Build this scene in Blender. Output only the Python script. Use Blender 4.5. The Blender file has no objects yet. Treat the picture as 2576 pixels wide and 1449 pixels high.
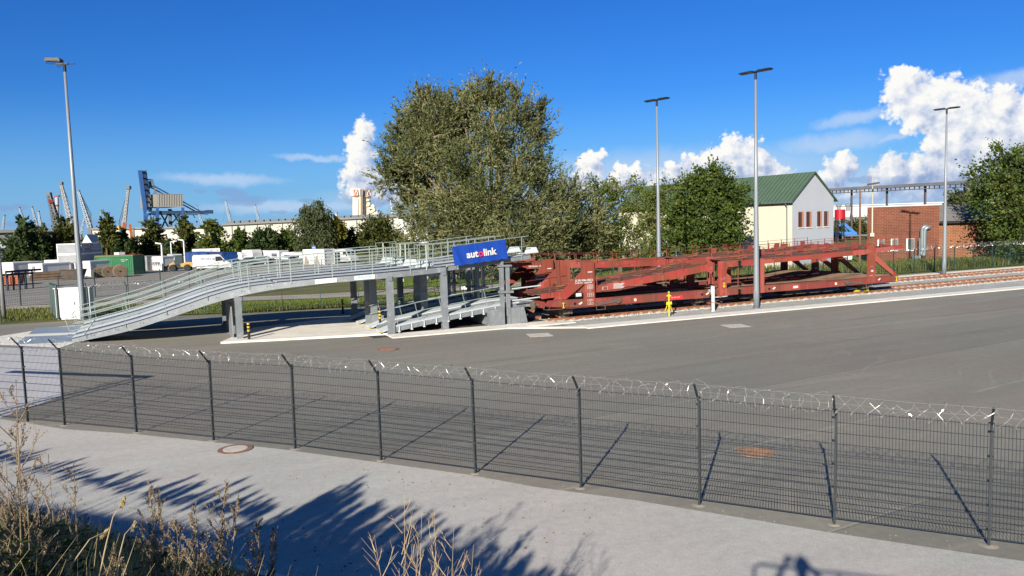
import bpy, math, random
import numpy as np
from mathutils import Vector, Matrix
random.seed(7); RNG = np.random.default_rng(11)
sc = bpy.context.scene
R = math.radians
# ---------------------------------------------------------------- camera
FPX, CX, CY = 1948.6, 1288.0, 724.5          # focal length and centre in a 2576 px wide frame
PITCH, ROLL, CAMH = R(4.7), R(-1.7), 5.34
_f = Vector((0, math.cos(PITCH), -math.sin(PITCH)))
_u0 = Vector((0, math.sin(PITCH), math.cos(PITCH)))
_r0 = Vector((1, 0, 0))
RI = math.cos(ROLL) * _r0 + math.sin(ROLL) * _u0
UP = -math.sin(ROLL) * _r0 + math.cos(ROLL) * _u0
cam_d = bpy.data.cameras.new("camera")
cam = bpy.data.objects.new("camera", cam_d)
sc.collection.objects.link(cam)
cam.matrix_world = Matrix(((RI.x, UP.x, -_f.x, 0), (RI.y, UP.y, -_f.y, 0), (RI.z, UP.z, -_f.z, CAMH), (0, 0, 0, 1)))
cam_d.sensor_width = 36.0
cam_d.lens = 36.0 * FPX / 2576.0
cam_d.clip_start = 0.05
cam_d.clip_end = 6000
sc.camera = cam

def ray(px, py):
    return RI * ((px - CX) / FPX) - UP * ((py - CY) / FPX) + _f
def at(px, py, z=0.0):
    d = ray(px, py); k = (z - CAMH) / d.z
    return Vector((d.x * k, d.y * k, z))
def far(px, py, dist):                        # point on a sight line at a horizontal distance
    d = ray(px, py); k = dist / math.hypot(d.x, d.y)
    return Vector((d.x * k, d.y * k, CAMH + d.z * k))
def height_at(P, py):                         # height above point P that shows at row py
    c = (CY - py) / FPX
    a = Vector((P.x, P.y, -CAMH))
    return (c * a.dot(_f) - a.dot(UP)) / (UP.z - c * _f.z)

# ---------------------------------------------------------------- sun
SUN_AZ, SUN_EL = R(19.6), R(23.4)
SDIR = Vector((math.sin(SUN_AZ) * math.cos(SUN_EL), math.cos(SUN_AZ) * math.cos(SUN_EL), -math.sin(SUN_EL)))
sl = bpy.data.lights.new("sun", 'SUN')
sl.energy = 4.0; sl.angle = R(0.53); sl.color = (1.0, 0.93, 0.83)
so = bpy.data.objects.new("sun", sl); sc.collection.objects.link(so)
so.rotation_euler = SDIR.to_track_quat('-Z', 'Y').to_euler()
so.location = (-30, -60, 60)

# ---------------------------------------------------------------- view
sc.view_settings.view_transform = 'Standard'
sc.view_settings.look = 'None'
sc.view_settings.gamma = 1.0
sc.view_settings.exposure = 1.15

# ---------------------------------------------------------------- sky
W = bpy.data.worlds.new("World"); sc.world = W; W.use_nodes = True
wt = W.node_tree; wt.nodes.clear()
class NT:
    """small helper to chain shader nodes"""
    def __init__(s, tree): s.t = tree
    def n(s, typ, **kw):
        nd = s.t.nodes.new(typ)
        for k, v in kw.items(): setattr(nd, k, v)
        return nd
    def set(s, sock, v):
        if isinstance(v, bpy.types.NodeSocket): s.t.links.new(v, sock)
        else: sock.default_value = v
    def m(s, op, a, b=None, c=None, clamp=False):
        nd = s.n('ShaderNodeMath', operation=op, use_clamp=clamp)
        s.set(nd.inputs[0], a)
        if b is not None: s.set(nd.inputs[1], b)
        if c is not None: s.set(nd.inputs[2], c)
        return nd.outputs[0]
    def v(s, op, a, b=None):
        nd = s.n('ShaderNodeVectorMath', operation=op)
        s.set(nd.inputs[0], a)
        if b is not None: s.set(nd.inputs[1], b)
        return nd.outputs[1] if op in ('LENGTH', 'DOT_PRODUCT', 'DISTANCE') else nd.outputs[0]
    def mix(s, f, a, b, mode='MIX'):
        nd = s.n('ShaderNodeMix', data_type='RGBA', blend_type=mode)
        s.set(nd.inputs[0], f); s.set(nd.inputs[6], a); s.set(nd.inputs[7], b)
        return nd.outputs[2]
    def ss(s, x, lo, hi):
        nd = s.n('ShaderNodeMapRange', interpolation_type='SMOOTHSTEP')
        s.set(nd.inputs[0], x); s.set(nd.inputs[1], lo); s.set(nd.inputs[2], hi)
        return nd.outputs[0]
    def noise(s, vec, scale, detail=4, rough=.55, dist=0.0, col=False):
        nd = s.n('ShaderNodeTexNoise')
        if vec is not None: s.set(nd.inputs['Vector'], vec)
        s.set(nd.inputs['Scale'], scale); s.set(nd.inputs['Detail'], detail)
        s.set(nd.inputs['Roughness'], rough); s.set(nd.inputs['Distortion'], dist)
        return nd.outputs['Color'] if col else nd.outputs['Fac']
    def voro(s, vec, scale, detail=0, rough=.5, feature='SMOOTH_F1', smooth=.6):
        nd = s.n('ShaderNodeTexVoronoi', feature=feature)
        s.set(nd.inputs['Vector'], vec); s.set(nd.inputs['Scale'], scale)
        s.set(nd.inputs['Detail'], detail); s.set(nd.inputs['Roughness'], rough)
        if feature == 'SMOOTH_F1': s.set(nd.inputs['Smoothness'], smooth)
        return nd.outputs['Distance']
    def ramp(s, fac, stops):
        nd = s.n('ShaderNodeValToRGB'); s.set(nd.inputs[0], fac)
        e = nd.color_ramp.elements
        while len(e) < len(stops): e.new(.5)
        for el, (p, c) in zip(e, stops): el.position = p; el.color = (*c, 1) if len(c) == 3 else c
        return nd.outputs[0]

def azel(px, py):
    d = ray(px, py).normalized()
    return math.degrees(math.atan2(d.x, d.y)), math.degrees(math.asin(d.z))
# heaped clouds: (pixel x, pixel y, radius in pixels); positions become directions in the sky
CUMULUS = [
    (2262, 205, 34), (2285, 192, 34), (2360, 218, 40), (2430, 248, 40), (2530, 250, 44), (2590, 262, 44), (2275, 225, 52), (2300, 250, 62), (2350, 250, 66), (2400, 285, 75), (2440, 300, 85), (2525, 290, 70), (2580, 310, 80), (2640, 300, 90),
    (2300, 300, 30), (2410, 355, 72), (2480, 375, 95), (2360, 365, 40), (2560, 400, 100), (2650, 420, 110), (2380, 430, 75), (2300, 425, 48), (2245, 430, 48),
    (2215, 450, 40), (2105, 425, 38), (2118, 405, 30), (2085, 440, 30), (2320, 475, 60), (2440, 480, 80), (2190, 480, 34), (2130, 485, 24), (2540, 490, 80),
    (920, 325, 34), (900, 355, 30), (912, 390, 46), (895, 430, 42), (925, 450, 45), (960, 470, 44), (880, 470, 32), (1000, 490, 36),
    (1840, 365, 40), (1875, 375, 42), (1905, 400, 34), (1800, 395, 34), (1850, 420, 46), (1960, 440, 30), (1930, 450, 34), (1780, 440, 30),
    (1485, 400, 34), (1750, 425, 46), (1700, 445, 40), (1900, 435, 50), (1560, 455, 40), (1640, 460, 42), (1490, 455, 42), (1980, 460, 40), (1510, 385, 20), (1470, 430, 34), (1560, 425, 26), (1600, 430, 28), (1650, 440, 24), (1690, 410, 16),
]
GREY = [(50, 521, 30, 8), (15, 522, 22, 7), (150, 552, 24, 8), (575, 482, 40, 9), (500, 482, 16, 6), (615, 505, 60, 16), (590, 488, 36, 10), (780, 505, 30, 7), (705, 535, 30, 6),
        (2170, 452, 40, 10), (2262, 455, 24, 15), (2400, 470, 50, 14), (1990, 465, 30, 8), (930, 510, 60, 12), (445, 506, 22, 6), (60, 565, 70, 8), (240, 560, 60, 8)]
CIRRUS = [(2150, 297, 105, 20, -7), (2560, 197, 100, 22, 0), (2250, 345, 60, 10, -14), (1700, 440, 520, 75, 0), (2350, 470, 480, 85, 0), (1230, 500, 500, 50, 0), (800, 398, 120, 10, 3), (560, 450, 160, 16, 2), (2100, 360, 160, 30, -4), (760, 520, 300, 18, 0)]

def density_group():
    g = bpy.data.node_groups.new("cumulus", 'ShaderNodeTree')
    g.interface.new_socket("P", in_out='INPUT', socket_type='NodeSocketVector')
    g.interface.new_socket("D", in_out='OUTPUT', socket_type='NodeSocketFloat')
    t = NT(g); gi = t.n('NodeGroupInput'); go = t.n('NodeGroupOutput')
    P = gi.outputs[0]
    w = t.noise(P, .9, 5, .6, col=True)
    w = t.v('SUBTRACT', w, (.5, .5, .5)); w = t.v('MULTIPLY', w, (1.5, 1.3, 0))
    Q = t.v('ADD', P, w)
    acc = None
    for (x, y, r) in CUMULUS:
        a, e = azel(x, y + 6); rd = r * 1.34 / 34.0
        d = t.v('DISTANCE', Q, (a, e, 0))
        k = t.m('MULTIPLY_ADD', d, -1 / rd, 1.0)
        acc = k if acc is None else t.m('SMOOTH_MAX', acc, k, .18)
    b1 = t.voro(P, 1.15, 2.5, .55, smooth=.5)
    b2 = t.noise(P, 3.2, 6, .62)
    b3 = t.voro(P, 3.4, 1.5, .5, smooth=.4)
    o = t.m('ADD', acc, t.m('MULTIPLY', t.m('SUBTRACT', .40, b1), .42))
    o = t.m('ADD', o, t.m('MULTIPLY', t.m('SUBTRACT', b2, .5), .36))
    o = t.m('ADD', o, t.m('MULTIPLY', t.m('SUBTRACT', .40, b3), .13))
    t.set(go.inputs[0], o)
    return g
def build_world():
    t = NT(wt)
    tc = t.n('ShaderNodeTexCoord').outputs['Generated']
    sep = t.n('ShaderNodeSeparateXYZ'); t.set(sep.inputs[0], tc)
    az = t.m('MULTIPLY', t.m('ARCTAN2', sep.outputs[0], sep.outputs[1]), 180 / math.pi)
    el = t.m('MULTIPLY', t.m('ARCSINE', sep.outputs[2]), 180 / math.pi)
    cb = t.n('ShaderNodeCombineXYZ'); t.set(cb.inputs[0], az); t.set(cb.inputs[1], el)
    P = cb.outputs[0]
    sky = t.n('ShaderNodeTexSky', sky_type='NISHITA', sun_disc=False, sun_elevation=SUN_EL, sun_rotation=SUN_AZ + math.pi,
              air_density=1.0, dust_density=.25, ozone_density=2.2)
    hs = t.n('ShaderNodeHueSaturation'); t.set(hs.inputs['Saturation'], 1.28); t.set(hs.inputs['Value'], 1.0); t.set(hs.inputs['Color'], sky.outputs[0])
    base = t.mix(1.0, hs.outputs[0], (.165, .408, .80, 1), 'MULTIPLY')
    up = t.m('MAXIMUM', t.ss(el, 17.0, 38.0), t.ss(t.m('ABSOLUTE', az), 50.0, 100.0))
    base2 = t.mix(up, base, t.mix(1.0, hs.outputs[0], (.24, .42, .66, 1), 'MULTIPLY'))     # paler towards the sun side and overhead
    # heaped clouds, lit from the upper left by the low sun
    G = density_group()
    def dens(off):
        nd = t.n('ShaderNodeGroup'); nd.node_tree = G
        t.set(nd.inputs[0], t.v('ADD', P, off)); return nd.outputs[0]
    d0 = dens((0, 0, 0)); d1 = dens((-.42, .5, 0))
    alpha = t.m('MULTIPLY', t.ss(d0, -.07, .20), t.m('MULTIPLY_ADD', t.ss(el, .4, 3.2), .45, .55))
    lit = t.m('MULTIPLY_ADD', t.m('SUBTRACT', d0, d1), .62, .56)
    low = t.ss(el, .0, 6.0)
    lit = t.m('ADD', lit, t.m('MULTIPLY', t.m('SUBTRACT', t.noise(P, .75, 4, .55), .5), 1.1))
    lit = t.m('ADD', lit, t.m('MULTIPLY', t.m('SUBTRACT', low, .72), .45), clamp=True)
    ccol = t.ramp(lit, [(0.0, (1.7, 2.3, 4.0)), (.28, (2.9, 3.5, 4.9)), (.55, (5.0, 5.3, 6.0)), (.85, (7.0, 6.9, 6.6))])
    # veils and thin bands
    def band(lst, warp, sc_):
        acc = None
        wv = t.v('MULTIPLY', t.v('SUBTRACT', t.noise(P, sc_, 5, .6, col=True), (.5, .5, .5)), warp)
        Q = t.v('ADD', P, wv)
        for it in lst:
            x, y, rx, ry = it[:4]; an = it[4] if len(it) > 4 else 0
            a, e = azel(x, y)
            dd = t.v('SUBTRACT', Q, (a, e, 0))
            if an:
                rt = t.n('ShaderNodeVectorRotate', rotation_type='Z_AXIS'); t.set(rt.inputs['Vector'], dd); t.set(rt.inputs['Angle'], R(an)); dd = rt.outputs[0]
            dd = t.v('MULTIPLY', dd, (34 / rx, 34 / ry, 0))
            k = t.m('SUBTRACT', 1.0, t.v('LENGTH', dd))
            acc = k if acc is None else t.m('MAXIMUM', acc, k)
        return acc
    ci = band(CIRRUS, (2.4, .9, 0), .8)
    cia = t.m('MULTIPLY', t.ss(ci, -.15, .75), .62)
    gr = band(GREY, (1.4, .5, 0), 1.6)
    gra = t.m('MULTIPLY', t.ss(gr, -.05, .5), .55)
    # pale air low over the horizon
    hz = t.m('MULTIPLY', t.m('SUBTRACT', 1.0, t.ss(el, -2.0, 10.0)), .80)
    col = t.mix(hz, base, (1.75, 3.5, 6.0, 1))
    col = t.mix(cia, col, (4.0, 4.9, 6.3, 1))
    col = t.mix(t.m('MULTIPLY', alpha, .97), col, ccol)
    col = t.mix(gra, col, (1.7, 2.5, 4.4, 1))
    bg = t.n('ShaderNodeBackground'); t.set(bg.inputs[0], col); t.set(bg.inputs[1], .0645)
    bg0 = t.n('ShaderNodeBackground'); t.set(bg0.inputs[0], base2); t.set(bg0.inputs[1], .0645)
    # only the clear half of the sky is free of clouds: front sector has them
    zone = t.m('MULTIPLY', t.m('LESS_THAN', t.m('ABSOLUTE', az), 44.0), t.m('MULTIPLY', t.m('LESS_THAN', el, 14.5), t.m('GREATER_THAN', el, -1.5)))
    mx = t.n('ShaderNodeMixShader'); t.set(mx.inputs[0], zone); wt.links.new(bg0.outputs[0], mx.inputs[1]); wt.links.new(bg.outputs[0], mx.inputs[2])
    out = t.n('ShaderNodeOutputWorld'); wt.links.new(mx.outputs[0], out.inputs[0])
build_world()
W.cycles.sampling_method = 'MANUAL'; W.cycles.sample_map_resolution = 512

# ================================================================ helpers
C = sc.collection
def tag(o, label=None, cat=None, group=None, kind=None):
    if label: o['label'] = label
    if cat: o['category'] = cat
    if group: o['group'] = group
    if kind: o['kind'] = kind
    return o
def thing(name, label, cat, loc=(0, 0, 0), rz=0.0, group=None):
    o = bpy.data.objects.new(name, None); C.objects.link(o)
    o.location = loc; o.rotation_euler = (0, 0, rz); o.empty_display_size = .2
    return tag(o, label, cat, group)
def copy_tree(o, parent=None):
    c = o.copy(); C.objects.link(c)
    if parent: c.parent = parent
    for ch in list(o.children): copy_tree(ch, c)
    return c
def V3(p): return Vector(p)
class MB:
    """collects faces for ONE mesh"""
    def __init__(s): s.v = []; s.f = []; s.mi = []; s.m = 0
    def add(s, vs, fs):
        b = len(s.v); s.v += [tuple(p) for p in vs]; s.f += [tuple(b + i for i in f) for f in fs]; s.mi += [s.m] * len(fs); return s
    def box(s, x0, x1, y0, y1, z0, z1):
        return s.add([(x0, y0, z0), (x1, y0, z0), (x1, y1, z0), (x0, y1, z0), (x0, y0, z1), (x1, y0, z1), (x1, y1, z1), (x0, y1, z1)],
                     [(3, 2, 1, 0), (4, 5, 6, 7), (0, 1, 5, 4), (1, 2, 6, 5), (2, 3, 7, 6), (3, 0, 4, 7)])
    def beam(s, p0, p1, w, h=None, up=(0, 0, 1)):
        p0, p1 = V3(p0), V3(p1); h = h or w; d = (p1 - p0)
        if d.length < 1e-6: return s
        d.normalize(); u = V3(up)
        sd = d.cross(u)
        if sd.length < 1e-3: sd = d.cross(V3((1, 0, 0)))
        sd.normalize(); u = sd.cross(d)
        a, b = sd * (w / 2), u * (h / 2)
        return s.add([p0 - a - b, p0 + a - b, p0 + a + b, p0 - a + b, p1 - a - b, p1 + a - b, p1 + a + b, p1 - a + b],
                     [(0, 1, 2, 3), (7, 6, 5, 4), (4, 5, 1, 0), (5, 6, 2, 1), (6, 7, 3, 2), (7, 4, 0, 3)])
    def tube(s, pts, r, n=6, cap=True):
        pts = [V3(p) for p in pts]; k = len(pts); rs = r if isinstance(r, (list, tuple)) else [r] * k
        vs = []; prev = None
        for i, p in enumerate(pts):
            d = (pts[min(i + 1, k - 1)] - pts[max(i - 1, 0)])
            if d.length < 1e-9: d = V3((0, 0, 1))
            d.normalize()
            if prev is None:
                a = d.cross(V3((0, 0, 1)))
                if a.length < .05: a = d.cross(V3((1, 0, 0)))
            else:
                a = prev - d * prev.dot(d)
            a.normalize(); prev = a; b = d.cross(a)
            for j in range(n):
                t = 2 * math.pi * j / n
                vs.append(p + (a * math.cos(t) + b * math.sin(t)) * rs[i])
        fs = []
        for i in range(k - 1):
            for j in range(n):
                j2 = (j + 1) % n
                fs.append((i * n + j, i * n + j2, (i + 1) * n + j2, (i + 1) * n + j))
        if cap:
            fs.append(tuple(range(n - 1, -1, -1))); fs.append(tuple((k - 1) * n + j for j in range(n)))
        return s.add(vs, fs)
    def cyl(s, p0, p1, r, n=12, r1=None): return s.tube([p0, p1], [r, r if r1 is None else r1], n)
    def prism(s, poly, vec):
        vec = V3(vec); n = len(poly); a = [V3(p) for p in poly]; b = [p + vec for p in a]
        return s.add(a + b, [tuple(range(n - 1, -1, -1)), tuple(range(n, 2 * n))] + [(i, (i + 1) % n, n + (i + 1) % n, n + i) for i in range(n)])
    def poly(s, pts): return s.add(pts, [tuple(range(len(pts)))])
    def lathe(s, prof, n=16, c=(0, 0)):
        vs = []; k = len(prof)
        for (r, z) in prof:
            for j in range(n):
                t = 2 * math.pi * j / n; vs.append((c[0] + r * math.cos(t), c[1] + r * math.sin(t), z))
        fs = [(i * n + j, i * n + (j + 1) % n, (i + 1) * n + (j + 1) % n, (i + 1) * n + j) for i in range(k - 1) for j in range(n)]
        fs.append(tuple(range(n - 1, -1, -1))); fs.append(tuple((k - 1) * n + j for j in range(n)))
        return s.add(vs, fs)
    def build(s, name, mats, parent=None, smooth=False, world=False):
        if not isinstance(mats, (list, tuple)): mats = [mats]
        off = parent.location if (parent is not None and world) else Vector((0, 0, 0))
        me = bpy.data.meshes.new(name)
        me.from_pydata([(p[0] - off.x, p[1] - off.y, p[2] - off.z) for p in s.v], [], s.f)
        for m in mats: me.materials.append(m)
        if len(mats) > 1: me.polygons.foreach_set('material_index', s.mi)
        if smooth: me.polygons.foreach_set('use_smooth', [True] * len(me.polygons))
        me.update()
        o = bpy.data.objects.new(name, me); C.objects.link(o)
        if parent is not None: o.parent = parent
        return o
def loc_mesh(o, loc, rz=0): o.location = loc; o.rotation_euler = (0, 0, rz); return o

def text_mesh(name, body, size, mtl, parent, M, bold=.0, ext=.003, align='CENTER', sx=1.0):
    """flat lettering: M maps text plane (x right, y up) into the parent's space"""
    cu = bpy.data.curves.new(name, 'FONT'); cu.body = body; cu.size = size; cu.align_x = align; cu.align_y = 'CENTER'
    cu.offset = bold; cu.extrude = ext; cu.resolution_u = 3
    ob = bpy.data.objects.new("text_source", cu); C.objects.link(ob)
    dg = bpy.context.evaluated_depsgraph_get(); dg.update()
    me = bpy.data.meshes.new_from_object(ob.evaluated_get(dg))
    bpy.data.objects.remove(ob); bpy.data.curves.remove(cu)
    me.transform(Matrix.Diagonal((sx, 1, 1, 1))); me.transform(M); me.name = name
    me.materials.clear(); me.materials.append(mtl)
    o = bpy.data.objects.new(name, me); C.objects.link(o)
    if parent is not None: o.parent = parent
    return o
def plane_mat(o, x, y, n=None):
    x, y = V3(x).normalized(), V3(y).normalized(); n = x.cross(y)
    return Matrix(((x.x, y.x, n.x, o[0]), (x.y, y.y, n.y, o[1]), (x.z, y.z, n.z, o[2]), (0, 0, 0, 1)))

# ================================================================ materials
def new_mat(name):
    m = bpy.data.materials.new(name); m.use_nodes = True; t = NT(m.node_tree)
    b = m.node_tree.nodes['Principled BSDF']; return m, t, b
def coords(t, kind='Object'): return t.n('ShaderNodeTexCoord').outputs[kind]
def scl(c, k): return (min(1, c[0] * k), min(1, c[1] * k), min(1, c[2] * k), 1)
_mc = {}
def mat(name, col, rough=.65, metal=0.0, var=.14, scale=1.2, bump=0.0, bscale=25, dirt=None, dirt_amt=.35, spec=.5):
    if name in _mc: return _mc[name]
    m, t, b = new_mat(name); P = coords(t)
    n1 = t.noise(P, scale, 6, .62); n2 = t.noise(P, scale * 9, 3, .6)
    f = t.m('ADD', t.m('MULTIPLY', n1, .75), t.m('MULTIPLY', n2, .25))
    f = t.ss(f, .3, .7)
    c = t.mix(f, scl(col, 1 - var), scl(col, 1 + var))
    if dirt:
        d = t.ss(t.noise(P, scale * 2.3, 7, .7), .52, .70)
        c = t.mix(t.m('MULTIPLY', d, dirt_amt), c, (*dirt, 1))
    t.set(b.inputs['Base Color'], c)
    t.set(b.inputs['Roughness'], t.m('MULTIPLY_ADD', n2, .25, rough - .12)); b.inputs['Metallic'].default_value = metal
    b.inputs['Specular IOR Level'].default_value = spec
    if bump:
        bp = t.n('ShaderNodeBump'); bp.inputs['Strength'].default_value = bump; bp.inputs['Distance'].default_value = .02
        t.set(bp.inputs['Height'], t.noise(P, bscale, 4, .6)); t.set(b.inputs['Normal'], bp.outputs[0])
    _mc[name] = m; return m
def corr_mat(name, col, pitch=.28, axis=0, var=.1, rough=.55, dirt=(.25, .17, .1)):
    """ribbed sheet: bump waves along one local axis"""
    m, t, b = new_mat(name); P = coords(t)
    sp = t.n('ShaderNodeSeparateXYZ'); t.set(sp.inputs[0], P)
    w = t.m('SINE', t.m('MULTIPLY', sp.outputs[axis], 2 * math.pi / pitch))
    w = t.ss(w, -.4, .4)
    bp = t.n('ShaderNodeBump'); bp.inputs['Strength'].default_value = .9; bp.inputs['Distance'].default_value = .05
    t.set(bp.inputs['Height'], w); t.set(b.inputs['Normal'], bp.outputs[0])
    n1 = t.noise(P, .9, 6, .6); c = t.mix(t.ss(n1, .3, .7), scl(col, 1 - var), scl(col, 1 + var))
    d = t.ss(t.noise(P, 2.2, 7, .7), .58, .72); c = t.mix(t.m('MULTIPLY', d, .35), c, (*dirt, 1))
    t.set(b.inputs['Base Color'], c); b.inputs['Roughness'].default_value = rough
    return m
def leaf_mat(name, cols, trans=.28, scale=.35):
    m, t, b = new_mat(name); nt = m.node_tree
    g = t.n('ShaderNodeNewGeometry'); rnd = g.outputs['Random Per Island']
    n = t.noise(coords(t), scale, 3, .6)
    f = t.m('ADD', t.m('MULTIPLY', rnd, .6), t.m('MULTIPLY', t.ss(n, .3, .7), .4))
    k = len(cols) - 1
    c = t.ramp(f, [(i / k, cc) for i, cc in enumerate(cols)])
    t.set(b.inputs['Base Color'], c); b.inputs['Roughness'].default_value = .62; b.inputs['Specular IOR Level'].default_value = .25
    tr = t.n('ShaderNodeBsdfTranslucent'); t.set(tr.inputs[0], t.mix(1.0, c, (1.25, 1.3, .6, 1), 'MULTIPLY'))
    mx = t.n('ShaderNodeMixShader'); mx.inputs[0].default_value = trans
    nt.links.new(b.outputs[0], mx.inputs[1]); nt.links.new(tr.outputs[0], mx.inputs[2])
    nt.links.new(mx.outputs[0], nt.nodes['Material Output'].inputs[0]); return m
def asphalt_mat(name, base, warm, fine, patch=.06, streak=True):
    m, t, b = new_mat(name); P = coords(t)
    st = t.v('MULTIPLY', P, (1, 1, 1))
    rt = t.n('ShaderNodeVectorRotate', rotation_type='Z_AXIS'); t.set(rt.inputs['Vector'], P); rt.inputs['Angle'].default_value = R(-24)
    Q = t.v('MULTIPLY', rt.outputs[0], (.22, 1.6, 1))
    big = t.noise(P, patch, 5, .6); strk = t.noise(Q, .55, 6, .62); gr = t.noise(P, fine, 2, .7)
    f = t.ss(t.m('ADD', t.m('MULTIPLY', big, .55), t.m('MULTIPLY', strk, .45)), .36, .64)
    c = t.mix(f, (*base, 1), (*warm, 1))
    c = t.mix(t.m('MULTIPLY', t.ss(gr, .35, .75), .45), c, scl(warm, 1.35))
    hue = t.ss(t.noise(P, .11, 4, .6), .42, .58)
    c = t.mix(1.0, c, t.mix(hue, (.985, 1.015, 1.0, 1), (1.02, .99, .975, 1)), 'MULTIPLY')
    mid = t.noise(P, 5.0, 5, .7)
    c = t.mix(1.0, c, t.mix(t.ss(mid, .3, .7), (.92, .92, .92, 1), (1.07, 1.07, 1.06, 1)), 'MULTIPLY')
    st_ = t.ss(t.noise(P, .9, 6, .7), .62, .74)
    c = t.mix(t.m('MULTIPLY', st_, .30), c, scl(base, .70))
    if streak:      # paving lanes with seams, tyre marks
        r2 = t.n('ShaderNodeVectorRotate', rotation_type='Z_AXIS'); t.set(r2.inputs['Vector'], P); r2.inputs['Angle'].default_value = R(-30)
        sy = t.n('ShaderNodeSeparateXYZ'); t.set(sy.inputs[0], r2.outputs[0])
        yy = t.m('MULTIPLY', t.m('ADD', sy.outputs[1], t.m('MULTIPLY', t.noise(P, .15, 2), .5)), 1 / 4.3)
        wn = t.n('ShaderNodeTexWhiteNoise', noise_dimensions='1D'); t.set(wn.inputs['W'], t.m('FLOOR', yy))
        c = t.mix(1.0, c, t.mix(wn.outputs[0], (.93, .93, .93, 1), (1.07, 1.06, 1.05, 1)), 'MULTIPLY')
        fr = t.m('ABSOLUTE', t.m('SUBTRACT', t.m('FRACT', yy), .5))
        sm = t.m('MULTIPLY', t.m('GREATER_THAN', fr, .488), t.ss(t.noise(P, .25, 3), .38, .55))
        c = t.mix(t.m('MULTIPLY', sm, .38), c, t.mix(t.m('GREATER_THAN', wn.outputs[0], .5), scl(base, .6), scl(warm, 1.7)))
        sw = t.noise(t.v('ADD', P, t.v('MULTIPLY', t.noise(P, .06, 2, .5, col=True), (22, 22, 0))), .5, 1, .4)
        tyre = t.m('MULTIPLY', t.m('LESS_THAN', t.m('ABSOLUTE', t.m('SUBTRACT', sw, .5)), .012), t.ss(t.noise(P, .09, 3), .45, .6))
        c = t.mix(t.m('MULTIPLY', tyre, .22), c, scl(warm, 1.4))
        s2 = t.v('MULTIPLY', rt.outputs[0], (.05, .9, 1)); k = t.noise(s2, 1.3, 4, .5)
        c = t.mix(t.m('MULTIPLY', t.ss(k, .60, .68), .30), c, scl(base, .62))
        k2 = t.noise(t.v('ADD', s2, (7, 3, 1)), 1.1, 5, .55)
        c = t.mix(t.m('MULTIPLY', t.ss(k2, .62, .72), .28), c, scl(warm, 1.5))
    t.set(b.inputs['Base Color'], c); b.inputs['Roughness'].default_value = .88; b.inputs['Specular IOR Level'].default_value = .3
    bp = t.n('ShaderNodeBump'); bp.inputs['Strength'].default_value = .35; bp.inputs['Distance'].default_value = .01
    t.set(bp.inputs['Height'], t.noise(P, fine * 1.6, 3, .7)); t.set(b.inputs['Normal'], bp.outputs[0])
    return m
def ground_mix(name, a, b2, c3, scale, fine):
    m, t, b = new_mat(name); P = coords(t)
    n1 = t.noise(P, scale, 6, .65); n2 = t.noise(P, fine, 4, .7)
    c = t.mix(t.ss(n1, .38, .62), (*a, 1), (*b2, 1)); c = t.mix(t.m('MULTIPLY', t.ss(n2, .45, .75), .6), c, (*c3, 1))
    t.set(b.inputs['Base Color'], c); b.inputs['Roughness'].default_value = .95; b.inputs['Specular IOR Level'].default_value = .1
    bp = t.n('ShaderNodeBump'); bp.inputs['Strength'].default_value = .8; bp.inputs['Distance'].default_value = .06
    t.set(bp.inputs['Height'], n2); t.set(b.inputs['Normal'], bp.outputs[0]); return m
def paint_steel(name, col, faded, rust, patch=1.3, dark=(.10, .045, .03)):
    """old painted steel: touched-up oblong patches, fading and rust"""
    m, t, b = new_mat(name); P = coords(t)
    sp = t.n('ShaderNodeSeparateXYZ'); t.set(sp.inputs[0], P)
    cell = t.m('FLOOR', t.m('MULTIPLY', t.m('ADD', sp.outputs[0], t.m('MULTIPLY', t.noise(t.v('MULTIPLY', P, (1, 0, 0)), .35, 2), 3.0)), 1 / patch))
    wn = t.n('ShaderNodeTexWhiteNoise', noise_dimensions='1D'); t.set(wn.inputs['W'], cell)
    c = t.mix(t.ss(wn.outputs[0], .25, .9), scl(col, .86), scl(col, 1.12))
    c = t.mix(t.m('MULTIPLY', t.ss(wn.outputs[0], .60, .64), .62), c, (*rust, 1)); c = t.mix(t.m('MULTIPLY', t.m('LESS_THAN', wn.outputs[0], .14), .45), c, (*faded, 1))
    c = t.mix(t.m('MULTIPLY', t.ss(t.noise(P, .8, 6, .65), .52, .72), .6), c, (*faded, 1))
    c = t.mix(t.m('MULTIPLY', t.ss(t.noise(t.v('MULTIPLY', P, (1, 1, .45)), 2.6, 7, .72), .55, .68), .75), c, (*rust, 1))
    c = t.mix(t.m('MULTIPLY', t.ss(t.noise(P, 1.4, 3, .5), .69, .73), .8), c, (*dark, 1))
    sk = t.noise(t.v('MULTIPLY', P, (7, 7, .5)), 1.0, 5, .65)
    c = t.mix(t.m('MULTIPLY', t.ss(sk, .54, .70), .50), c, scl(rust, .75)); c = t.mix(t.m('MULTIPLY', t.ss(t.noise(t.v('MULTIPLY', P, (5, 5, .4)), 1.0, 4, .6), .56, .70), .35), c, (*faded, 1))
    t.set(b.inputs['Base Color'], c); b.inputs['Roughness'].default_value = .80; b.inputs['Specular IOR Level'].default_value = .2
    return m
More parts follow.
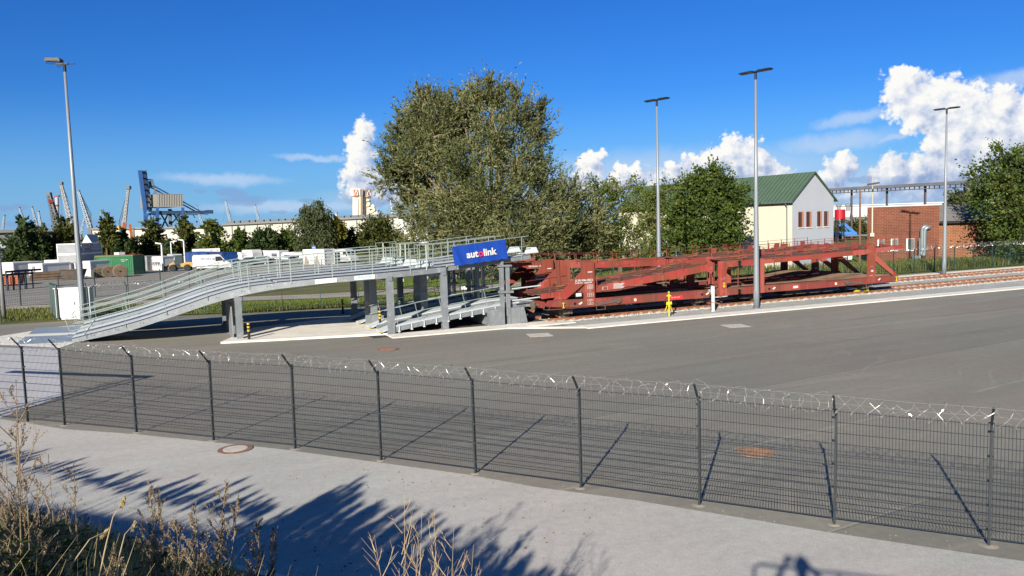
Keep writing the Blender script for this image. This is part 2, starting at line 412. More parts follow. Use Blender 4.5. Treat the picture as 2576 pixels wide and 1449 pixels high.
def brick_mat(name, c1, c2, mort):
    m, t, b = new_mat(name); uv = coords(t)
    sp = t.n('ShaderNodeSeparateXYZ'); t.set(sp.inputs[0], uv)
    cb = t.n('ShaderNodeCombineXYZ'); t.set(cb.inputs[0], sp.outputs[0]); t.set(cb.inputs[1], sp.outputs[2])
    bt = t.n('ShaderNodeTexBrick'); t.set(bt.inputs['Vector'], cb.outputs[0])
    bt.inputs['Color1'].default_value = (*c1, 1); bt.inputs['Color2'].default_value = (*c2, 1); bt.inputs['Mortar'].default_value = (*mort, 1)
    bt.inputs['Scale'].default_value = 1.0; bt.inputs['Brick Width'].default_value = .50; bt.inputs['Row Height'].default_value = .17; bt.inputs['Mortar Size'].default_value = .018
    n = t.noise(uv, .5, 6, .65)
    c = t.mix(1.0, bt.outputs[0], t.mix(t.ss(n, .3, .7), (.78, .74, .72, 1), (1.15, 1.1, 1.05, 1)), 'MULTIPLY')
    t.set(b.inputs['Base Color'], c); b.inputs['Roughness'].default_value = .85
    bp = t.n('ShaderNodeBump'); bp.inputs['Strength'].default_value = .5; bp.inputs['Distance'].default_value = .01
    t.set(bp.inputs['Height'], bt.outputs['Fac']); bp.invert = True; t.set(b.inputs['Normal'], bp.outputs[0]); return m
def glass_mat(name, col=(.03, .04, .05), rough=.08):
    m, t, b = new_mat(name); b.inputs['Base Color'].default_value = (*col, 1); b.inputs['Roughness'].default_value = rough
    b.inputs['Specular IOR Level'].default_value = .7; return m

ASPH = asphalt_mat('yard_asphalt', (.168, .158, .132), (.214, .202, .168), 55)
ASPH_FAR = asphalt_mat('far_asphalt', (.20, .185, .155), (.26, .24, .205), 20, .05)
ROADM = asphalt_mat('road_asphalt', (.335, .325, .300), (.42, .405, .372), 40, .12, streak=False)
CONC = mat('concrete', (.66, .62, .53), .85, 0, .12, .5, .25, 30, dirt=(.25, .23, .2), dirt_amt=.35)
CONC_W = mat('pale_concrete', (.52, .51, .51), .85, 0, .06, .6, .15, 30)
KERB = mat('kerb_concrete', (.66, .63, .55), .85, 0, .10, 1.5, .2, 40)
GRAVEL = ground_mix('ballast_gravel', (.36, .37, .345), (.44, .44, .40), (.54, .51, .45), .6, 14)
GRAVEL2 = ground_mix('fine_gravel', (.37, .39, .355), (.43, .44, .40), (.49, .49, .45), .4, 30)
GRASS = ground_mix('grass_ground', (.105, .145, .020), (.15, .185, .03), (.07, .10, .015), .5, 6)
EARTH = ground_mix('rough_ground', (.11, .12, .035), (.16, .14, .06), (.07, .075, .02), .35, 4)
SAND = ground_mix('sandy_path', (.33, .29, .24), (.38, .335, .28), (.28, .25, .2), .4, 8)
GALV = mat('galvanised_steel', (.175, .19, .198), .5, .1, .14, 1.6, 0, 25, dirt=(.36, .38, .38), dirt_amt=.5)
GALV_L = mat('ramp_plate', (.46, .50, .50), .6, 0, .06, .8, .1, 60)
GALV_RAIL = mat('railing_steel', (.26, .31, .29), .45, .2, .06, 3)
GALV_D = mat('ramp_trough', (.20, .21, .215), .55, .15, .10, 2)
LAMPST = mat('lamp_steel', (.21, .23, .245), .45, .2, .05, 1)
DARK = mat('dark_metal', (.012, .013, .015), .55, .2, .2, 3)
BLACK = mat('black_rubber', (.012, .012, .012), .8, 0, .2, 5)
FENCEM = mat('anthracite_fence', (.017, .023, .027), .5, 0, .1, 3)
GREENF = mat('green_fence', (.02, .045, .04), .5, 0, .1, 3)
RAZOR = mat('razor_steel', (.42, .42, .40), .30, .55, .1, 9)
RED = paint_steel('red_wagon_paint', (.305, .047, .036), (.37, .115, .085), (.14, .050, .026))
RED_D = paint_steel('red_frame_paint', (.225, .046, .036), (.27, .085, .062), (.10, .050, .032), .9)
RUSTDECK = mat('rusty_deck', (.12, .044, .024), .85, 0, .3, 1.1, .4, 20, dirt=(.19, .07, .035), dirt_amt=.6)
TANDECK = mat('dusty_deck', (.17, .108, .066), .9, 0, .25, .9, .4, 20, dirt=(.12, .07, .04), dirt_amt=.6)
RUST = mat('rusty_rail', (.24, .095, .045), .75, 0, .25, 2.5, .2, 30)
RAILTOP = mat('rail_head', (.33, .17, .10), .5, .4, .2, 3)
WHEELM = mat('wheel_steel', (.16, .125, .10), .6, .4, .25, 5, dirt=(.12, .08, .05))
SLEEPER = mat('sleeper_concrete', (.27, .245, .21), .9, 0, .15, 2)
WHITE = mat('white_paint', (.60, .595, .575), .5, 0, .05, 1.2, dirt=(.5, .48, .44), dirt_amt=.3)
WHITE_P = mat('white_marking', (.56, .54, .52), .6, 0, .05, 4)
GREY_P = mat('grey_panel', (.22, .225, .23), .55, 0, .1, 1, dirt=(.33, .32, .3))
YELLOW = mat('yellow_paint', (.52, .37, .015), .5, 0, .06, 3)
YEL_N = mat('bright_yellow', (.44, .40, .012), .5, 0, .05, 3)
ORANGE = mat('orange_paint', (.30, .075, .016), .55, 0, .12, 1.5, dirt=(.3, .1, .04))
BLUE_B = mat('banner_blue', (.006, .046, .29), .45, 0, .06, .8)
PINK = mat('banner_pink', (.55, .02, .08), .5, 0, .02, 2)
GREEN_C = corr_mat('green_container', (.02, .13, .05))
GREEN_L = mat('green_door', (.03, .24, .06), .55, 0, .1, 1.2)
BLUE_C = corr_mat('blue_container', (.008, .045, .17))
BLUE_D = corr_mat('blue_container_doors', (.006, .022, .08), .6)
WHITE_C = corr_mat('white_container', (.58, .57, .54), .32)
GREY_C = corr_mat('grey_container', (.24, .26, .28), .28)
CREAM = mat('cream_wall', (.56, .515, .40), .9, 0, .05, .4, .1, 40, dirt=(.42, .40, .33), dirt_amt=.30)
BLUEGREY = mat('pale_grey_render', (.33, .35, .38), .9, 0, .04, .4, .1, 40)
GREENROOF = corr_mat('green_roof', (.065, .108, .066), .5, 1, .08)
BRICK = brick_mat('red_brick', (.105, .026, .014), (.145, .040, .020), (.19, .10, .055))
BRICK2 = brick_mat('orange_brick', (.175, .055, .024), (.22, .076, .033), (.29, .19, .095))
ROOFG = mat('roof_felt', (.16, .15, .135), .9, 0, .12, .6, .2, 20)
GLASS = glass_mat('window_glass')
GLASS_D = glass_mat('dark_glass', (.015, .018, .02), .1)
WINRED = mat('red_window_frame', (.26, .10, .08), .5, 0, .1, 2)
REVEAL_SUN = mat('sunlit_orange', (.36, .15, .085), .8, 0, .06, 2)
CRANEBL = mat('crane_blue', (.010, .058, .19), .5, 0, .1, .2)
CRANE_D = mat('crane_dark_blue', (.006, .025, .075), .5, 0, .1, .2)
HOUSEB = mat('machine_house', (.20, .19, .165), .6, 0, .05, .2)
PALE = mat('pale_crane', (.30, .35, .40), .6, 0, .08, .1)  # far crane paint with the distance haze put into its colour
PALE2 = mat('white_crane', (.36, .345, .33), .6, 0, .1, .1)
CR_DARK = mat('crane_dark', (.09, .10, .11), .6, 0, .15, .1)
CR_RED = mat('crane_red', (.22, .022, .02), .5, 0, .1, .1)
SILO = mat('silo_cream', (.62, .55, .40), .8, 0, .04, .05)
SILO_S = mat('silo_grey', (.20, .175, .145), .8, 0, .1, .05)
HALL = mat('hall_cream', (.46, .435, .37), .8, 0, .05, .03)
HALL_W = mat('hall_white', (.46, .455, .44), .7, 0, .02, .03)
HALL_G = mat('hall_grey', (.17, .175, .175), .8, 0, .08, .04)
FOOTPL = mat('foot_plate_blue', (.20, .25, .30), .6, 0, .1, 1)
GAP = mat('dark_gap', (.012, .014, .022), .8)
BARK = mat('bark', (.115, .085, .058), .95, 0, .3, 3, .8, 14)
BARK_L = mat('pale_bark', (.22, .17, .11), .95, 0, .3, 3, .8, 14)
WOOD = mat('weathered_wood', (.11, .072, .045), .9, 0, .3, 1.5, .4, 12)
WOOD_L = mat('plywood', (.22, .16, .10), .8, 0, .2, 2)
SKIN = mat('skin', (.5, .32, .24), .6)
CLOTH = mat('dark_cloth', (.04, .045, .06), .9)
TRUCKB = mat('truck_blue', (.016, .13, .36), .4, 0, .06, 1)

# ================================================================ the setting
def sheet(name, pts, z, m, cuts=0):
    b = MB(); b.poly([(p[0], p[1], z) for p in pts]); return tag(b.build(name, m), kind='structure')
TAZ = R(65.3)
TS = Vector((math.sin(TAZ), math.cos(TAZ), 0)); TN = Vector((-TS.y, TS.x, 0)); TO = Vector((1.71, 41.62, 0))
def tr(s, w, z=0.0): return TO + TS * s + TN * w + Vector((0, 0, z))
tag(sheet('ground', [(-2500, -600), (2500, -600), (2500, 4000), (-2500, 4000)], -.03, EARTH), kind='structure')
sheet('container_yard', [at(-400, 800), at(0, 772), at(180, 760), at(400, 748), at(600, 728), at(700, 715), at(960, 697), at(960, 668), at(600, 637), at(100, 655), at(-700, 690)], -.012, ASPH_FAR)
sheet('service_yard', [at(1960, 668), at(2190, 660), at(2190, 622), at(1900, 622)], -.012, ASPH_FAR)
sheet('yard', [(-70, 42), (-32.4, 48.3), (-27.9, 49.6), (-18, 50.9), (-10.5, 52.6), (0, 56.3), (33, 66.6), (47, 72.4), (95, 92), (95, -25), (-70, -25)], 0, ASPH)
sheet('grass_strip', [(-27, 50.6), (-18, 51.7), (-10.5, 53.6), (3, 58.2), (14, 61.5), (11, 70), (-4, 62), (-15, 59.5), (-26, 58)], .012, GRASS)
sheet('sandy_path', [(-40, 58.5), (-26, 60.2), (-15, 60.6), (-4, 64), (11, 71.6), (10, 75), (-5, 69), (-16, 64.5), (-30, 63.2), (-40, 61.5)], .010, SAND)
sheet('far_lawn', [(-14, 66.5), (-5, 69.5), (10, 75.5), (24, 79), (22, 90), (-2, 92), (-12, 80)], .008, GRASS)
sheet('right_verge', [(14, 61.9), (33, 67.9), (47, 73.4), (80, 88), (80, 108), (30, 104), (20, 86), (12, 72)], .004, GRASS)
road_edge = [at(-400, 1030), at(0, 1054), at(163, 1080), at(344, 1093), at(703, 1130), at(1181, 1195), at(1343, 1225), at(1597, 1259), at(2080, 1339), at(2473, 1398), at(3200, 1500)]
sheet('road', road_edge + [(30, -20), (-60, -20)], .006, ROADM)
sheet('concrete_apron', [at(-250, 866), at(120, 876), at(150, 878), at(157, 997), at(0, 1052), at(-250, 1110)], .010, CONC_W)
sheet('ramp_apron', [at(-250, 850), at(0, 846), at(150, 822), at(235, 815), at(190, 862), at(150, 876), at(120, 874), at(0, 868), at(-250, 866)], .014, CONC)
# ballast, kerb and strips along the tracks
def strip(name, s0, s1, w0a, w0b, w1a, w1b, z, m, h=None):
    p = [tr(s0, w0a), tr(s1, w0b), tr(s1, w1b), tr(s0, w1a)]
    if h is None: return sheet(name, p, z, m)
    b = MB(); b.prism([(q.x, q.y, z) for q in p], (0, 0, h)); return tag(b.build(name, m), kind='structure')
strip('gravel_bed', .3, 90, -2.4, -3.6, 7.4, 7.4, .012, GRAVEL2)
strip('track_pit', -9.5, .3, -.2, -.2, 8.2, 8.2, .012, asphalt_mat('dark_asphalt', (.035, .032, .03), (.055, .05, .045), 30))  # asphalt much darker than the open yard
strip('kerb', .6, 90, -3.62, -5.75, -2.5, -4.4, 0, KERB, .05)
strip('kerb_edge', -3, .6, -.95, -3.3, -.45, -2.6, 0, KERB, .045)
strip('concrete_strip', 14, 90, 7.4, 7.4, 8.4, 8.4, 0, KERB, .06)
strip('column_footing_strip', -8.7, 1.2, -.85, -1.3, .55, .2, 0, CONC, .05)
b = MB(); b.prism([(p.x, p.y, 0) for p in (at(555, 865), at(925, 845.5), at(978, 843), at(915, 795), at(640, 828))], (0, 0, .10))
tag(b.build('concrete_slab', CONC), kind='structure')
b = MB(); b.prism([(p.x, p.y, .10) for p in (at(672, 846), at(735, 842), at(735, 838), at(700, 836))], (0, 0, .006))
# lumpy pale stones along the rails: loose ballast
def stones(name, n, fn, m, r0, r1):
    k = 6; base = np.array([(0, 0, .9), (1, 0, 0), (.3, .95, 0), (-.8, .6, 0), (-.8, -.6, 0), (.3, -.95, 0)])
    fac = [(0, 1, 2), (0, 2, 3), (0, 3, 4), (0, 4, 5), (0, 5, 1)]
    b = MB()
    for i in range(n):
        p = fn(); r = random.uniform(r0, r1); a = random.uniform(0, 6.28); ca, sa = math.cos(a), math.sin(a)
        vs = [(p[0] + r * (x * ca - y * sa) * random.uniform(.7, 1.2), p[1] + r * (x * sa + y * ca) * random.uniform(.7, 1.2), p[2] + r * z * .8) for x, y, z in base]
        b.add(vs, fac)
    return tag(b.build(name, m), kind='stuff')
STONE = mat('ballast_stone', (.42, .40, .36), .9, 0, .3, 3)
def sp():
    s = random.uniform(.8, 52); c = random.choice([-.45, -.45, -.3, .35, 1.1, 1.75, 2.1, 4.3, 4.4, 5.0, 6.0, 6.6]); p = tr(s, c + random.gauss(0, .13)); return (p.x, p.y, .02)
stones('loose_ballast', 9000, sp, STONE, .03, .085)

STONE_D = mat('grit_stone', (.20, .19, .175), .9, 0, .35, 9)
def grit():
    if random.random() < .6:
        i = random.randrange(len(road_edge) - 2); a, c = road_edge[i], road_edge[i + 1]; p = a.lerp(c, random.random()); q = p + Vector((random.gauss(0, .10), random.gauss(0, .22), 0))
    else: q = at(random.uniform(-100, 2600), random.uniform(1080, 1460))
    return (q.x, q.y, .006)
stones('road_grit', 700, grit, STONE_D, .006, .018)
LITTER = mat('leaf_litter', (.16, .11, .06), .9, 0, .4, 9)
def litter():
    q = at(random.uniform(-60, 1500), random.uniform(1180, 1460)); return (q.x, q.y, .006)
stones('leaf_litter', 260, litter, LITTER, .012, .03)
# grassy bank under the camera
ED, EN = Vector((.872, -.490, 0)), Vector((.490, .872, 0))
def bank_h(o):
    return min(3.35, max(0, (8.05 - o) * .405))
b = MB(); NO, NE_ = 26, 70
for i in range(NE_ + 1):
    for j in range(NO + 1):
        e = -34 + 60 * i / NE_; o = -9 + 17.1 * j / NO
        p = ED * e + EN * o; z = bank_h(o) + (.0 if j in (NO,) else random.uniform(-.05, .05))
        b.v.append((p.x, p.y, max(-.02, z) if j < NO else -.02))
for i in range(NE_):
    for j in range(NO):
        a = i * (NO + 1) + j; b.f.append((a, a + NO + 1, a + NO + 2, a + 1)); b.mi.append(0)
tag(b.build('bank', ground_mix('bank_soil', (.10, .085, .045), (.15, .12, .06), (.05, .055, .02), .8, 9), smooth=True), kind='structure')
b = MB(); k0, k1 = at(-260, 1250), at(330, 1384); b.beam((k0.x, k0.y, .05), (k1.x + (k1.x - k0.x), k1.y + (k1.y - k0.y), .05), .12, .14)
tag(b.build('road_kerb', KERB), kind='structure')

# ================================================================ the wire mesh fence in front
POSTS = [(110, 1662, 1365), (255, 1675, 1372), (538, 1703, 1400), (841, 1735, 1420), (1163, 1768, 1437), (1501, 1813, 1462), (1873, 1864, 1494), (2288, 1921, 1530), (2754, 1989, 1564), (3285, 2065, 1613), (3893, 2148, 1667)]
K = 2576 / 4032
fp = []
for x, y0, y1 in POSTS:
    g = at(x * K, y0 * K); fp.append((g, height_at(g, y1 * K)))
fp.insert(0, (fp[0][0] + (fp[1][0] - fp[2][0]) * .92, 2.2))
for _ in range(3): fp.append((fp[-1][0] * 2 - fp[-2][0], 1.96))
FOOTM = mat('footing_mortar', (.25, .225, .18), .95, 0, .2, 6)
def mesh_fence(name, label, posts, fm, arm_dir, group=None, panel_h=None, vstep=.05, wire=.0056, hw=.008, gap=.12, coil=True, blade=.02, seed=1, footing=True, arm=(.30, .31), cap=.06, skip=(), dens=14):
    rnd = random.Random(seed)
    root = thing(name, label, 'fence', (posts[0][0].x, posts[0][0].y, 0), 0, group)
    for i, (g, h) in enumerate(posts):
        dirv = arm_dir(i)
        fd = (posts[min(i + 1, len(posts) - 1)][0] - posts[max(0, i - 1)][0]).normalized()
        b = MB(); b.beam((g.x, g.y, -.02), (g.x + rnd.gauss(0, .012), g.y + rnd.gauss(0, .012), h), cap, .04, up=fd)
        b.box(g.x - .035, g.x + .035, g.y - .03, g.y + .03, h, h + .012)
        for k in range(5): z = .25 + k * (h - .4) / 4; b.box(g.x - .036, g.x + .036, g.y - .031, g.y + .031, z, z + .03)
        po = b.build('post', fm, root, world=True)
        b = MB(); a0 = V3((g.x, g.y, h)); a1 = a0 + dirv * arm[0] + V3((0, 0, arm[1])); b.beam(a0 - V3((0, 0, .06)), a1, .035, .03)
        ao = b.build('outrigger_arm', fm, None); 
        for v in ao.data.vertices: v.co -= root.location
        ao.parent = po
        if footing:
            b = MB(); b.lathe([(rnd.uniform(.10, .15), 0.0), (.09, .008), (.05, .014)], 14); f = b.build('footing', FOOTM, root); f.location = (g.x - root.location.x + rnd.uniform(-.02, .02), g.y - root.location.y, 0)
    for i in range(len(posts) - 1):
        if i in skip: continue
        (g0, h0), (g1, h1) = posts[i], posts[i + 1]
        d = g1 - g0; L = d.length; u = d / L; n = int((L - .08) / vstep); b = MB()
        z0a, z1a = gap, h0 - .03; z0b, z1b = gap, h1 - .03
        for k in range(n + 1):
            t = (.04 + k * vstep) / L; p = g0 + d * t; zb = z0a; zt = z1a + (z1b - z1a) * t
            b.beam((p.x, p.y, zb), (p.x, p.y, zt + .03), wire)
        m = 10
        for k in range(m + 1):
            q = k / m
            pa = V3((g0.x, g0.y, z0a + (z1a - z0a) * q)) + u * .03; pb = V3((g1.x, g1.y, z0b + (z1b - z0b) * q)) - u * .03
            sd = V3((-u.y, u.x, 0)) * .006
            w2 = hw * (1.6 if k in (0, 5) else 1.0)
            b.beam(pa + sd, pb + sd, hw, w2); b.beam(pa - sd, pb - sd, hw, w2)
        b.build('mesh_panel', fm, root, world=True)
    if coil:
        b = MB(); bb = MB(); ph0 = rnd.uniform(0, 6.28)
        for i in range(len(posts) - 1):
            (g0, h0), (g1, h1) = posts[i], posts[i + 1]
            d = g1 - g0; L = d.length; u = d.normalized(); A = arm_dir(i)
            for ws in (.45, 1.0):
                p0 = V3((g0.x, g0.y, h0)) + A * arm[0] * ws + V3((0, 0, arm[1] * ws)); p1 = V3((g1.x, g1.y, h1)) + A * arm[0] * ws + V3((0, 0, arm[1] * ws))
                mid = (p0 + p1) / 2 - V3((0, 0, .015)); b.tube([p0, mid, p1], .0028, 4)
            for sg in (1, 2):
                turns = max(2, round(L / .50)); N = turns * dens; pts = []; ph = rnd.uniform(0, 6.28); r = .165
                for k in range(N + 1):
                    t = k / N; th = 2 * math.pi * turns * t + ph0 + sg * math.pi
                    c = g0 + d * t; h = h0 + (h1 - h0) * t
                    wob = 1 + .22 * math.sin(2.3 * t * turns + ph) + .10 * math.sin(7.7 * t * turns)
                    c = V3((c.x, c.y, h)) + A * (arm[0] * .55) + V3((0, 0, arm[1] * .50 - .05 * math.sin(math.pi * t)))
                    pts.append(c + A * (math.cos(th) * r * wob) + V3((0, 0, 1)) * (math.sin(th) * r * wob) + u * (.06 * math.sin(2 * th + ph)))
                b.tube(pts, .0028, 4)
                nb = int(L * 2 * math.pi * r * turns / L / .07)
                for k in range(int(turns * 2 * math.pi * r / .085)):
                    t = rnd.choice((rnd.random(), rnd.random(), (int(rnd.random() * turns * 2) + .5) / turns / 2 + rnd.gauss(0, .006)))
                    t = min(.999, max(0, t))  * (N - 1); j = int(t); p = pts[j].lerp(pts[j + 1], t - j); tv = (pts[j + 1] - pts[j]).normalized()
                    sd = tv.cross(V3((rnd.gauss(0, 1), rnd.gauss(0, 1), rnd.gauss(0, 1)))).normalized()
                    bl = blade * rnd.uniform(.7, 1.3)
                    bb.add([p - tv * bl * 1.3, p + sd * bl * .6, p + tv * bl * 1.3, p - sd * bl * .6], [(0, 1, 2, 3)])
        rw = b.build('razor_wire', RAZOR, root, world=True)
        bo = bb.build('blades', RAZOR, None)
        for v in bo.data.vertices: v.co -= root.location
        bo.parent = rw
    return root
def towards_cam(posts):
    def f(i):
        d = (posts[min(i + 1, len(posts) - 1)][0] - posts[max(0, i - 1)][0]).normalized()
        n = V3((-d.y, d.x, 0)); return n if n.dot(posts[i][0]) < 0 else -n
    return f
mesh_fence('security_fence', 'long dark wire mesh fence topped with razor wire between road and yard in the foreground', fp, FENCEM, towards_cam(fp), blade=.021)

# frame of the sliding gate just left of the picture: its shadow lies on the apron
gp = at(-32, 1052); gt = at(325, 945); gl = at(0, 933)
hgt = (gt - gp).length * math.tan(SUN_EL)
root = thing('sliding_gate', 'dark steel sliding gate frame at the left end of the front fence', 'gate', (gp.x, gp.y, 0))
b = MB(); dl = (gl - gt).normalized()
for k in (0, .42): b.beam(gp + dl * k, gp + dl * k + V3((0, 0, hgt)), .10, .10)
b.build('gate_post', FENCEM, root, world=True)
b = MB()
b.beam(gp + V3((0, 0, hgt - .06)), gp + dl * 7 + V3((0, 0, hgt - .06)), .14, .14)
b.build('top_beam', FENCEM, root, world=True)

# ================================================================ covers and plates let into the ground
def manhole(px, py, r, label, m_ring, m_lid, z=.008):
    g = at(px, py); o = thing('manhole_cover', label, 'manhole cover', (g.x, g.y, z), 0, 'manhole covers')
    b = MB(); b.lathe([(r, 0), (r, .012), (r * .72, .014), (r * .72, 0)], 28); b.build('ring', m_ring, o)
    b = MB(); b.lathe([(r * .70, .0), (r * .70, .016), (r * .6, .019)], 28); b.build('lid', m_lid, o)
    if m_lid is not CONC_L:
        b = MB()
        for i in range(-3, 4):
            for j in range(-3, 4):
                if i * i + j * j < 11: b.box(i * r * .17 - .03, i * r * .17 + .03, j * r * .17 - .03, j * r * .17 + .03, .019, .024)
        b.build('tread', m_ring, o)
    return o
RUSTY = mat('rusty_iron', (.21, .12, .08), .85, 0, .3, 5, dirt=(.2, .12, .08))
RUSTY2 = mat('orange_iron', (.33, .19, .105), .85, 0, .3, 5)
CONC_L = mat('lid_concrete', (.46, .42, .36), .9, 0, .15, 4)
manhole(592, 1131, .42, 'round manhole with pale concrete lid and rusty ring on the near road', RUSTY, CONC_L, .010)
manhole(975, 879, .50, 'rusty iron manhole cover on the open asphalt before the concrete slab', RUSTY, RUSTY2)
manhole(1900, 1138, .42, 'orange rusted manhole cover seen through the front mesh fence', RUSTY2, RUSTY2)
for (x, y, lb) in ((1357, 843, 'pale square concrete plate in the asphalt nearer the loading ramp'), (1850, 820, 'pale square concrete plate in the asphalt in front of the silver lamp mast')):
    g = at(x, y); b = MB(); b.box(-.55, .55, -.55, .55, 0, .010)
    o = tag(b.build('concrete_plate', CONC_L), lb, 'plate', 'concrete plates'); o.location = (g.x, g.y, .004); o.rotation_euler = (0, 0, R(10))

# ================================================================ the car loading ramp
WS = ([-24.5, -23, -20, -15.3, -12, -8.4, 2], [8.7, 7.8, 5.5, 3.05, 1.45, .40, .25])
def wline(s): return float(np.interp(s, *WS))
_ws = np.linspace(-24.5, 2, 107); _wv = np.interp(_ws, *WS)
for _ in range(14): _wv[1:-1] = (_wv[:-2] + 2 * _wv[1:-1] + _wv[2:]) / 4
def wl(s): return float(np.interp(s, _ws, _wv))
TOPZ = ([-23.05, -21.74, -20.42, -19.13, -17.84, -16.56, -15.3, -14.6, -13.6, -11.3, -9.4, -7.54, -5.6, -3.6, -.6], [.20, .56, .93, 1.33, 1.80, 2.27, 2.62, 2.73, 2.83, 2.99, 3.09, 3.18, 3.26, 3.40, 3.66])
BOTZ = ([-23.06, -20.44, -19.15, -17.86, -16.58, -15.3, -14.6, -13.55, -11.3, -9.4, -7.55, -5.4, -3.6, -.6], [-.03, .56, .98, 1.42, 1.87, 2.20, 2.35, 2.52, 2.72, 2.81, 2.89, 3.00, 3.14, 3.42])
_zs = np.linspace(-23.05, -.6, 150)
_tv = np.interp(_zs, *TOPZ); _bv = np.interp(_zs, *BOTZ)
for _ in range(10):
    for a in (_tv, _bv): a[1:-1] = (a[:-2] + 2 * a[1:-1] + a[2:]) / 4
def tz(s): return float(np.interp(s, _zs, _tv))
def bz(s): return float(np.interp(s, _zs, _bv))
def rp(s, v, z): return tr(s, wl(s) + v, z)         # v metres behind the near edge
RW = 8.0
ramp = thing('loading_ramp', 'long grey steel car loading ramp rising from the left to the wagons', 'ramp', tr(-8, .4))
def sweep(b, s0, s1, v0, v1, z0, z1, step=.35):
    """a box section swept along the ramp; z0/z1 functions of s"""
    n = max(1, int((s1 - s0) / step)); ring = []
    for i in range(n + 1):
        s = s0 + (s1 - s0) * i / n
        ring.append([rp(s, v0, z0(s)), rp(s, v1, z0(s)), rp(s, v1, z1(s)), rp(s, v0, z1(s))])
    vs = [p for r in ring for p in r]; fs = []
    for i in range(n):
        for j in range(4): fs.append((i * 4 + j, i * 4 + (j + 1) % 4, (i + 1) * 4 + (j + 1) % 4, (i + 1) * 4 + j))
    fs += [(3, 2, 1, 0), tuple(n * 4 + j for j in range(4))]
    b.add(vs, fs)
S0, SJ, SH, S1 = -23.0, -13.6, -5.4, -.6
lane = [(0.0, 3.5), (4.5, 8.0)]
for (a, c) in lane:
    for v in (a, c - .14):
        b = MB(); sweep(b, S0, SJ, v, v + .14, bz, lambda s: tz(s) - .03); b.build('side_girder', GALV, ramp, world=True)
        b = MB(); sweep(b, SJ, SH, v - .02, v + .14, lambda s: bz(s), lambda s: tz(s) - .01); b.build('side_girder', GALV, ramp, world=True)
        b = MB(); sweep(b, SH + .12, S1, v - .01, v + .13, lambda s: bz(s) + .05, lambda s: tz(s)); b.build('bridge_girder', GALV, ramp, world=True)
    b = MB(); sweep(b, S0, S1, a + .14, c - .14, lambda s: tz(s) - .06, lambda s: tz(s) - .025); b.build('trough_plate', GALV_D, ramp, world=True)
    for (o0, o1) in ((.08, 1.20), (2.30, 3.42)):
        for (q0, q1, lift) in ((S0, SJ - .1, .02), (SJ + .02, SH, .05), (SH + .1, S1 - .05, .03)):
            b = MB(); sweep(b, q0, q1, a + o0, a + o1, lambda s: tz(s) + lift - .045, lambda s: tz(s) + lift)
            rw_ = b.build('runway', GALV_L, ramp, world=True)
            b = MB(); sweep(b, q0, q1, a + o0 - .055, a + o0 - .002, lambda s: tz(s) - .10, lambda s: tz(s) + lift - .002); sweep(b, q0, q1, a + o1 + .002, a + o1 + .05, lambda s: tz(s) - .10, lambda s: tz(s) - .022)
            e_ = b.build('shadow_gap', GAP, None)  # solid near-black strips painted in as shadow gaps beside the runway
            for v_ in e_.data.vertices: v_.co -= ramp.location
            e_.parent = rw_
    for s in np.arange(-22, -1, 1.15):
        b = MB(); b.beam(rp(s, a + .1, bz(s) + .14), rp(s, c - .1, bz(s) + .14), .10, .12)
        b.build('cross_member', GALV, ramp, world=True)
# foot plates in front of the lanes
for (a, c) in lane:
    b = MB(); b.prism([rp(-23.0, a + .05, .016), rp(-23.0, a + 3.4, .016), rp(-25.6, a + 3.4, .016), rp(-25.6, a + .05, .016)], (0, 0, .012)); b.build('foot_plate', FOOTPL, ramp, world=True)
    for o in (.1, 2.3):
        b = MB(); b.prism([rp(-23.0, a + o, .030), rp(-23.0, a + o + 1.15, .030), rp(-23.5, a + o + 1.15, .030), rp(-23.5, a + o, .030)], (0, 0, .012)); b.build('foot_plate', FOOTPL, ramp, world=True)
        b = MB(); b.prism([rp(-23.0, a + o, .03), rp(-23.0, a + o + 1.15, .03), rp(-22.4, a + o + 1.15, .42), rp(-22.4, a + o, .42)], (0, 0, .02)); b.build('foot_wedge', GALV_L, ramp, world=True)
# railings
def railing(s0, s1, v, h=1.08, loop0=True, loop1=True, post=1.85, lean=.10, rails=(1.0, .68, .36), tzf=None):
    tzf = tzf or tz; b = MB()
    n = max(2, int((s1 - s0) / .4)); ss = [s0 + (s1 - s0) * i / n for i in range(n + 1)]
    for q in rails: b.tube([rp(s, v - .10 * q, tzf(s) + h * q) for s in ss], .021 if q == 1 else .017, 6)
    k = int((s1 - s0 - .6) / post); ps = [s0 + .6 + i * (s1 - s0 - 1.0) / k for i in range(k + 1)]
    for s in ps:
        dx = -lean * (tzf(s + .3) - tzf(s - .3)) / .6 * 4
        b.beam(rp(s, v, tzf(s) - .18), rp(s + dx, v - .10, tzf(s) + h), .045, .02)
    if loop0:
        zt = tzf(s0) + h; b.tube([rp(s0, v - .1, zt), rp(s0 - .25, v - .1, zt - .06), rp(s0 - .32, v - .09, zt - .16), rp(s0 - .16, v - .05, tzf(s0) + h * .36), rp(s0, v - .04, tzf(s0) + h * .36)], .020, 6)
    if loop1:
        b.tube([rp(s1, v - .1, tzf(s1) + h), rp(s1 + .08, v - .1, tzf(s1) + h - .1), rp(s1 + .08, v - .05, tzf(s1) + h * .4), rp(s1, v - .04, tzf(s1) + h * .36)], .020, 6)
    return b
for (a, c) in lane:
    for v in (a - .03, c + .03):
        railing(-22.9, -6.9, v).build('railing', GALV_RAIL, ramp, world=True)
        railing(-5.5, -.75, v, h=1.05, rails=(1.0, .5), post=1.3, loop0=False, loop1=False, lean=0).build('railing', GALV_RAIL, ramp, world=True)
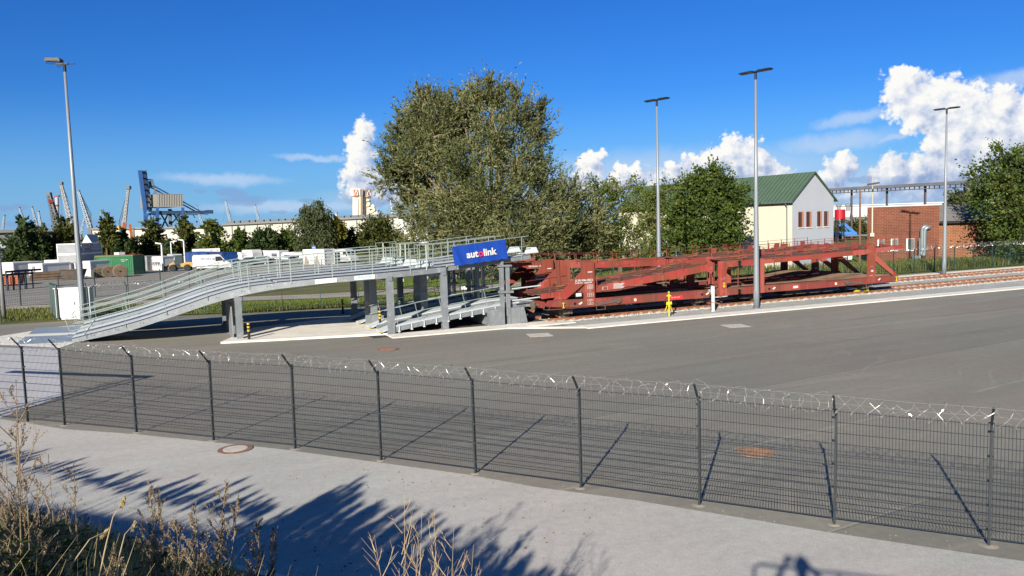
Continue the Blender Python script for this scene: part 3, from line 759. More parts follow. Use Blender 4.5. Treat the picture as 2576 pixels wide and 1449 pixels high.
for v, dv in ((-.03, 0), (3.53, 0), (4.47, 0), (8.03, 0)):          # swing gates where the bridge plate hinges
    b = MB(); s = -6.9; z = 3.24
    b.tube([rp(s, v, z + .05), rp(s, v, z + 1.22), rp(s + 1.25, v, z + 1.26), rp(s + 1.3, v, z + .45), rp(s + .1, v, z + .40)], .024, 6)
    b.beam(rp(s + .45, v, z - .1), rp(s + .45, v, z + 1.2), .06); b.build('safety_gate', GALV_RAIL, ramp, world=True)
for (a, c) in lane:                                                  # folded flaps at the hinge and the tip
    for s, o in ((-7.0, .2), (-7.0, 2.4), (-.9, .2), (-.9, 2.4)):
        b = MB(); z = tz(s) + .08
        b.prism([rp(s, a + o, z), rp(s + .9, a + o, z + .05), rp(s + .75, a + o, z + .36), rp(s + .2, a + o, z + .36)], TN * .03)
        b.prism([rp(s, a + o, z), rp(s + .9, a + o, z + .05), rp(s + .9, a + o + 1, z + .05), rp(s, a + o + 1, z)], (0, 0, .03))
        b.build('bridge_flap', GALV_L, ramp, world=True)
# columns
def column(s, v, ztop, w=.30, d=.26, name='column'):
    b = MB(); p = tr(s, v); u = TS * (w / 2); n = TN * (d / 2)
    b.prism([p - u - n, p + u - n, p + u + n, p - u + n], (0, 0, ztop))
    b.prism([p - u * 1.5 - n * 1.5, p + u * 1.5 - n * 1.5, p + u * 1.5 + n * 1.5, p - u * 1.5 + n * 1.5], (0, 0, .07))
    return b.build(name, GALV, ramp, world=True)
g1 = at(605, 857); q = g1 - TO; cs, cw = q.dot(TS), q.dot(TN)
column(cs, cw + .15, bz(cs) + .02, .30)
for dv in (3.1, 4.6, 7.4): column(cs - .1, cw + dv, bz(cs) + .02, .30)
b = MB(); b.prism([tr(cs - .30, cw + .6, .05), tr(cs - .30, cw + 2.6, .05), tr(cs - .30, cw + 2.2, 1.75), tr(cs - .30, cw + 1.0, 1.75)], TS * .06)
b.build('brace_plate', GALV_D, ramp, world=True)
for s in (-8.38, -5.53):
    for v in (.48, 3.75, 5.0, 8.3): column(s, v, bz(s) + .04, .32)
for s in (-8.38, -5.53):
    for (v0, v1) in ((.3, 3.9), (4.8, 8.5)):
        b = MB(); b.beam(tr(s, v0, bz(s) - .02), tr(s, v1, bz(s) - .02), .2, .24); b.build('cross_beam', GALV, ramp, world=True)
# lifting gantry: paired masts with rams
for v in (.30, 3.7, 5.05, 8.45):
    b = MB()
    for ds in (-.22, .12):
        p = tr(-2.12 + ds, v); b.prism([p - TS * .08 - TN * .13, p + TS * .08 - TN * .13, p + TS * .08 + TN * .13, p - TS * .08 + TN * .13], (0, 0, 3.16 if ds > 0 else 3.5))
    b.prism([tr(-2.5, v - .2, 3.12), tr(-1.8, v - .2, 3.12), tr(-1.8, v + .2, 3.12), tr(-2.5, v + .2, 3.12)], (0, 0, .09))
    b.prism([tr(-2.5, v - .22, 1.72), tr(-1.75, v - .22, 1.72), tr(-1.75, v + .16, 1.72), tr(-2.5, v + .16, 1.72)], (0, 0, .12))
    mast = b.build('lifting_mast', GALV, ramp, world=True)
    b = MB(); b.cyl(tr(-2.10, v - .1, .5), tr(-2.10, v - .1, 1.8), .05, 8); b.cyl(tr(-2.10, v - .1, 1.8), tr(-2.10, v - .1, 3.1), .032, 8)
    b.build('hydraulic_ram', mat('chrome_rod', (.55, .55, .54), .25, .8, .05), ramp, world=True)
for v, zz in ((-.05, 1.98), (-.05, 1.36), (3.9, 1.95), (3.9, 1.4)):
    b = MB(); b.tube([tr(-1.9, v, zz - .04), tr(-.2, v, zz + .04)], .035, 7); b.build('guide_bar', GALV_L, ramp, world=True)
for v in (3.0, 5.6):
    b = MB(); b.tube([tr(-1.9, v, 1.7), tr(-1.0, v, 1.74)], .03, 7); b.build('guide_bar', GALV_L, ramp, world=True)
# plates on the near girder
SX = TS
def girder_frame(s, z):
    d = (rp(s + .3, 0, tz(s + .3)) - rp(s - .3, 0, tz(s - .3))).normalized(); y = V3((0, 0, 1)); y = (y - d * y.dot(d)).normalized(); n = d.cross(y)
    return d, y, n
def plate(name, s, dz, w, h, m, out=.05):
    d, y, n = girder_frame(s, 0); c = rp(s, 0, (tz(s) + bz(s)) / 2 + dz) + n * out
    b = MB(); b.prism([c - d * w / 2 - y * h / 2, c + d * w / 2 - y * h / 2, c + d * w / 2 + y * h / 2, c - d * w / 2 + y * h / 2], -n * .012)
    o = b.build(name, m, ramp, world=True); return o, c, d, y, n
o, c, d, y, n = plate('maker_plate', -9.55, 0.0, 1.0, .20, WHITE)
LB = mat('light_blue_letters', (.08, .38, .62), .5, 0, .03)
text_mesh('maker_lettering', 'RAWIE', .19, LB, o, plane_mat(c - ramp.location + n * .002, d, y), .006, .002, sx=1.15)
o, c, d, y, n = plate('load_plate', -11.35, -.01, 1.05, .22, WHITE)
GREYT = mat('grey_letters', (.22, .22, .23), .7, 0, .03)
text_mesh('load_lettering', 'Max. Achslast       2.600 kg\nMax. Gesamtlast   3.500 kg\nZul. Fahrgeschwindigkeit 5 km/h', .055, GREYT, o, plane_mat(c - ramp.location + n * .002 + y * .0, d, y), .0, .002)
for s in np.arange(-22, -2.5, 1.15):
    d, y, n = girder_frame(s, 0)
    b = MB()
    for e in (-.06, .06):
        c = rp(s + e, 0, (tz(s) + bz(s)) / 2 + .03); b.cyl(c, c + n * .045, .02, 7)
    b.build('bolt_pair', GALV_D, ramp, world=True)

# banner tied to the near railing
ba, bb_, bc, bd = tr(-5.22, .02, 4.29), tr(-2.19, .02, 4.57), tr(-2.09, .02, 3.55), tr(-5.08, .02, 3.30)
ban = thing('banner', 'blue banner with white autolink lettering and pink o tied to the ramp railing', 'banner', bd)
b = MB(); NX, NY = 34, 12
for i in range(NX + 1):
    for j in range(NY + 1):
        u, w = i / NX, j / NY
        p = (bd.lerp(bc, u)).lerp(ba.lerp(bb_, u), w)
        fold = .02 * math.sin(u * 21 + w * 2.2) * (1 - .5 * w) + .03 * math.exp(-((u - .03 - .10 * (1 - w)) / .03) ** 2) + .02 * math.exp(-((u - .44) / .012) ** 2) - .015 * math.exp(-((u - .9) / .02) ** 2)
        b.v.append(tuple(p - TN * (.06 + fold) + V3((0, 0, .02 * math.sin(u * 37) * (1 - w)))))
for i in range(NX):
    for j in range(NY):
        a = i * (NY + 1) + j; b.f.append((a, a + NY + 1, a + NY + 2, a + 1)); b.mi.append(0)
b.build('cloth', BLUE_B, ban, smooth=True, world=True)
dx = (bc - bd).normalized(); dy = (ba - bd); dy = (dy - dx * dy.dot(dx)).normalized(); nn = dx.cross(dy)
cc = (ba + bb_ + bc + bd) / 4 + nn * .115
def letters(txt, x0, m, w): return text_mesh('lettering', txt, .50, m, ban, plane_mat(cc - ban.location + dx * x0 + dy * -.03, dx, dy), .016, .004, 'LEFT', w)
def adv(txt, w):
    cu = bpy.data.curves.new("m", 'FONT'); cu.body = txt; cu.size = .50; ob = bpy.data.objects.new("m", cu); C.objects.link(ob); bpy.context.view_layer.update()
    x = ob.dimensions.x * w; bpy.data.objects.remove(ob); bpy.data.curves.remove(cu); return x
WX = 1.0; w1, w2, w3 = adv('aut', WX), adv('o', WX), adv('link', WX); gp_ = .045; tot = w1 + w2 + w3 + gp_ * 2; x = -tot / 2 + .03
letters('aut', x, WHITE_P, WX); letters('o', x + w1 + gp_ - .01, PINK, WX); letters('link', x + w1 + w2 + gp_ * 2 - .01, WHITE_P, WX)
for k, (u, w) in enumerate([(i / 5, 0) for i in range(6)] + [(i / 5, 1) for i in range(6)]):
    p = (bd.lerp(bc, u)).lerp(ba.lerp(bb_, u), w) - TN * .05
    b = MB(); b.tube([p, p + V3((.03, 0, -.16 if w == 0 else .10))], .008, 5); b.build('tie_cord', BLACK, ban, world=True)

# lower ramps inside the frame
def lower_ramp(v0, label):
    rt = thing('lower_ramp', label, 'ramp', tr(-5, v0), 0, 'lower ramps under the loading ramp')
    zt = lambda s: float(np.interp(s, [-9.0, -8.4, -5.5, -2.2, -.3], [.14, .42, .78, 1.14, 1.20]))
    def L(s, v, z): return tr(s, v0 + v, z)
    def sec(name, s0, s1, va, vb, za, zb, m):
        b = MB(); n = 10
        for i in range(n):
            sa, sb = s0 + (s1 - s0) * i / n, s0 + (s1 - s0) * (i + 1) / n
            vs = [L(sa, va, za(sa)), L(sa, vb, za(sa)), L(sa, vb, zb(sa)), L(sa, va, zb(sa)), L(sb, va, za(sb)), L(sb, vb, za(sb)), L(sb, vb, zb(sb)), L(sb, va, zb(sb))]
            b.add(vs, [(0, 1, 5, 4), (3, 2, 6, 7), (0, 4, 7, 3), (1, 2, 6, 5), (3, 2, 1, 0), (4, 5, 6, 7)])
        return b.build(name, m, rt, world=True)
    sec('runway', -8.9, -.35, 0, 1.05, lambda s: zt(s) - .05, zt, GALV_L); sec('runway', -8.9, -.35, 2.1, 3.15, lambda s: zt(s) - .05, zt, GALV_L)
    sec('trough', -8.6, -1.2, 1.05, 2.1, lambda s: zt(s) - .16, lambda s: zt(s) - .12, GALV_D)
    for v in (0, 1.0, 2.1, 3.1): sec('girder', -8.6, -.9, v, v + .06, lambda s: zt(s) - .30, lambda s: zt(s) - .05, GALV)
    sec('walkway', -8.4, -1.6, -.02, .32, lambda s: zt(s) + .002, lambda s: zt(s) + .02, GALV_L)
    for s in np.arange(-8.0, -2.0, .66):
        b = MB(); b.beam(L(s, -.04, zt(s) - .06), L(s, -.04, zt(s) - .30), .04); b.cyl(L(s, -.04, zt(s) - .36), L(s, -.04, zt(s) - .31), .07, 8); b.build('foot_bolt', GALV_L, rt, world=True)
    for v in (.05, 3.1):
        b = MB()
        for q in (.95, .5): b.tube([L(s, v, zt(s) + q) for s in (-8.7, -7, -5.5, -4, -2.3)], .021, 6)
        for s in (-8.0, -6.9, -5.6, -4.3, -3.1): b.beam(L(s, v, zt(s) - .1), L(s - .22, v, zt(s - .22) + .95), .045, .02)
        b.build('railing', GALV_RAIL, rt, world=True)
    for v in (.0, 2.1):                                              # tip beams that reach the wagon
        b = MB(); b.prism([L(-1.3, v, .93), L(-.38, v, .84), L(-.38, v, 1.16), L(-1.3, v, 1.2)], TN * .05)
        b.prism([L(-1.3, v + .95, .93), L(-.38, v + .95, .84), L(-.38, v + .95, 1.16), L(-1.3, v + .95, 1.2)], TN * .05)
        b.prism([L(-.42, v, .84), L(-.36, v, .84), L(-.36, v, 1.16), L(-.42, v, 1.16)], TN * 1.0); b.build('tip_beam', GALV, rt, world=True)
    for v in (.0, 2.1):
        b = MB(); b.prism([L(-8.98, v, .13), L(-8.86, v, .145), L(-8.86, v + .2, .145), L(-8.98, v + .2, .13)], (0, 0, .05)); b.build('yellow_edge', YELLOW, rt, world=True)
    return rt
lower_ramp(.42, 'near lower ramp with thin handrails sloping up inside the ramp frame behind the front columns')
lower_ramp(4.9, 'far lower ramp in the shade behind the near one inside the ramp frame')
for v0, lb in ((.0, 'light grey steel machine box at the foot of the near lifting mast'), (4.75, 'shaded grey steel machine box under the far lifting mast')):
    mb = thing('machine_box', lb, 'machine box', tr(-2.4, v0), 0, 'machine boxes of the lifting masts')
    b = MB(); b.prism([tr(-3.15, v0 + .1, .05), tr(-2.3, v0 + .1, .05), tr(-2.3, v0 + .1, .98), tr(-3.15, v0 + .1, .86)], TN * 2.9); b.build('housing', GALV, mb, world=True)
    b = MB(); b.prism([tr(-1.9, v0 + .12, .05), tr(-1.42, v0 + .12, .05), tr(-1.42, v0 + .12, .92), tr(-1.9, v0 + .12, .92)], TN * 1.2); b.build('door_panel', GALV_D, mb, world=True)
    b = MB(); b.prism([tr(-1.42, v0 + .05, .03), tr(-.98, v0 + .05, .03), tr(-1.18, v0 + .05, .92), tr(-1.42, v0 + .05, .92)], TN * 1.3)
    for k in range(4): b.prism([tr(-1.35 + k * .09, v0 + .02, .05), tr(-1.31 + k * .09, v0 + .02, .05), tr(-1.33 + k * .09, v0 + .05, .3)], TN * .03)
    b.build('sloped_cover', GALV, mb, world=True)

# bollards
def bollard(px, py, label, h=.93):
    g = at(px, py); o = thing('bollard', label, 'bollard', (g.x, g.y, .0 if py > 850 else .10), 0, 'black and yellow bollards by the slab')
    b = MB(); b.lathe([(.13, 0), (.13, .02), (.065, .03), (.065, h - .03), (.045, h)], 14); b.build('body', BLACK, o, smooth=False)
    for z in (h * .52, h * .70, h * .88):
        b = MB(); b.lathe([(.069, z), (.070, z + .005), (.070, z + .08), (.069, z + .085)], 14); b.build('band', YELLOW, o)
bollard(627, 858, 'black and yellow bollard beside the first ramp column on the left')
bollard(863, 793, 'small black and yellow bollard at the far corner of the concrete slab')
bollard(957, 829, 'black and yellow bollard at the near right edge of the concrete slab')
g = tr(cs, cw + .15)
b = MB()
for k in range(6):
    z = .3 + k * .14; p = g + TS * .165 - TN * .12
    b.prism([p + V3((0, 0, z)), p + TN * .08 + V3((0, 0, z + .06)), p + TN * .08 + V3((0, 0, z + .13)), p + V3((0, 0, z + .07))], TS * .012)
b.build('hazard_stripes', YELLOW, ramp, world=True)

# ================================================================ tracks
def track(w, s0, s1, label):
    o = thing('railway_track', label, 'track', tr(s0, w + .75), 0, 'railway tracks')
    for k in (0, 1.5):
        b = MB()
        def P(s, dw, z): return tr(s, w + k + dw, z)
        prof = [(-.075, .03), (.075, .03), (.075, .045), (.012, .06), (.012, .135), (.036, .145), (.036, .175), (-.036, .175), (-.036, .145), (-.012, .135), (-.012, .06), (-.075, .045)]
        b.prism([P(s0, a, z) for a, z in prof], TS * (s1 - s0)); b.build('rail', RUST, o, world=True)
        b = MB(); b.prism([P(s0, -.030, .176), P(s0, .030, .176), P(s0, .030, .178), P(s0, -.030, .178)], TS * (s1 - s0)); b.build('rail_head', RAILTOP, o, world=True)
    b = MB(); bc_ = MB()
    s = s0 + .3
    while s < s1:
        b.prism([tr(s - .12, w - .45, 0), tr(s + .12, w - .45, 0), tr(s + .10, w - .45, .055), tr(s - .10, w - .45, .055)], TN * 2.4)
        for k in (0, 1.5):
            for e in (-.1, .1): bc_.prism([tr(s - .06, w + k + e - .03, .05), tr(s + .06, w + k + e - .03, .05), tr(s + .06, w + k + e + .03, .05), tr(s - .06, w + k + e + .03, .05)], (0, 0, .06))
        s += .63
    tag(b.build('sleepers', SLEEPER, o, world=True), kind='stuff'); tag(bc_.build('rail_clips', mat('clip_steel', (.36, .27, .2), .7, 0, .2, 5), o, world=True), kind='stuff')
    return o
track(0, .2, 80, 'rusty railway track nearest the asphalt yard under the near wagon')
track(4.75, .2, 80, 'rusty railway track behind the near one under the rear wagon')

# ================================================================ car carrier wagons (x along the train, y across, origin on the track centre)
def wagon(s0, w, label, unit_deck, numbers, near):
    o = thing('car_carrier_wagon', label, 'wagon', tr(s0, w + .75), math.atan2(TS.y, TS.x), 'red car carrier wagons')
    Y = 1.5
    def side_poly(name, poly, y, t, m, par=o):
        b = MB(); b.prism([(x, y - t / 2, z) for x, z in poly], (0, t, 0)); return b.build(name, m, par)
    def rect(x0, x1, z0, z1): return [(x0, z0), (x1, z0), (x1, z1), (x0, z1)]
    posts = {}
    for sg in (-1, 1):
        y = sg * Y
        f1 = side_poly('side_frame', [(-.42, 1.0), (-.15, .92), (1.0, .80), (4.2, .77), (10.6, .70), (10.6, 1.14), (4.9, 1.14), (-.12, 1.25)], y, .12, RED_D)
        f2 = side_poly('side_frame', [(11.0, .74), (12.65, .76), (12.65, 1.17), (11.0, 1.17)], y, .12, RED_D)
        side_poly('side_frame', [(12.95, .76), (19, .72), (25, .78), (26.25, .83), (26.35, 1.18), (24.5, 1.16), (19, 1.10), (12.95, 1.17)], y, .12, RED_D)
        b = MB()
        for xa, xb in ((-.1, 10.6), (13, 26.2)): b.beam((xa, y - sg * .05, 1.16), (xb, y - sg * .05, 1.16), .24, .03); b.beam((xa, y - sg * .05, .75), (xb, y - sg * .05, .75), .20, .03)
        b.build('frame_flange', RED_D, o)
        # end panel with its raking strut
        pp = side_poly('end_panel', rect(2.1, 2.68, .78, 3.2), y - sg * -.03, .14, RED); posts[sg] = pp
        b = MB(); b.beam((2.04, y - sg * .10, .8), (2.04, y - sg * .10, 3.2), .03, .2); b.beam((2.74, y - sg * .10, .8), (2.74, y - sg * .10, 3.2), .03, .2); b.build('web', RED_D, pp)
        side_poly('raking_strut', [(2.1, 2.84), (2.1, 2.05), (.92, 1.25), (.18, 1.27)], y, .10, RED)
        side_poly('centre_post', [(11.23, .77), (11.76, .77), (11.76, 2.2), (11.86, 2.42), (12.62, 2.45), (12.62, 2.82), (11.23, 2.80)], y, .15, RED)
        side_poly('deck_bracket', [(12.98, 2.46), (13.25, 2.42), (14.23, 2.48), (14.23, 2.80), (12.98, 2.76)], y, .13, RED)
        side_poly('post', rect(14.23, 14.65, .74, 2.82), y, .16, RED)
        side_poly('top_beam', [(14.65, 2.50), (23.54, 2.70), (23.54, 3.02), (14.65, 2.76)], y, .12, RED)
        side_poly('end_post', rect(23.54, 24.12, .80, 3.30), y, .16, RED)
        side_poly('tip_beam', [(24.12, 2.76), (26.6, 2.96), (26.76, 3.0), (26.76, 3.20), (26.5, 3.18), (24.12, 3.06)], y, .12, RED)
        side_poly('raking_strut', [(24.12, 2.72), (24.12, 2.25), (25.85, 1.18), (26.28, 1.18)], y, .10, RED)
        # tilting deck of the first unit
        xs = [p[0] for p in unit_deck]; 
        bot = [(x, z - (.26 + .14 * min(1, max(0, (x + .4) / 6)))) for x, z in unit_deck]
        side_poly('deck_beam', unit_deck + bot[::-1], sg * 1.33, .10, RED)
        b = MB(); zt = lambda x: float(np.interp(x, xs, [p[1] for p in unit_deck]))
        for i, x in enumerate(np.arange(xs[0] + .5, xs[-1], 1.45)):
            b.beam((x, sg * 1.40, zt(x) - .1), (x - .06, sg * 1.42, zt(x) + .50), .036, .036)
        b.tube([(x - .06, sg * 1.42, zt(x) + .47) for x in np.linspace(xs[0] + .5, xs[-1] - .4, 9)], .012, 4)
        b.build('wire_rail', RED_D, o)
        b = MB(); z2 = lambda x: 2.80 + (x - 12.9) * .0255
        for x in np.arange(13.1, 26.3, 1.3): b.beam((x, sg * 1.42, z2(x) - .05), (x, sg * 1.44, z2(x) + .56), .036, .036)
        b.tube([(13.1, sg * 1.44, z2(13.1) + .53), (19, sg * 1.44, z2(19) + .50), (26, sg * 1.44, z2(26) + .53)], .012, 4)
        b.tube([(13.1, sg * 1.44, z2(13.1) + .3), (19, sg * 1.44, z2(19) + .27), (26, sg * 1.44, z2(26) + .3)], .010, 4)
        b.build('wire_rail', RED_D, o)
        for bx in (1.25, 10.1, 14.55, 23.8):
            b = MB(); b.box(bx - .28, bx + .28, sg * 1.02 - .1, sg * 1.02 + .1, .40, .62); b.prism([(bx - .55, sg * 1.05, .66), (bx + .55, sg * 1.05, .66), (bx + .3, sg * 1.05, .60), (bx - .3, sg * 1.05, .60)], (0, .1, 0))
            b.cyl((bx, sg * 1.0, .50), (bx, sg * 1.18, .50), .10, 10); b.build('axle_box', WHEELM, o)
        for hx, sx in ((4.15, -1), (21.55, 1)):
            b = MB(); b.cyl((hx, sg * 1.56, .97), (hx, sg * 1.66, .97), .16, 14); b.prism([(hx, sg * 1.58, 1.03), (hx, sg * 1.58, .90), (hx + sx * 1.45, sg * 1.58, .76), (hx + sx * 1.45, sg * 1.58, .94)], (0, sg * .03, 0))
            b.build('hand_brake', mat('brake_cover', (.10, .065, .05), .8, 0, .2, 4), o)
        b = MB()
        for x in (2.8, 23.35): b.tube([(x, sg * 1.52, .78), (x, sg * 1.55, .55), (x + .55, sg * 1.55, .55), (x + .55, sg * 1.52, .78)], .018, 5)
        b.tube([(-.35, sg * 1.5, .98), (-.45, sg * 1.52, .80), (-.15, sg * 1.52, .74), (0, sg * 1.5, .92)], .018, 5); b.build('step_iron', WHEELM, o)
        b = MB()
        for x in (.72, 26.1): b.lathe([(.0, .80)] + [(.07, .80), (.03, .86), (.03, 1.0), (.08, 1.05), (.02, 1.1)], 10, (x, sg * 1.62))
        b.build('tow_hook', YELLOW, o)
    # upper decks
    b = MB(); n = len(unit_deck)
    for i in range(n - 1):
        (xa, za), (xb, zb) = unit_deck[i], unit_deck[i + 1]
        for y0, y1, dz in ((-1.28, -.35, -.03), (-.35, .35, -.10), (.35, 1.28, -.03)):
            b.add([(xa, y0, za + dz), (xb, y0, zb + dz), (xb, y1, zb + dz), (xa, y1, za + dz), (xa, y0, za + dz - .05), (xb, y0, zb + dz - .05), (xb, y1, zb + dz - .05), (xa, y1, za + dz - .05)],
                  [(0, 1, 2, 3), (7, 6, 5, 4), (0, 4, 5, 1), (1, 5, 6, 2), (2, 6, 7, 3), (3, 7, 4, 0)])
    for x in np.arange(unit_deck[0][0] + .7, unit_deck[-1][0], 1.15):
        z = float(np.interp(x, [p[0] for p in unit_deck], [p[1] for p in unit_deck])); b.beam((x, -1.3, z - .14), (x, 1.3, z - .14), .10, .12)
    b.build('tilting_deck', RUSTDECK, o)
    b = MB()
    for y0, y1, dz in ((-1.42, -.35, -.02), (-.35, .35, -.09), (.35, 1.42, -.02)):
        b.prism([(12.9, y0, 2.80 + dz), (23.6, y0, 3.05 + dz), (26.5, y0, 3.18 + dz), (26.5, y0, 3.13 + dz), (23.6, y0, 3.0 + dz), (12.9, y0, 2.75 + dz)], (0, y1 - y0, 0))
    for x in np.arange(13.2, 26, 1.2): b.beam((x, -1.45, 2.68 + (x - 12.9) * .0255), (x, 1.45, 2.68 + (x - 12.9) * .0255), .12, .14)
    b.build('upper_deck', RUSTDECK, o)
    rnd = random.Random(3)
    for x in np.arange(13.5, 25.5, .8):                              # wheel chock rails and loose ends on the deck
        y = rnd.choice([-1.1, -.5, .5, 1.1]); z = 2.80 + (x - 12.9) * .0255
        b = MB(); b.beam((x, y, z + .03), (x + rnd.uniform(.3, .9), y + rnd.uniform(-.06, .06), z + rnd.uniform(.02, .12)), .16, .04); b.build('chock_rail', RUST, o)
    for x in np.arange(unit_deck[0][0] + 1, unit_deck[-1][0] - .6, .9):
        y = rnd.choice([-1.1, -.5, .5, 1.1]); z = float(np.interp(x, [p[0] for p in unit_deck], [p[1] for p in unit_deck]))
        b = MB(); b.beam((x, y, z + .02), (x + rnd.uniform(.3, .8), y + rnd.uniform(-.06, .06), z + rnd.uniform(.02, .1)), .16, .04); b.build('chock_rail', RUST, o)
    for x in (16.6, 19.9, 22.4, 24.9):                               # short upright stops on the deck
        z = 2.80 + (x - 12.9) * .0255; b = MB(); b.box(x, x + .34, .85, .97, z, z + .36); b.build('deck_stop', RED_D, o); b = MB(); b.box(x + .4, x + .74, -1.0, -.9, z, z + .2); b.build('deck_stop', RED_D, o)
    # lower decks
    b = MB()
    for (xa, xb, z) in ((.3, 10.5, 1.06), (11.8, 13.4, 1.1), (13.0, 26.0, 1.04)):
        for y0, y1 in ((-1.36, -.5), (.5, 1.36)): b.box(xa, xb, y0, y1, z - .04, z + (.03 if y0 < 0 else .03))
        b.box(xa, xb, -.5, .5, z - .16, z - .12)
    for y0, y1 in ((-1.36, -.5), (.5, 1.36)):
        b.prism([(20.0, y0, 1.06), (22.6, y0, 1.36), (23.2, y0, 1.38), (26.2, y0, 1.22), (26.2, y0, 1.18), (20.0, y0, 1.04)], (0, y1 - y0, 0))
    b.build('lower_deck', TANDECK, o)
    b = MB()
    for x in np.arange(.6, 26, 1.25): b.box(x - .06, x + .06, -1.44, 1.44, .78, .90)
    b.box(-.3, 10.6, -.25, .25, .72, 1.0); b.box(11.0, 26.2, -.25, .25, .72, .92)
    b.box(3.5, 5.0, -.9, .9, .42, .8); b.box(6.4, 7.4, -.4, .4, .45, .8); b.box(17.0, 18.4, -.9, .9, .42, .8)
    b.build('underframe', DARK, o)
    b = MB()
    for y in (-1.1, 1.1): b.box(10.5, 11.1, y - .12, y + .12, .82, 1.02)
    for y in (-1.42, 1.42):
        for x in (10.95, 12.75): b.beam((x, y, 1.15), (x, y, 2.75), .045); 
        for z in np.arange(1.35, 2.6, .3): b.beam((10.95, y, z), (10.95, y - math.copysign(.38, y), z), .03)
    b.build('ladder', RED_D, o)
    # end beams, buffers and hooks
    for x, sg in ((-.30, -1), (26.25, 1)):
        b = MB(); b.box(min(x, x + .14 * sg), max(x, x + .14 * sg), -1.42, 1.42, .86, 1.2); b.build('end_beam', RED_D, o)
        for y in (-.88, .88):
            b = MB(); b.cyl((x + .1 * sg, y, 1.0), (x + .42 * sg, y, 1.0), .09, 12); b.cyl((x + .42 * sg, y, 1.0), (x + .48 * sg, y, 1.0), .25, 18); b.build('buffer', WHEELM, o)
    # wheels
    for bx in (1.25, 10.1, 14.55, 23.8):
        ax = MB(); ax.cyl((bx, -1.0, .50), (bx, 1.0, .50), .07, 8); ao = ax.build('wheelset', WHEELM, o)
        for y in (-.76, .76):
            b = MB(); 
            def ring(yy, r): return [(bx + r * math.cos(2 * math.pi * k / 28), yy, .50 + r * math.sin(2 * math.pi * k / 28)) for k in range(28)]
            s_ = math.copysign(1, y); R_ = [ring(y - s_ * .065, .345), ring(y - s_ * .04, .345), ring(y - s_ * .035, .318), ring(y + s_ * .065, .312), ring(y + s_ * .065, .25), ring(y + s_ * .02, .24), ring(y + s_ * .03, .09), ring(y + s_ * .1, .085)]
            vs = [p for r in R_ for p in r]; fs = [(i * 28 + k, i * 28 + (k + 1) % 28, (i + 1) * 28 + (k + 1) % 28, (i + 1) * 28 + k) for i in range(len(R_) - 1) for k in range(28)]
            fs += [tuple(range(27, -1, -1)), tuple((len(R_) - 1) * 28 + k for k in range(28))]
            b.add(vs, fs); b.build('wheel', WHEELM, ao)
    # white markings on the side towards the yard
    def lab(txt, x, z, size, par=o, m=WHITE_P, y=-Y - .085, bold=0.0, al='LEFT', sx=1.0): return text_mesh('marking', txt, size, m, par, plane_mat((x, y, z), (1, 0, 0), (0, 0, 1)), bold, .001, al, sx)
    P_ = posts[-1]
    yp = -Y - .115
    lab(numbers[0], 1.46, 2.21, .155, P_, y=yp if False else -Y - .108, bold=.004); lab(numbers[1], 1.46, 2.08, .11, P_, y=-Y - .108, bold=.003)
    b = MB()                                                          # framed lettering fields as printed on the panel
    def field(x0, x1, z0, z1, cols, rows):
        for k in range(cols + 1): x = x0 + (x1 - x0) * k / cols; b.box(x - .006, x + .006, -Y - .106, -Y - .100, z0, z1)
        for k in range(rows + 1): z = z0 + (z1 - z0) * k / rows; b.box(x0, x1, -Y - .106, -Y - .100, z - .006, z + .006)
    field(2.22, 2.56, 1.74, 1.95, 3, 3); field(2.22, 2.58, 1.32, 1.50, 3, 2); field(2.22, 2.56, 1.06, 1.16, 3, 1); field(2.22, 2.56, .88, .97, 2, 1)
    for x, z, w_, h_ in ((2.40, 2.62, .28, .05),): b.box(x - w_ / 2, x + w_ / 2, -Y - .106, -Y - .100, z, z + h_)
    b.build('lettering_frame', WHITE_P, P_)
    for t_, z in (('ABC', 1.90), ('S 16,5', 1.83), ('21,0 t', 1.77), ('27,02 m', 1.66), ('27 t', 1.58), ('a-a 9,0', 1.42), ('KBr', 1.10), ('1-11-3', .91)): lab(t_, 2.39, z, .055, P_, y=-Y - .110, al='CENTER')
    b = MB(); b.box(1.46, 1.9, -Y - .09, -Y - .07, 1.30, 1.58) ; 
    tg = b.build('lamp_bracket', DARK, o); b = MB(); b.box(1.50, 1.84, -Y - .10, -Y - .091, 1.36, 1.54); b.build('tail_board', WHITE_P, tg)
    b = MB(); b.box(7.55, 8.55, -Y - .075, -Y - .065, .75, .98); rp_ = b.build('red_plate', mat('sign_red', (.5, .03, .03), .5, 0, .05), o)
    lab('DB  45 07 01 007', 8.05, .88, .085, rp_, y=-Y - .08, al='CENTER')
    b = MB(); b.box(16.9, 17.45, -Y - .075, -Y - .065, .83, 1.03); sg_ = b.build('red_plate', mat('sign_red', (.5, .03, .03), .5), o)
    b = MB(); b.box(16.98, 17.37, -Y - .082, -Y - .076, .86, 1.0); b.build('plate_field', WHITE_P, sg_)
    b = MB(); b.box(3.3, 3.62, -1.33 - .075, -1.33 - .06, unit_deck[1][1] - .26, unit_deck[1][1] - .08)
    for k in range(5): b.box(4.0, 4.7 - .06 * (k % 3), -1.33 - .075, -1.33 - .06, unit_deck[1][1] + .02 - .06 * k, unit_deck[1][1] + .05 - .06 * k)
    b.build('deck_lettering', WHITE_P, o) if near else None
    for (x, z, s_) in ((11.5, 1.32, .11),):
        b = MB(); b.cyl((x + .05, -Y - .10, z), (x + .05, -Y - .085, z), .085, 14); b.prism([(x - .04, -Y - .10, z + .11), (x + .14, -Y - .10, z + .11), (x + .05, -Y - .10, z + .25)], (0, .015, 0)); b.build('warning_sign', YELLOW, o)
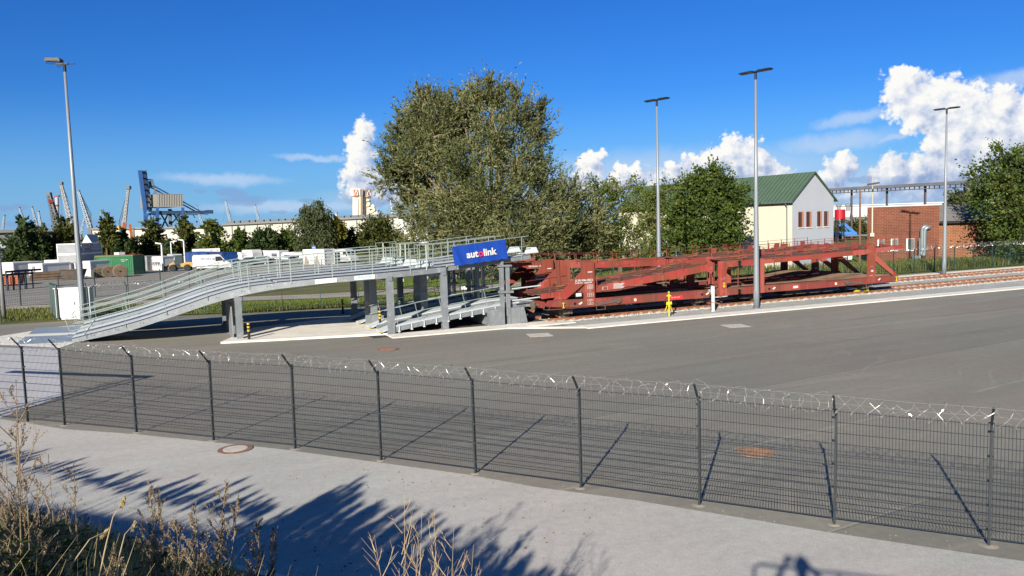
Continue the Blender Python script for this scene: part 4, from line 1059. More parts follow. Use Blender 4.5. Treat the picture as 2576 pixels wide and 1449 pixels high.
    b = MB(); b.box(.98, 2.06, -1.41, -1.385, unit_deck[1][1] - .34, unit_deck[1][1] - .06) if not near else b.box(3.32, 3.6, -1.41, -1.409, unit_deck[1][1] - .25, unit_deck[1][1] - .09)
    pq = b.build('name_plate' if not near else 'load_grid', RED, o)
    if not near: lab('DB Schenker  L25', 1.55, unit_deck[1][1] - .20, .115, pq, y=-1.412, al='CENTER', bold=.003)
    lab('25 t', 11.32, 1.75, .07, y=-Y - .09); lab('S 90', 11.52, 1.82, .06, y=-Y - .09); lab('27,0', 11.52, 1.74, .06, y=-Y - .09); lab('Z  11.3', 23.68, 1.88, .07, y=-Y - .095); lab('DB', 23.72, 1.58, .16, y=-Y - .095, bold=.01); lab('4366 020', 23.60, 1.28, .075, y=-Y - .095); lab('1.00', 25.98, 1.08, .11, y=-Y - .075)
    b = MB()
    for x, z in ((1.66, .96), (10.2, .93), (15.3, .94), (24.4, .97)):
        b.prism([(x, -Y - .075, z), (x + .20, -Y - .075, z + .10), (x + .26, -Y - .075, z + .04), (x + .08, -Y - .075, z - .06)], (0, .012, 0))
    for x in (5.3, 20.6): b.cyl((x, -Y - .085, .93), (x, -Y - .065, .93), .085, 12)
    b.build('small_marks', mat('cream_mark', (.66, .58, .46), .7, 0, .1, 6), o)
    b = MB()
    for x, z in ((1.45, .97), (9.95, .93), (15.05, .94), (24.62, .97)): b.cyl((x, -Y - .068, z), (x, -Y - .058, z), .08, 14)
    b.build('lifting_hole', DARK, o)
    return o
wagon(0, 0, 'red double deck car carrier wagon nearest the yard with its front deck tilted down', [(-.45, 1.60), (2.9, 1.85), (6.5, 2.22), (10.66, 2.68)], ('25 80 4366 020-2', 'D-DB AG   Laeeks 553'), True)
wagon(0, 4.75, 'rear red double deck car carrier wagon on the second track with its front deck raised', [(-.45, 3.10), (2.1, 3.02), (6.5, 2.88), (11.2, 2.79)], ('25 80 4366 117-6', 'D-DB AG   Laeeks 553'), False)
# yellow wheel chocks, points stand, white post
for s, lb, sgx in ((23.38, 'left of the two yellow wheel chocks wedged under the last wheel of the near wagon', 1), (24.22, 'right of the two yellow wheel chocks wedged under the last wheel of the near wagon', -1)):
    c = thing('wheel_chock', lb, 'wheel chock', tr(s, -.02, .178), math.atan2(TS.y, TS.x), 'yellow wheel chocks')
    b = MB(); b.prism([(-.22, -.06, 0), (.22, -.06, 0), (.22 * sgx, -.06, .05), (-.05 * sgx, -.06, .2), (-.16 * sgx, -.06, .2)][:5] if sgx > 0 else [(-.22, -.06, 0), (.22, -.06, 0), (.16, -.06, .2), (.05, -.06, .2), (-.22, -.06, .05)], (0, .12, 0)); b.build('wedge', YEL_N, c)
    b = MB(); b.box(-.05, .05, -.10, -.06, .02, .12); b.build('handle', YEL_N, c)
g = at(1683, 796)
st = thing('derailer_stand', 'bright yellow iron stand with cross head beside the rails before the wagon', 'track stand', (g.x, g.y, .01))
b = MB(); b.beam((0, 0, 0), (0, 0, 1.38), .085, .085); b.box(-.14, .14, -.06, .06, 1.20, 1.28); b.box(-.05, .05, -.05, .05, 1.42, 1.5); b.build('post', YEL_N, st)
b = MB(); b.prism([(-.18, -.05, .70), (.19, -.05, .72), (.17, -.05, .92), (.02, -.05, .82), (-.15, -.05, .9)], (0, .1, 0)); b.build('plate', YEL_N, st)
for sx in (-1, 1):
    b = MB(); b.beam((sx * .05, .02, .78), (sx * .22, .14, .30), .06, .05); b.build('brace', YEL_N, st)
b = MB(); b.tube([(-.06, .05, 1.15), (-.24, .1, 1.0), (-.26, .1, .8)], .018, 5); b.build('hose', BLACK, st)
g = at(1793, 784)
st.scale = (.86, .86, .92)
wp = thing('socket_post', 'slim white post with small grey box by the rails near the silver mast', 'post', (g.x, g.y, .01))
b = MB(); b.prism([(-.10, -.07, 0), (.10, -.07, 0), (.10, -.07, 1.44), (-.06, -.07, 1.5), (-.10, -.07, 1.40)], (0, .14, 0)); b.build('post', mat('post_white', (.40, .40, .39), .6, 0, .1, 3, dirt=(.3, .28, .25)), wp)
b = MB(); b.box(-.26, -.10, -.08, .08, 1.12, 1.28); b.build('socket_box', GREY_P, wp)
b = MB(); b.box(-.105, -.09, -.075, .075, .05, 1.0); b.box(-.105, .105, -.075, .075, .52, .54); b.build('cable', BLACK, wp)

# ================================================================ lamp masts
def mast(px, py, ptop, label, head_az, r0=.165, r1=.062, base=None, hl=1.05, grp='tall silver lamp masts'):
    g = base or at(px, py); h = height_at(g, ptop)
    o = thing('lamp_mast', label, 'lamp mast', (g.x, g.y, 0), head_az, grp)
    b = MB(); b.lathe([(r0 * 1.0, 0), (r0, 1.0), (r0 * .93, 3.5), ((r0 + r1) / 2, h * .5), (r1, h - .35)], 14); b.build('pole', LAMPST, o, smooth=True)
    b = MB(); b.lathe([(r0 * 1.7, 0), (r0 * 1.7, .03), (r0 * 1.05, .05)], 16); b.box(-.07, .07, -r0 - .012, -r0 + .03, .55, 1.05); b.build('base_plate', LAMPST, o)
    return o, h
def flat_heads(o, h, L=.98):
    b = MB(); b.cyl((0, 0, h - .45), (0, 0, h - .05), .075, 10); b.build('spigot', DARK, o)
    for sx in (-1, 1):
        b = MB(); b.prism([(sx * .06, -.16, h - .05), (sx * L, -.20, h - .02), (sx * L, .20, h - .02), (sx * .06, .16, h - .05)], (0, 0, .07))
        for k in range(7): b.box(sx * (.2 + k * .1) - .02, sx * (.2 + k * .1) + .02, -.13, .13, h + .02, h + .075)
        hd = b.build('lamp_head', DARK, o); b = MB(); b.box(min(sx * .15, sx * L * .95), max(sx * .15, sx * L * .95), -.12, .12, h - .062, h - .04); b.build('led_panel', GREY_P, hd)
HA = R(-48)
o, h = mast(1903, 776, 180, 'tallest silver lamp mast with black twin heads in front of the near wagon', HA); flat_heads(o, h)
Pm = o
o, h = mast(1659, 742, 251, 'silver lamp mast with black twin heads behind the wagons by the trees', HA); flat_heads(o, h)
o, h = mast(2375, 692, 273, 'silver lamp mast with black twin heads beyond the tracks at the brick building', HA); flat_heads(o, h)
o, h = mast(210, 803, 160, 'silver mast with one square floodlight beside the white cabinet on the left', R(0), .18, .075)
b = MB(); b.beam((-.5, 0, h - .02), (.25, 0, h - .02), .16, .10); b.beam((.2, 0, h - .04), (.72, -.1, h - .05), .05, .05); b.cyl((0, 0, h - .5), (0, 0, h), .10, 10); b.build('cross_arm', DARK, o)
b = MB(); b.prism([(-1.12, -.22, h + .16), (-.18, -.22, h + .10), (-.14, -.22, h + .22), (-.3, -.12, h + .36), (-1.14, -.12, h + .38)], (0, .45, 0)); fl = b.build('floodlight', mat('floodlight_grey', (.09, .075, .07), .5), o)
b = MB(); b.box(-1.05, -.3, -.235, -.215, h + .15, h + .20); b.build('glare_shield', DARK, fl)
b = MB(); b.tube([(-1.14, 0, h + .3), (-1.12, 0, h + .06), (-.95, 0, h + .01), (-.2, 0, h + .0), (-.12, 0, h + .12), (-.14, 0, h + .25)], .02, 6); b.tube([(-.5, 0, h), (-.42, 0, h - .2), (-.3, 0, h - .24), (-.2, 0, h - .05)], .012, 5); b.build('yoke', DARK, o)
# pole at the left edge
g = at(11, 800); hh = height_at(g, 542)
o = thing('wooden_pole', 'thin grey pole at the far left edge of the yard', 'pole', (g.x, g.y, 0)); b = MB(); b.lathe([(.14, 0), (.11, hh * .5), (.06, hh)], 10); b.build('pole', GREY_P, o, smooth=True); b = MB(); b.lathe([(.062, hh), (.05, hh + .1)], 8); b.build('cap', DARK, o)

# ================================================================ fences behind
def fence_pts(lst, h=2.1): return [(Vector((x, y, 0)), h) for x, y in lst]
def resample(pts, step):
    out = []; acc = 0
    for i in range(len(pts) - 1):
        a, c = Vector((*pts[i], 0)), Vector((*pts[i + 1], 0)); L = (c - a).length; n = max(1, round(L / step))
        for k in range(n): out.append(tuple((a + (c - a) * k / n)[:2]))
    out.append(pts[-1]); return out
bf = fence_pts(resample([(-27.6, 50.2), (-18, 51.45), (-10.6, 53.2), (10, 60.0), (33.3, 67.4), (47.3, 73.3), (66, 81.5)], 2.55))
mesh_fence('back_fence', 'dark mesh fence with razor wire running along the grass behind the ramp and the tracks', bf, GREENF, towards_cam(bf), vstep=.10, wire=.007, hw=.010, seed=5, footing=False, cap=.08, blade=.035, dens=9)
lf = fence_pts(resample([(-46, 46.0), (-38.5, 47.6), (-32.5, 48.9)], 2.6))
mesh_fence('left_fence', 'dark mesh fence with razor wire left of the open gate leaf', lf, GREENF, towards_cam(lf), vstep=.08, wire=.007, hw=.010, seed=6, footing=False, cap=.08, blade=.035, dens=9)
lf2 = [(at((.552 * x) * K, (560 + .552 * y) * K), 2.15) for x, y in ((-120, 1195), (150, 1163), (425, 1136), (683, 1103), (917, 1088), (1150, 1068), (1355, 1052), (1560, 1035), (1800, 1016), (2020, 1000), (2300, 978), (2600, 955))]
mesh_fence('yard_fence', 'farther dark fence with tall posts along the container yard edge', lf2, GREENF, towards_cam(lf2), vstep=.16, wire=.008, hw=.010, seed=8, footing=False, cap=.10, coil=False)
# open gate leaf, seen almost end on
ga, gb = at(148 / 1.0, 807), at(131, 797)
ga = Vector((-29.6, 50.2, 0)); gb = Vector((-31.6, 52.9, 0))
gt = thing('gate_leaf', 'dark green mesh gate leaf standing open left of the white cabinet', 'gate', ga)
b = MB()
for p, q in (((ga.x, ga.y, .08), (ga.x, ga.y, 2.3)), ((gb.x, gb.y, .08), (gb.x, gb.y, 2.3)), ((ga.x, ga.y, .1), (gb.x, gb.y, .1)), ((ga.x, ga.y, 2.25), (gb.x, gb.y, 2.25))): b.beam(p, q, .10, .10)
b.build('frame', GREENF, gt, world=True)
b = MB()
for k in range(56): p = ga.lerp(gb, (k + .5) / 56); b.beam((p.x, p.y, .1), (p.x, p.y, 2.25), .012)
for k in range(11): z = .2 + k * .2; b.beam((ga.x, ga.y, z), (gb.x, gb.y, z), .012)
b.build('infill', GREENF, gt, world=True)
# white cabinet
c0 = Vector((-28.75, 50.75, 0))
cb_ = thing('switch_cabinet', 'white cabinet standing behind the floodlight mast at the grass edge', 'cabinet', c0, R(8))
b = MB(); b.box(-1.05, 1.05, -.35, .35, .12, 2.02); b.box(-1.0, 1.0, -.3, .3, 0, .12); b.build('housing', WHITE, cb_)
b = MB(); b.box(-1.12, 1.12, -.42, .42, 2.02, 2.08); b.build('roof', WHITE, cb_)
b = MB(); b.box(-1.0, -.02, -.37, -.351, .18, 1.96); b.build('door', WHITE, cb_)
b = MB(); b.box(.02, 1.0, -.37, -.351, .18, 1.96); d_ = b.build('door', WHITE, cb_)
b = MB(); b.box(.08, .12, -.40, -.37, .95, 1.15); b.build('handle', DARK, d_)

# ================================================================ the building with the green roof
A = Vector((27.68, 76.23, 0)); gd = (Vector((32.72, 79.21, 0)) - A); GL = gd.length + .35; gd.normalize(); ld = Vector((-gd.y, gd.x, 0)); LL = 27.0
eave = height_at(A, 501); ridge = eave + 2.6
hb = thing('green_roof_building', 'cream building with pale grey gable and green metal roof behind the wagons', 'building', A, math.atan2(gd.y, gd.x))
b = MB(); b.prism([(0, 0, 0), (0, LL, 0), (0, LL, eave), (0, 0, eave)], (.25, 0, 0)); b.prism([(GL - .25, 0, 0), (GL, 0, 0), (GL, LL, 0), (GL - .25, LL, 0)], (0, 0, eave)); b.build('wall', CREAM, hb)
b = MB(); b.prism([(.26, .004, 0), (GL - .26, .004, 0), (GL - .26, .004, eave), (GL / 2, .004, ridge - .08), (.26, .004, eave)], (0, .25, 0)); 
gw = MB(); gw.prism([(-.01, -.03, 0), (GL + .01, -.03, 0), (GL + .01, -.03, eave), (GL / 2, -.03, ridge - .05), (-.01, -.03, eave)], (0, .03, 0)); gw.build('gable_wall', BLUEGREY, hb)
b.build('gable_core', CREAM, hb)
for sx in (0, 1):
    b = MB(); xe = -.32 if sx == 0 else GL + .32; ze = eave - .30
    b.prism([(xe, -.30, ze), (GL / 2, -.30, ridge), (GL / 2, -.30, ridge + .10), (xe, -.30, ze + .10)], (0, LL + .6, 0)); b.build('roof_slope', GREENROOF, hb)
b = MB(); b.beam((-.36, -.32, eave - .30), (-.36, LL, eave - .30), .14, .12); b.beam((GL + .36, -.32, eave - .3), (GL + .36, LL, eave - .3), .14, .12); b.build('gutter', mat('zinc_gutter', (.13, .15, .16), .5, .3, .1), hb)
b = MB(); b.tube([(-.36, .55, eave - .36), (-.12, .55, eave - .75), (-.10, .55, .1)], .055, 8); b.build('downpipe', mat('zinc_gutter', (.13, .15, .16), .5, .3, .1), hb)
def gwin(x0, x1, z0, z1):
    b = MB(); b.box(x0, x1, -.034, -.031, z0, z1); w = b.build('window', WINRED, hb)
    b = MB(); b.box(x0 - .04, x1 + .04, -.12, -.03, z0 - .09, z0 - .02); b.build('sill', WHITE, w)
    b = MB(); b.box(x0 + .05, x0 + (x1 - x0) * .62, -.040, -.036, z0 + .06, z1 - .06); b.build('pane', GLASS_D, w)
    b = MB(); b.box(x0 + (x1 - x0) * .66, x1, -.042, -.035, z0, z1); b.build('sunlit_reveal', REVEAL_SUN, w)  # flat orange strip painted as the sunlit right side of the opening
    b = MB(); b.box(x0 + (x1 - x0) * .30, x0 + (x1 - x0) * .36, -.046, -.041, z0, z1); b.build('mullion', WINRED, w)
zt, zb = height_at(A, 533), height_at(A, 573)
for f0, f1 in ((.135, .265), (.325, .455), (.59, .705), (.76, .875)): gwin(GL * f0, GL * f1, zb, zt)
for f0, f1 in ((.135, .265), (.325, .455), (.59, .705), (.76, .875)): gwin(GL * f0, GL * f1, zb - 3.1, zt - 3.3)
b = MB()
for y, z in ((10, 1.4), (15, 1.4), (20, 1.4), (10, 4.2), (15, 4.2), (20, 4.2)):
    b = MB(); b.box(-.03, -.005, y - .7, y + .7, z, z + 1.4); w = b.build('window', WHITE, hb); b = MB(); b.box(-.05, -.031, y - .6, y + .6, z + .1, z + 1.3); b.build('pane', GLASS_D, w)

# ================================================================ the brick building
A = at(2181, 660); B_ = at(2361, 659); wd = (B_ - A); BL = wd.length; ux = wd.normalized()
BH = height_at(A, 522)
bk = thing('brick_building', 'red brick utility building with flat roof and grey exhaust pipes', 'building', A, math.atan2(ux.y, ux.x))
b = MB(); b.box(0, BL, 0, 9, 0, BH); b.build('wall', BRICK, bk)
b = MB(); b.box(-.06, BL + .06, -.06, 9.06, BH, BH + .10); 
for k in range(int(BL / .22)): b.box(.05 + k * .22, .17 + k * .22, -.08, -.06, BH + .0, BH + .12)
b.build('roof_edge', mat('zinc_edge', (.35, .37, .38), .5, .3, .1), bk)
def bwin(x0, x1, z0, z1):
    b = MB(); b.box(x0, x1, -.04, .02, z0, z1); w = b.build('window', WHITE, bk)
    b = MB(); b.box(x0 + .12, x1 - .015, -.055, -.041, z0 + .07, z1 - .03); b.build('pane', mat('curtained_glass', (.10, .118, .112), .25, 0, .12, 3), w)
    b = MB(); b.box(x0 - .1, x1 + .1, -.02, -.006, z1 + .01, z1 + .30); b.build('lintel', mat('soldier_course', (.17, .045, .025), .9, 0, .15, 5), w)
    b = MB(); b.box(x0 - .04, x1 + .06, -.10, -.041, z0 - .06, z0); b.build('sill', GREY_P, w)
    
def bx(px): return (px - 2181) / 180.0 * BL
for x0, x1, y0, y1 in ((2208, 2225, 602, 632), (2242, 2260, 602, 632), (2281, 2301, 602, 632)):
    zt, zb = height_at(A, y0 + 0), height_at(A, y1)
    bwin(bx(x0), bx(x1), zb, zt)
for x, dz in ((bx(2319.5), 0), (bx(2325.5), -.12)):
    zt, zb = height_at(A, 573) + dz, height_at(A, 642) + dz
    b = MB(); r = .22
    pts = [(x + .45, -.02, zt - .02), (x + .42, -.22, zt), (x + .25, -.34, zt), (x + .06, -.34, zt - .12), (x, -.34, zt - .4), (x, -.34, zb + .35), (x - .03, -.34, zb + .12), (x - .2, -.36, zb)]
    b.tube(pts, r, 10); b.build('exhaust_pipe', mat('pipe_cladding', (.20, .23, .24), .4, .4, .08, 3), bk, smooth=True)
b = MB(); b.cyl((bx(2306), -.4, .35), (bx(2306), -1.0, .35), .4, 12); b.cyl((bx(2298), -.9, 0), (bx(2298), -.9, .9), .13, 8); b.box(bx(2300), bx(2316), -1.0, -.2, .15, .7); b.cyl((bx(2313), -.8, 0), (bx(2313), -.8, 2.6), .09, 8); b.build('fan_unit', mat('pipe_cladding', (.20, .23, .24), .4, .4), bk)
zt, zb = height_at(A, 436), height_at(A, 594); xm = bx(2194)
b = MB(); b.beam((xm, -.12, zb), (xm, -.12, BH + .1), .13, .13); b.cyl((xm, -.12, BH), (xm, -.12, zt), .07, 8, .03); b.box(xm - .2, xm + .2, -.25, -.02, zb - .05, zb + .35); b.build('antenna_mast', mat('cream_mast', (.42, .38, .30), .6, 0, .05), bk)
# lower wing
Cw = B_ + Vector((.0, .35, 0)); wx = Vector((math.sin(R(95)), math.cos(R(95)), 0)); WL = 19.0; WH = height_at(Cw, 556)
wg = thing('brick_wing', 'low orange brick wing with grey sloping felt roof right of the flat roofed block', 'building', Cw, math.atan2(wx.y, wx.x))
b = MB(); b.box(.02, WL, 0, 9, 0, WH); b.build('wall', BRICK2, wg)
b = MB(); b.prism([(.0, -.45, WH - .02), (.0, 4.6, WH + 1.75), (.0, 9.4, WH + .1), (.0, 9.4, WH), (.0, -.45, WH - .22)], (WL + .3, 0, 0)); b.build('roof', ROOFG, wg)
b = MB(); b.box(0.03, WL + .3, -.52, -.452, WH - .28, WH - .02); b.build('fascia', DARK, wg)

# ================================================================ conveyor bridge, tank, white hall
cv = thing('conveyor_bridge', 'long dark covered conveyor bridge on thin legs behind the brick building', 'conveyor', far(2260, 560, 185))
p0, p1 = far(1995, 482.5, 200), far(2520, 454, 165)
b = MB(); b.beam(p0, p1, 2.4, .60); b.beam(p0 - V3((0, 0, .8)), p1 - V3((0, 0, .8)), 2.0, .14)
n = 46
for k in range(n + 1):
    q = p0.lerp(p1, k / n); b.beam(q - V3((0, 0, .95)), q - V3((0, 0, .3)), .14)
b.build('gallery', mat('conveyor_grey', (.13, .13, .145), .7, 0, .2, .3), cv, world=True)
for k in (.20, .345, .525, .70, .985):
    q = p0.lerp(p1, k); b = MB(); b.beam((q.x, q.y, 0), (q.x, q.y, q.z - .3), .34, .34); b.build('leg', mat('conveyor_leg', (.07, .05, .055), .7), cv, world=True)
q = p0.lerp(p1, .88); dd = (p1 - p0).normalized()
b = MB()
for e in (-1.0, 1.0): b.beam((q.x + dd.x * e, q.y + dd.y * e, 0), (q.x + dd.x * e, q.y + dd.y * e, q.z - .4), .25)
for i in range(9):
    z = 1 + i * 1.25; sg = 1 if i % 2 else -1; b.beam((q.x - dd.x * sg, q.y - dd.y * sg, z), (q.x + dd.x * sg, q.y + dd.y * sg, z + 1.25), .12)
b.build('lattice_tower', mat('tower_brown', (.11, .05, .05), .7), cv, world=True)
tk = far(2113, 540, 165); tk.z = 0
tn = thing('red_tank', 'bright red upright tank on a gantry behind the gable', 'tank', tk)
zt, zb = height_at(tk, 527), height_at(tk, 551)
b = MB(); b.lathe([(.95, zb), (.98, zb + .05), (.98, zt - .1), (.9, zt)], 20); b.build('vessel', CR_RED if False else mat('tank_red', (.34, .008, .016), .4, 0, .05), tn, smooth=False)
b = MB()
for a in range(4): b.beam((.8 * math.cos(a * 1.57 + .7), .8 * math.sin(a * 1.57 + .7), 0), (.8 * math.cos(a * 1.57 + .7), .8 * math.sin(a * 1.57 + .7), zb + .1), .2)
b.build('stand', DARK, tn)
hw = thing('white_hall', 'long white flat hall far behind the conveyor bridge', 'hall', far(2200, 560, 300))
pa, pb = far(2040, 522, 300), far(2570, 491, 300); b = MB(); zt = pa.z
b.prism([(pa.x, pa.y, 0), (pb.x, pb.y, 0), (pb.x, pb.y, zt), (pa.x, pa.y, zt)], (15, 60, 0)); b.build('wall', HALL_W, hw, world=True)
b = MB(); b.prism([(pa.x - .3, pa.y - .4, zt + .02), (pb.x + .3, pb.y - .4, zt + .02), (pb.x + .3, pb.y - .4, zt + .4), (pa.x - .3, pa.y - .4, zt + .4)], (15, 60, 0)); b.build('roof', HALL_W, hw, world=True)
sh_ = thing('low_shed', 'low grey shed with white band beside the red tank', 'shed', far(2150, 552, 230))
pa, pb = far(2085, 541, 230), far(2235, 534, 230); b = MB(); b.prism([(pa.x, pa.y, 0), (pb.x, pb.y, 0), (pb.x, pb.y, 4.6), (pa.x, pa.y, 4.6)], (3, 14, 0)); b.build('wall', HALL_G, sh_, world=True)
b = MB(); b.prism([(pa.x, pa.y - .1, 4.6), (pb.x, pb.y - .1, 4.6), (pb.x, pb.y - .1, 6.2), (pa.x, pa.y - .1, 6.2)], (3, 14, 0)); b.build('roof_band', HALL_W, sh_, world=True)
for x, lb in ((2110, 'left of the two small grey roof vents on the low shed'), (2133, 'right of the two small grey roof vents on the low shed')):
    p = far(x, 528, 234); v_ = thing('roof_vent', lb, 'vent', (p.x, p.y, 6.2), 0, 'roof vents'); b = MB(); b.lathe([(.5, 0), (.5, 1.4), (.75, 1.45), (.75, 1.9), (.2, 2.2)], 10); b.build('cowl', GALV_D, v_)
# brown lantern post by the gable
g = far(2163, 600, 92); g.z = 0; hh = height_at(g, 470)
o = thing('street_lamp', 'slim rusty brown lamp post with one dark arm between gable and brick building', 'street lamp', g, R(-20))
b = MB(); b.lathe([(.14, 0), (.12, 3), (.08, hh - .1)], 8); b.build('pole', mat('brown_pole', (.16, .085, .05), .8, 0, .2, 2), o)
b = MB(); b.beam((0, 0, hh - .1), (.8, 0, hh + .15), .07); b.build('arm', mat('brown_pole', (.16, .085, .05), .8), o)
b = MB(); b.prism([(.7, -.2, hh + .08), (1.9, -.2, hh + .28), (1.9, -.2, hh + .44), (.7, -.2, hh + .3)], (0, .4, 0)); b.build('lamp_head', DARK, o)
for x, yt, yb, lb in ((2439, 498, 560, 'left of two short silver lamps behind the brick wing roof'), (2459, 503, 562, 'right of two short silver lamps behind the brick wing roof')):
    g = far(x, yb, 150); g.z = 0; hh = height_at(g, yt); o = thing('street_lamp', lb, 'street lamp', g, 0, 'short lamps behind the brick wing')
    b = MB(); b.lathe([(.14, 0), (.11, hh)], 8); b.build('pole', LAMPST, o); b = MB(); b.box(-.15, .95, -.2, .2, hh, hh + .16); b.build('lamp_head', GREY_P, o)
# blue skip lorry
g = far(2134, 606, 178); g.z = 0
lo = thing('skip_lorry', 'light blue skip lorry with raised loading arms left of the brick building', 'lorry', g, R(-14))
b = MB(); b.box(-3.8, 4.2, -1.1, 1.1, .75, 1.05); b.build('chassis', mat('lorry_chassis', (.10, .09, .16), .6), lo)
b = MB(); b.box(-4.0, 1.5, -1.2, 1.2, 1.05, 1.45); b.prism([(-4, -1.2, 1.45), (1.5, -1.2, 1.45), (1.2, -1.2, 1.7), (-3.6, -1.2, 1.7)], (0, 2.4, 0)); b.build('bed', TRUCKB, lo)
for y in (-1.15, .85):
    b = MB(); b.beam((1.4, y + .15, 1.2), (-1.0, y + .15, 3.5), .32, .42); b.beam((-1.0, y + .15, 3.4), (-1.7, y + .15, 3.0), .26, .3); b.build('loading_arm', TRUCKB, lo)
b = MB(); b.beam((-.2, 0, 1.6), (-1.0, 0, 3.3), .2, .2); b.build('ram', TRUCKB, lo)
b = MB(); b.prism([(4.0, -1.2, .7), (5.9, -1.2, .7), (5.9, -1.2, 2.2), (5.6, -1.2, 3.3), (4.0, -1.2, 3.3)], (0, 2.4, 0)); cb2 = b.build('cab', TRUCKB, lo)
b = MB(); b.box(4.5, 5.5, -1.22, -1.205, 2.1, 3.0); b.build('side_window', GLASS_D, cb2)
for x in (-2.6, -1.2, 4.9):
    for y in (-1.05, 1.05):
        b = MB(); b.cyl((x, y - .15, .52), (x, y + .15, .52), .52, 16); w = b.build('wheel', BLACK, lo); b = MB(); b.cyl((x, y - .17, .52), (x, y + .17, .52), .27, 12); b.build('rim', GREY_P, w)
    b = MB()
    if x < 2: b.tube([(x + .65 * math.cos(t), -1.15, .6 + .62 * math.sin(t)) for t in np.linspace(0, 3.14, 9)], .06, 5); b.build('mudguard', DARK, lo)

# ================================================================ the container yard on the left
def box_thing(name, label, cat, p0, p1, depth, h, m_front, group=None, m_end=None, z0=0.0, doors=None, feet=True):
    """container: long front between ground points p0 (left) and p1 (right), going back by depth"""
    d = (p1 - p0); L = d.length; o = thing(name, label, cat, (p0.x, p0.y, z0), math.atan2(d.y, d.x), group)
    b = MB(); b.box(.06, L - .06, .06, depth - .06, .1, h - .06); b.build('body', m_front, o)
    if 'ribbed' in label or 'ribs' in label:
        b = MB(); x = .2
        while x < L - .3: b.prism([(x, .06, .14), (x + .15, .06, .14), (x + .11, .015, .14), (x + .04, .015, .14)], (0, 0, h - .3)); x += .27
        tag(b.build('rib', m_front, o), kind='stuff')
    b = MB()
    for x in (.0, L - .16):
        for y in (.0, depth - .16): b.box(x, x + .16, y, y + .16, 0, h)
    for z in (0.02, h - .14):
        b.box(.161, L - .161, 0, .12, z, z + .12); b.box(0, .12, .161, depth - .161, z, z + .12); b.box(L - .12, L, .161, depth - .161, z, z + .12)
    b.build('frame', m_end or m_front, o)
    b = MB(); b.box(.02, L - .02, .02, depth - .02, h - .02, h + .02); b.build('roof', m_end or m_front, o)
    return o, L
def door_bars(o, x, y0, y1, h, m, side=-1):
    b = MB(); n = 4
    for k in range(n):
        y = y0 + (y1 - y0) * (k + .5) / n; b.cyl((x + side * .05, y, .2), (x + side * .05, y, h - .15), .03, 6)
    for k in (.3, .65): b.box(min(x, x + side * .03), max(x, x + side * .03), y0, y1, h * k, h * k + .05)
    return b.build('door_bars', m, o)
def win(o, x0, x1, z0, z1, fr=WHITE, gl=GLASS_D, y=0.0, blind=None):
    b = MB(); b.box(x0, x1, y - .03, y + .05, z0, z1); w = b.build('window', fr, o)
    b = MB(); b.box(x0 + .06, x1 - .06, y - .045, y - .031, z0 + .06, z1 - .06); b.build('pane', blind or gl, w); return w
SHUT = mat('roller_shutter', (.28, .285, .30), .5, 0, .04, 1)
GRC = 'shipping and office containers in the yard'
# green container
p1 = at(337, 691); p0 = p1 + Vector((math.sin(R(-78)), math.cos(R(-78)), 0)) * 6.06
o, L = box_thing('container', 'green ribbed container with rust coloured roof behind the cable drums', 'container', p0, p1, 2.44, 2.6, GREEN_C, GRC, GREEN_C)
b = MB(); b.box(.0, L, 0.1, 2.3, 2.621, 2.70); b.build('rusty_roof', ORANGE, o)
text_mesh('marking', 'CAXU 2246\n   4410', .22, WHITE_P, o, plane_mat((L - 1.9, -.03, 1.95), (1, 0, 0), (0, 0, 1)), 0, .002, 'LEFT')
b = MB(); b.box(-.03, -.005, .1, 2.3, .2, 2.45); b.build('door_leaf', GREEN_L, o); door_bars(o, -.03, .1, 2.3, 2.5, GREEN_L)
q0 = p0 + Vector((-.1, .5, 0)); e = (p1 - p0).normalized()
b = MB()
# pale grey box on the roof line behind
g = far(302, 648, 131)
o = thing('small_cabin', 'small grey box cabin standing behind the green container', 'cabin', (g.x, g.y, 0), R(20), GRC); hh = height_at(g, 634.5)
b = MB(); b.box(-.7, .7, -.6, .6, 0, hh); b.build('body', WHITE, o); b = MB(); b.box(-.05, .75, -.66, -.61, hh - 1.0, hh + .02); b.build('door_panel', GREY_P, o)
# office containers
def office(label, x0, x1, yb, ytop, m, depth=2.5, wins=(), grp=GRC, az=None, z0=0.0, D=None, door=False, m_end=None):
    p0 = at(x0, yb) if D is None else far(x0, yb, D); p1 = at(x1, yb) if D is None else far(x1, yb, D)
    p0.z = p1.z = 0; h = height_at(p0, ytop) - z0
    if az is not None:
        c = p0; L = (p1 - p0).length; p1 = p0 + Vector((math.sin(R(az)), math.cos(R(az)), 0)) * L
    o, L = box_thing('office_container', label, 'container', p0, p1, depth, h, m, grp, m_end or m, z0)
    for (f0, f1, g0, g1, k) in wins: win(o, L * f0, L * f1, h * g0, h * g1, blind=SHUT if k else None)
    return o, L, h
office('grey office container with two roller shuttered windows left of the graffiti container', 337, 371, 681, 645, GREY_P, wins=((.12, .45, .42, .78, 1), (.50, .86, .42, .78, 1)))
o, L, h = office('white container with graffiti on its double doors beside the yellow loader', 372, 408, 680, 646, WHITE, wins=(), m_end=WHITE)
door_bars(o, 0, 0, 0, h, WHITE)
b = MB()
for k in (.36, .62, .97): b.box(L * k - .04, L * k + .04, -.05, -.001, .15, h - .12)
for z in (.35, .62, .84): b.box(L * .30, L, -.03, -.001, h * z, h * z + .06)
b.build('door_ribs', WHITE, o)
b = MB(); rr = random.Random(4); GRAF = mat('graffiti_black', (.05, .05, .06), .7)
for x0 in (.38, .52, .68, .80):
    x = L * x0; pts = [(x, -.07, h * .38), (x + .1, -.07, h * .62), (x + .25, -.07, h * .42), (x + .22, -.07, h * .60), (x + .42, -.07, h * .58), (x + .30, -.07, h * .47), (x + .44, -.07, h * .38), (x + .2, -.07, h * .36)]; b.tube(pts, .03, 4)
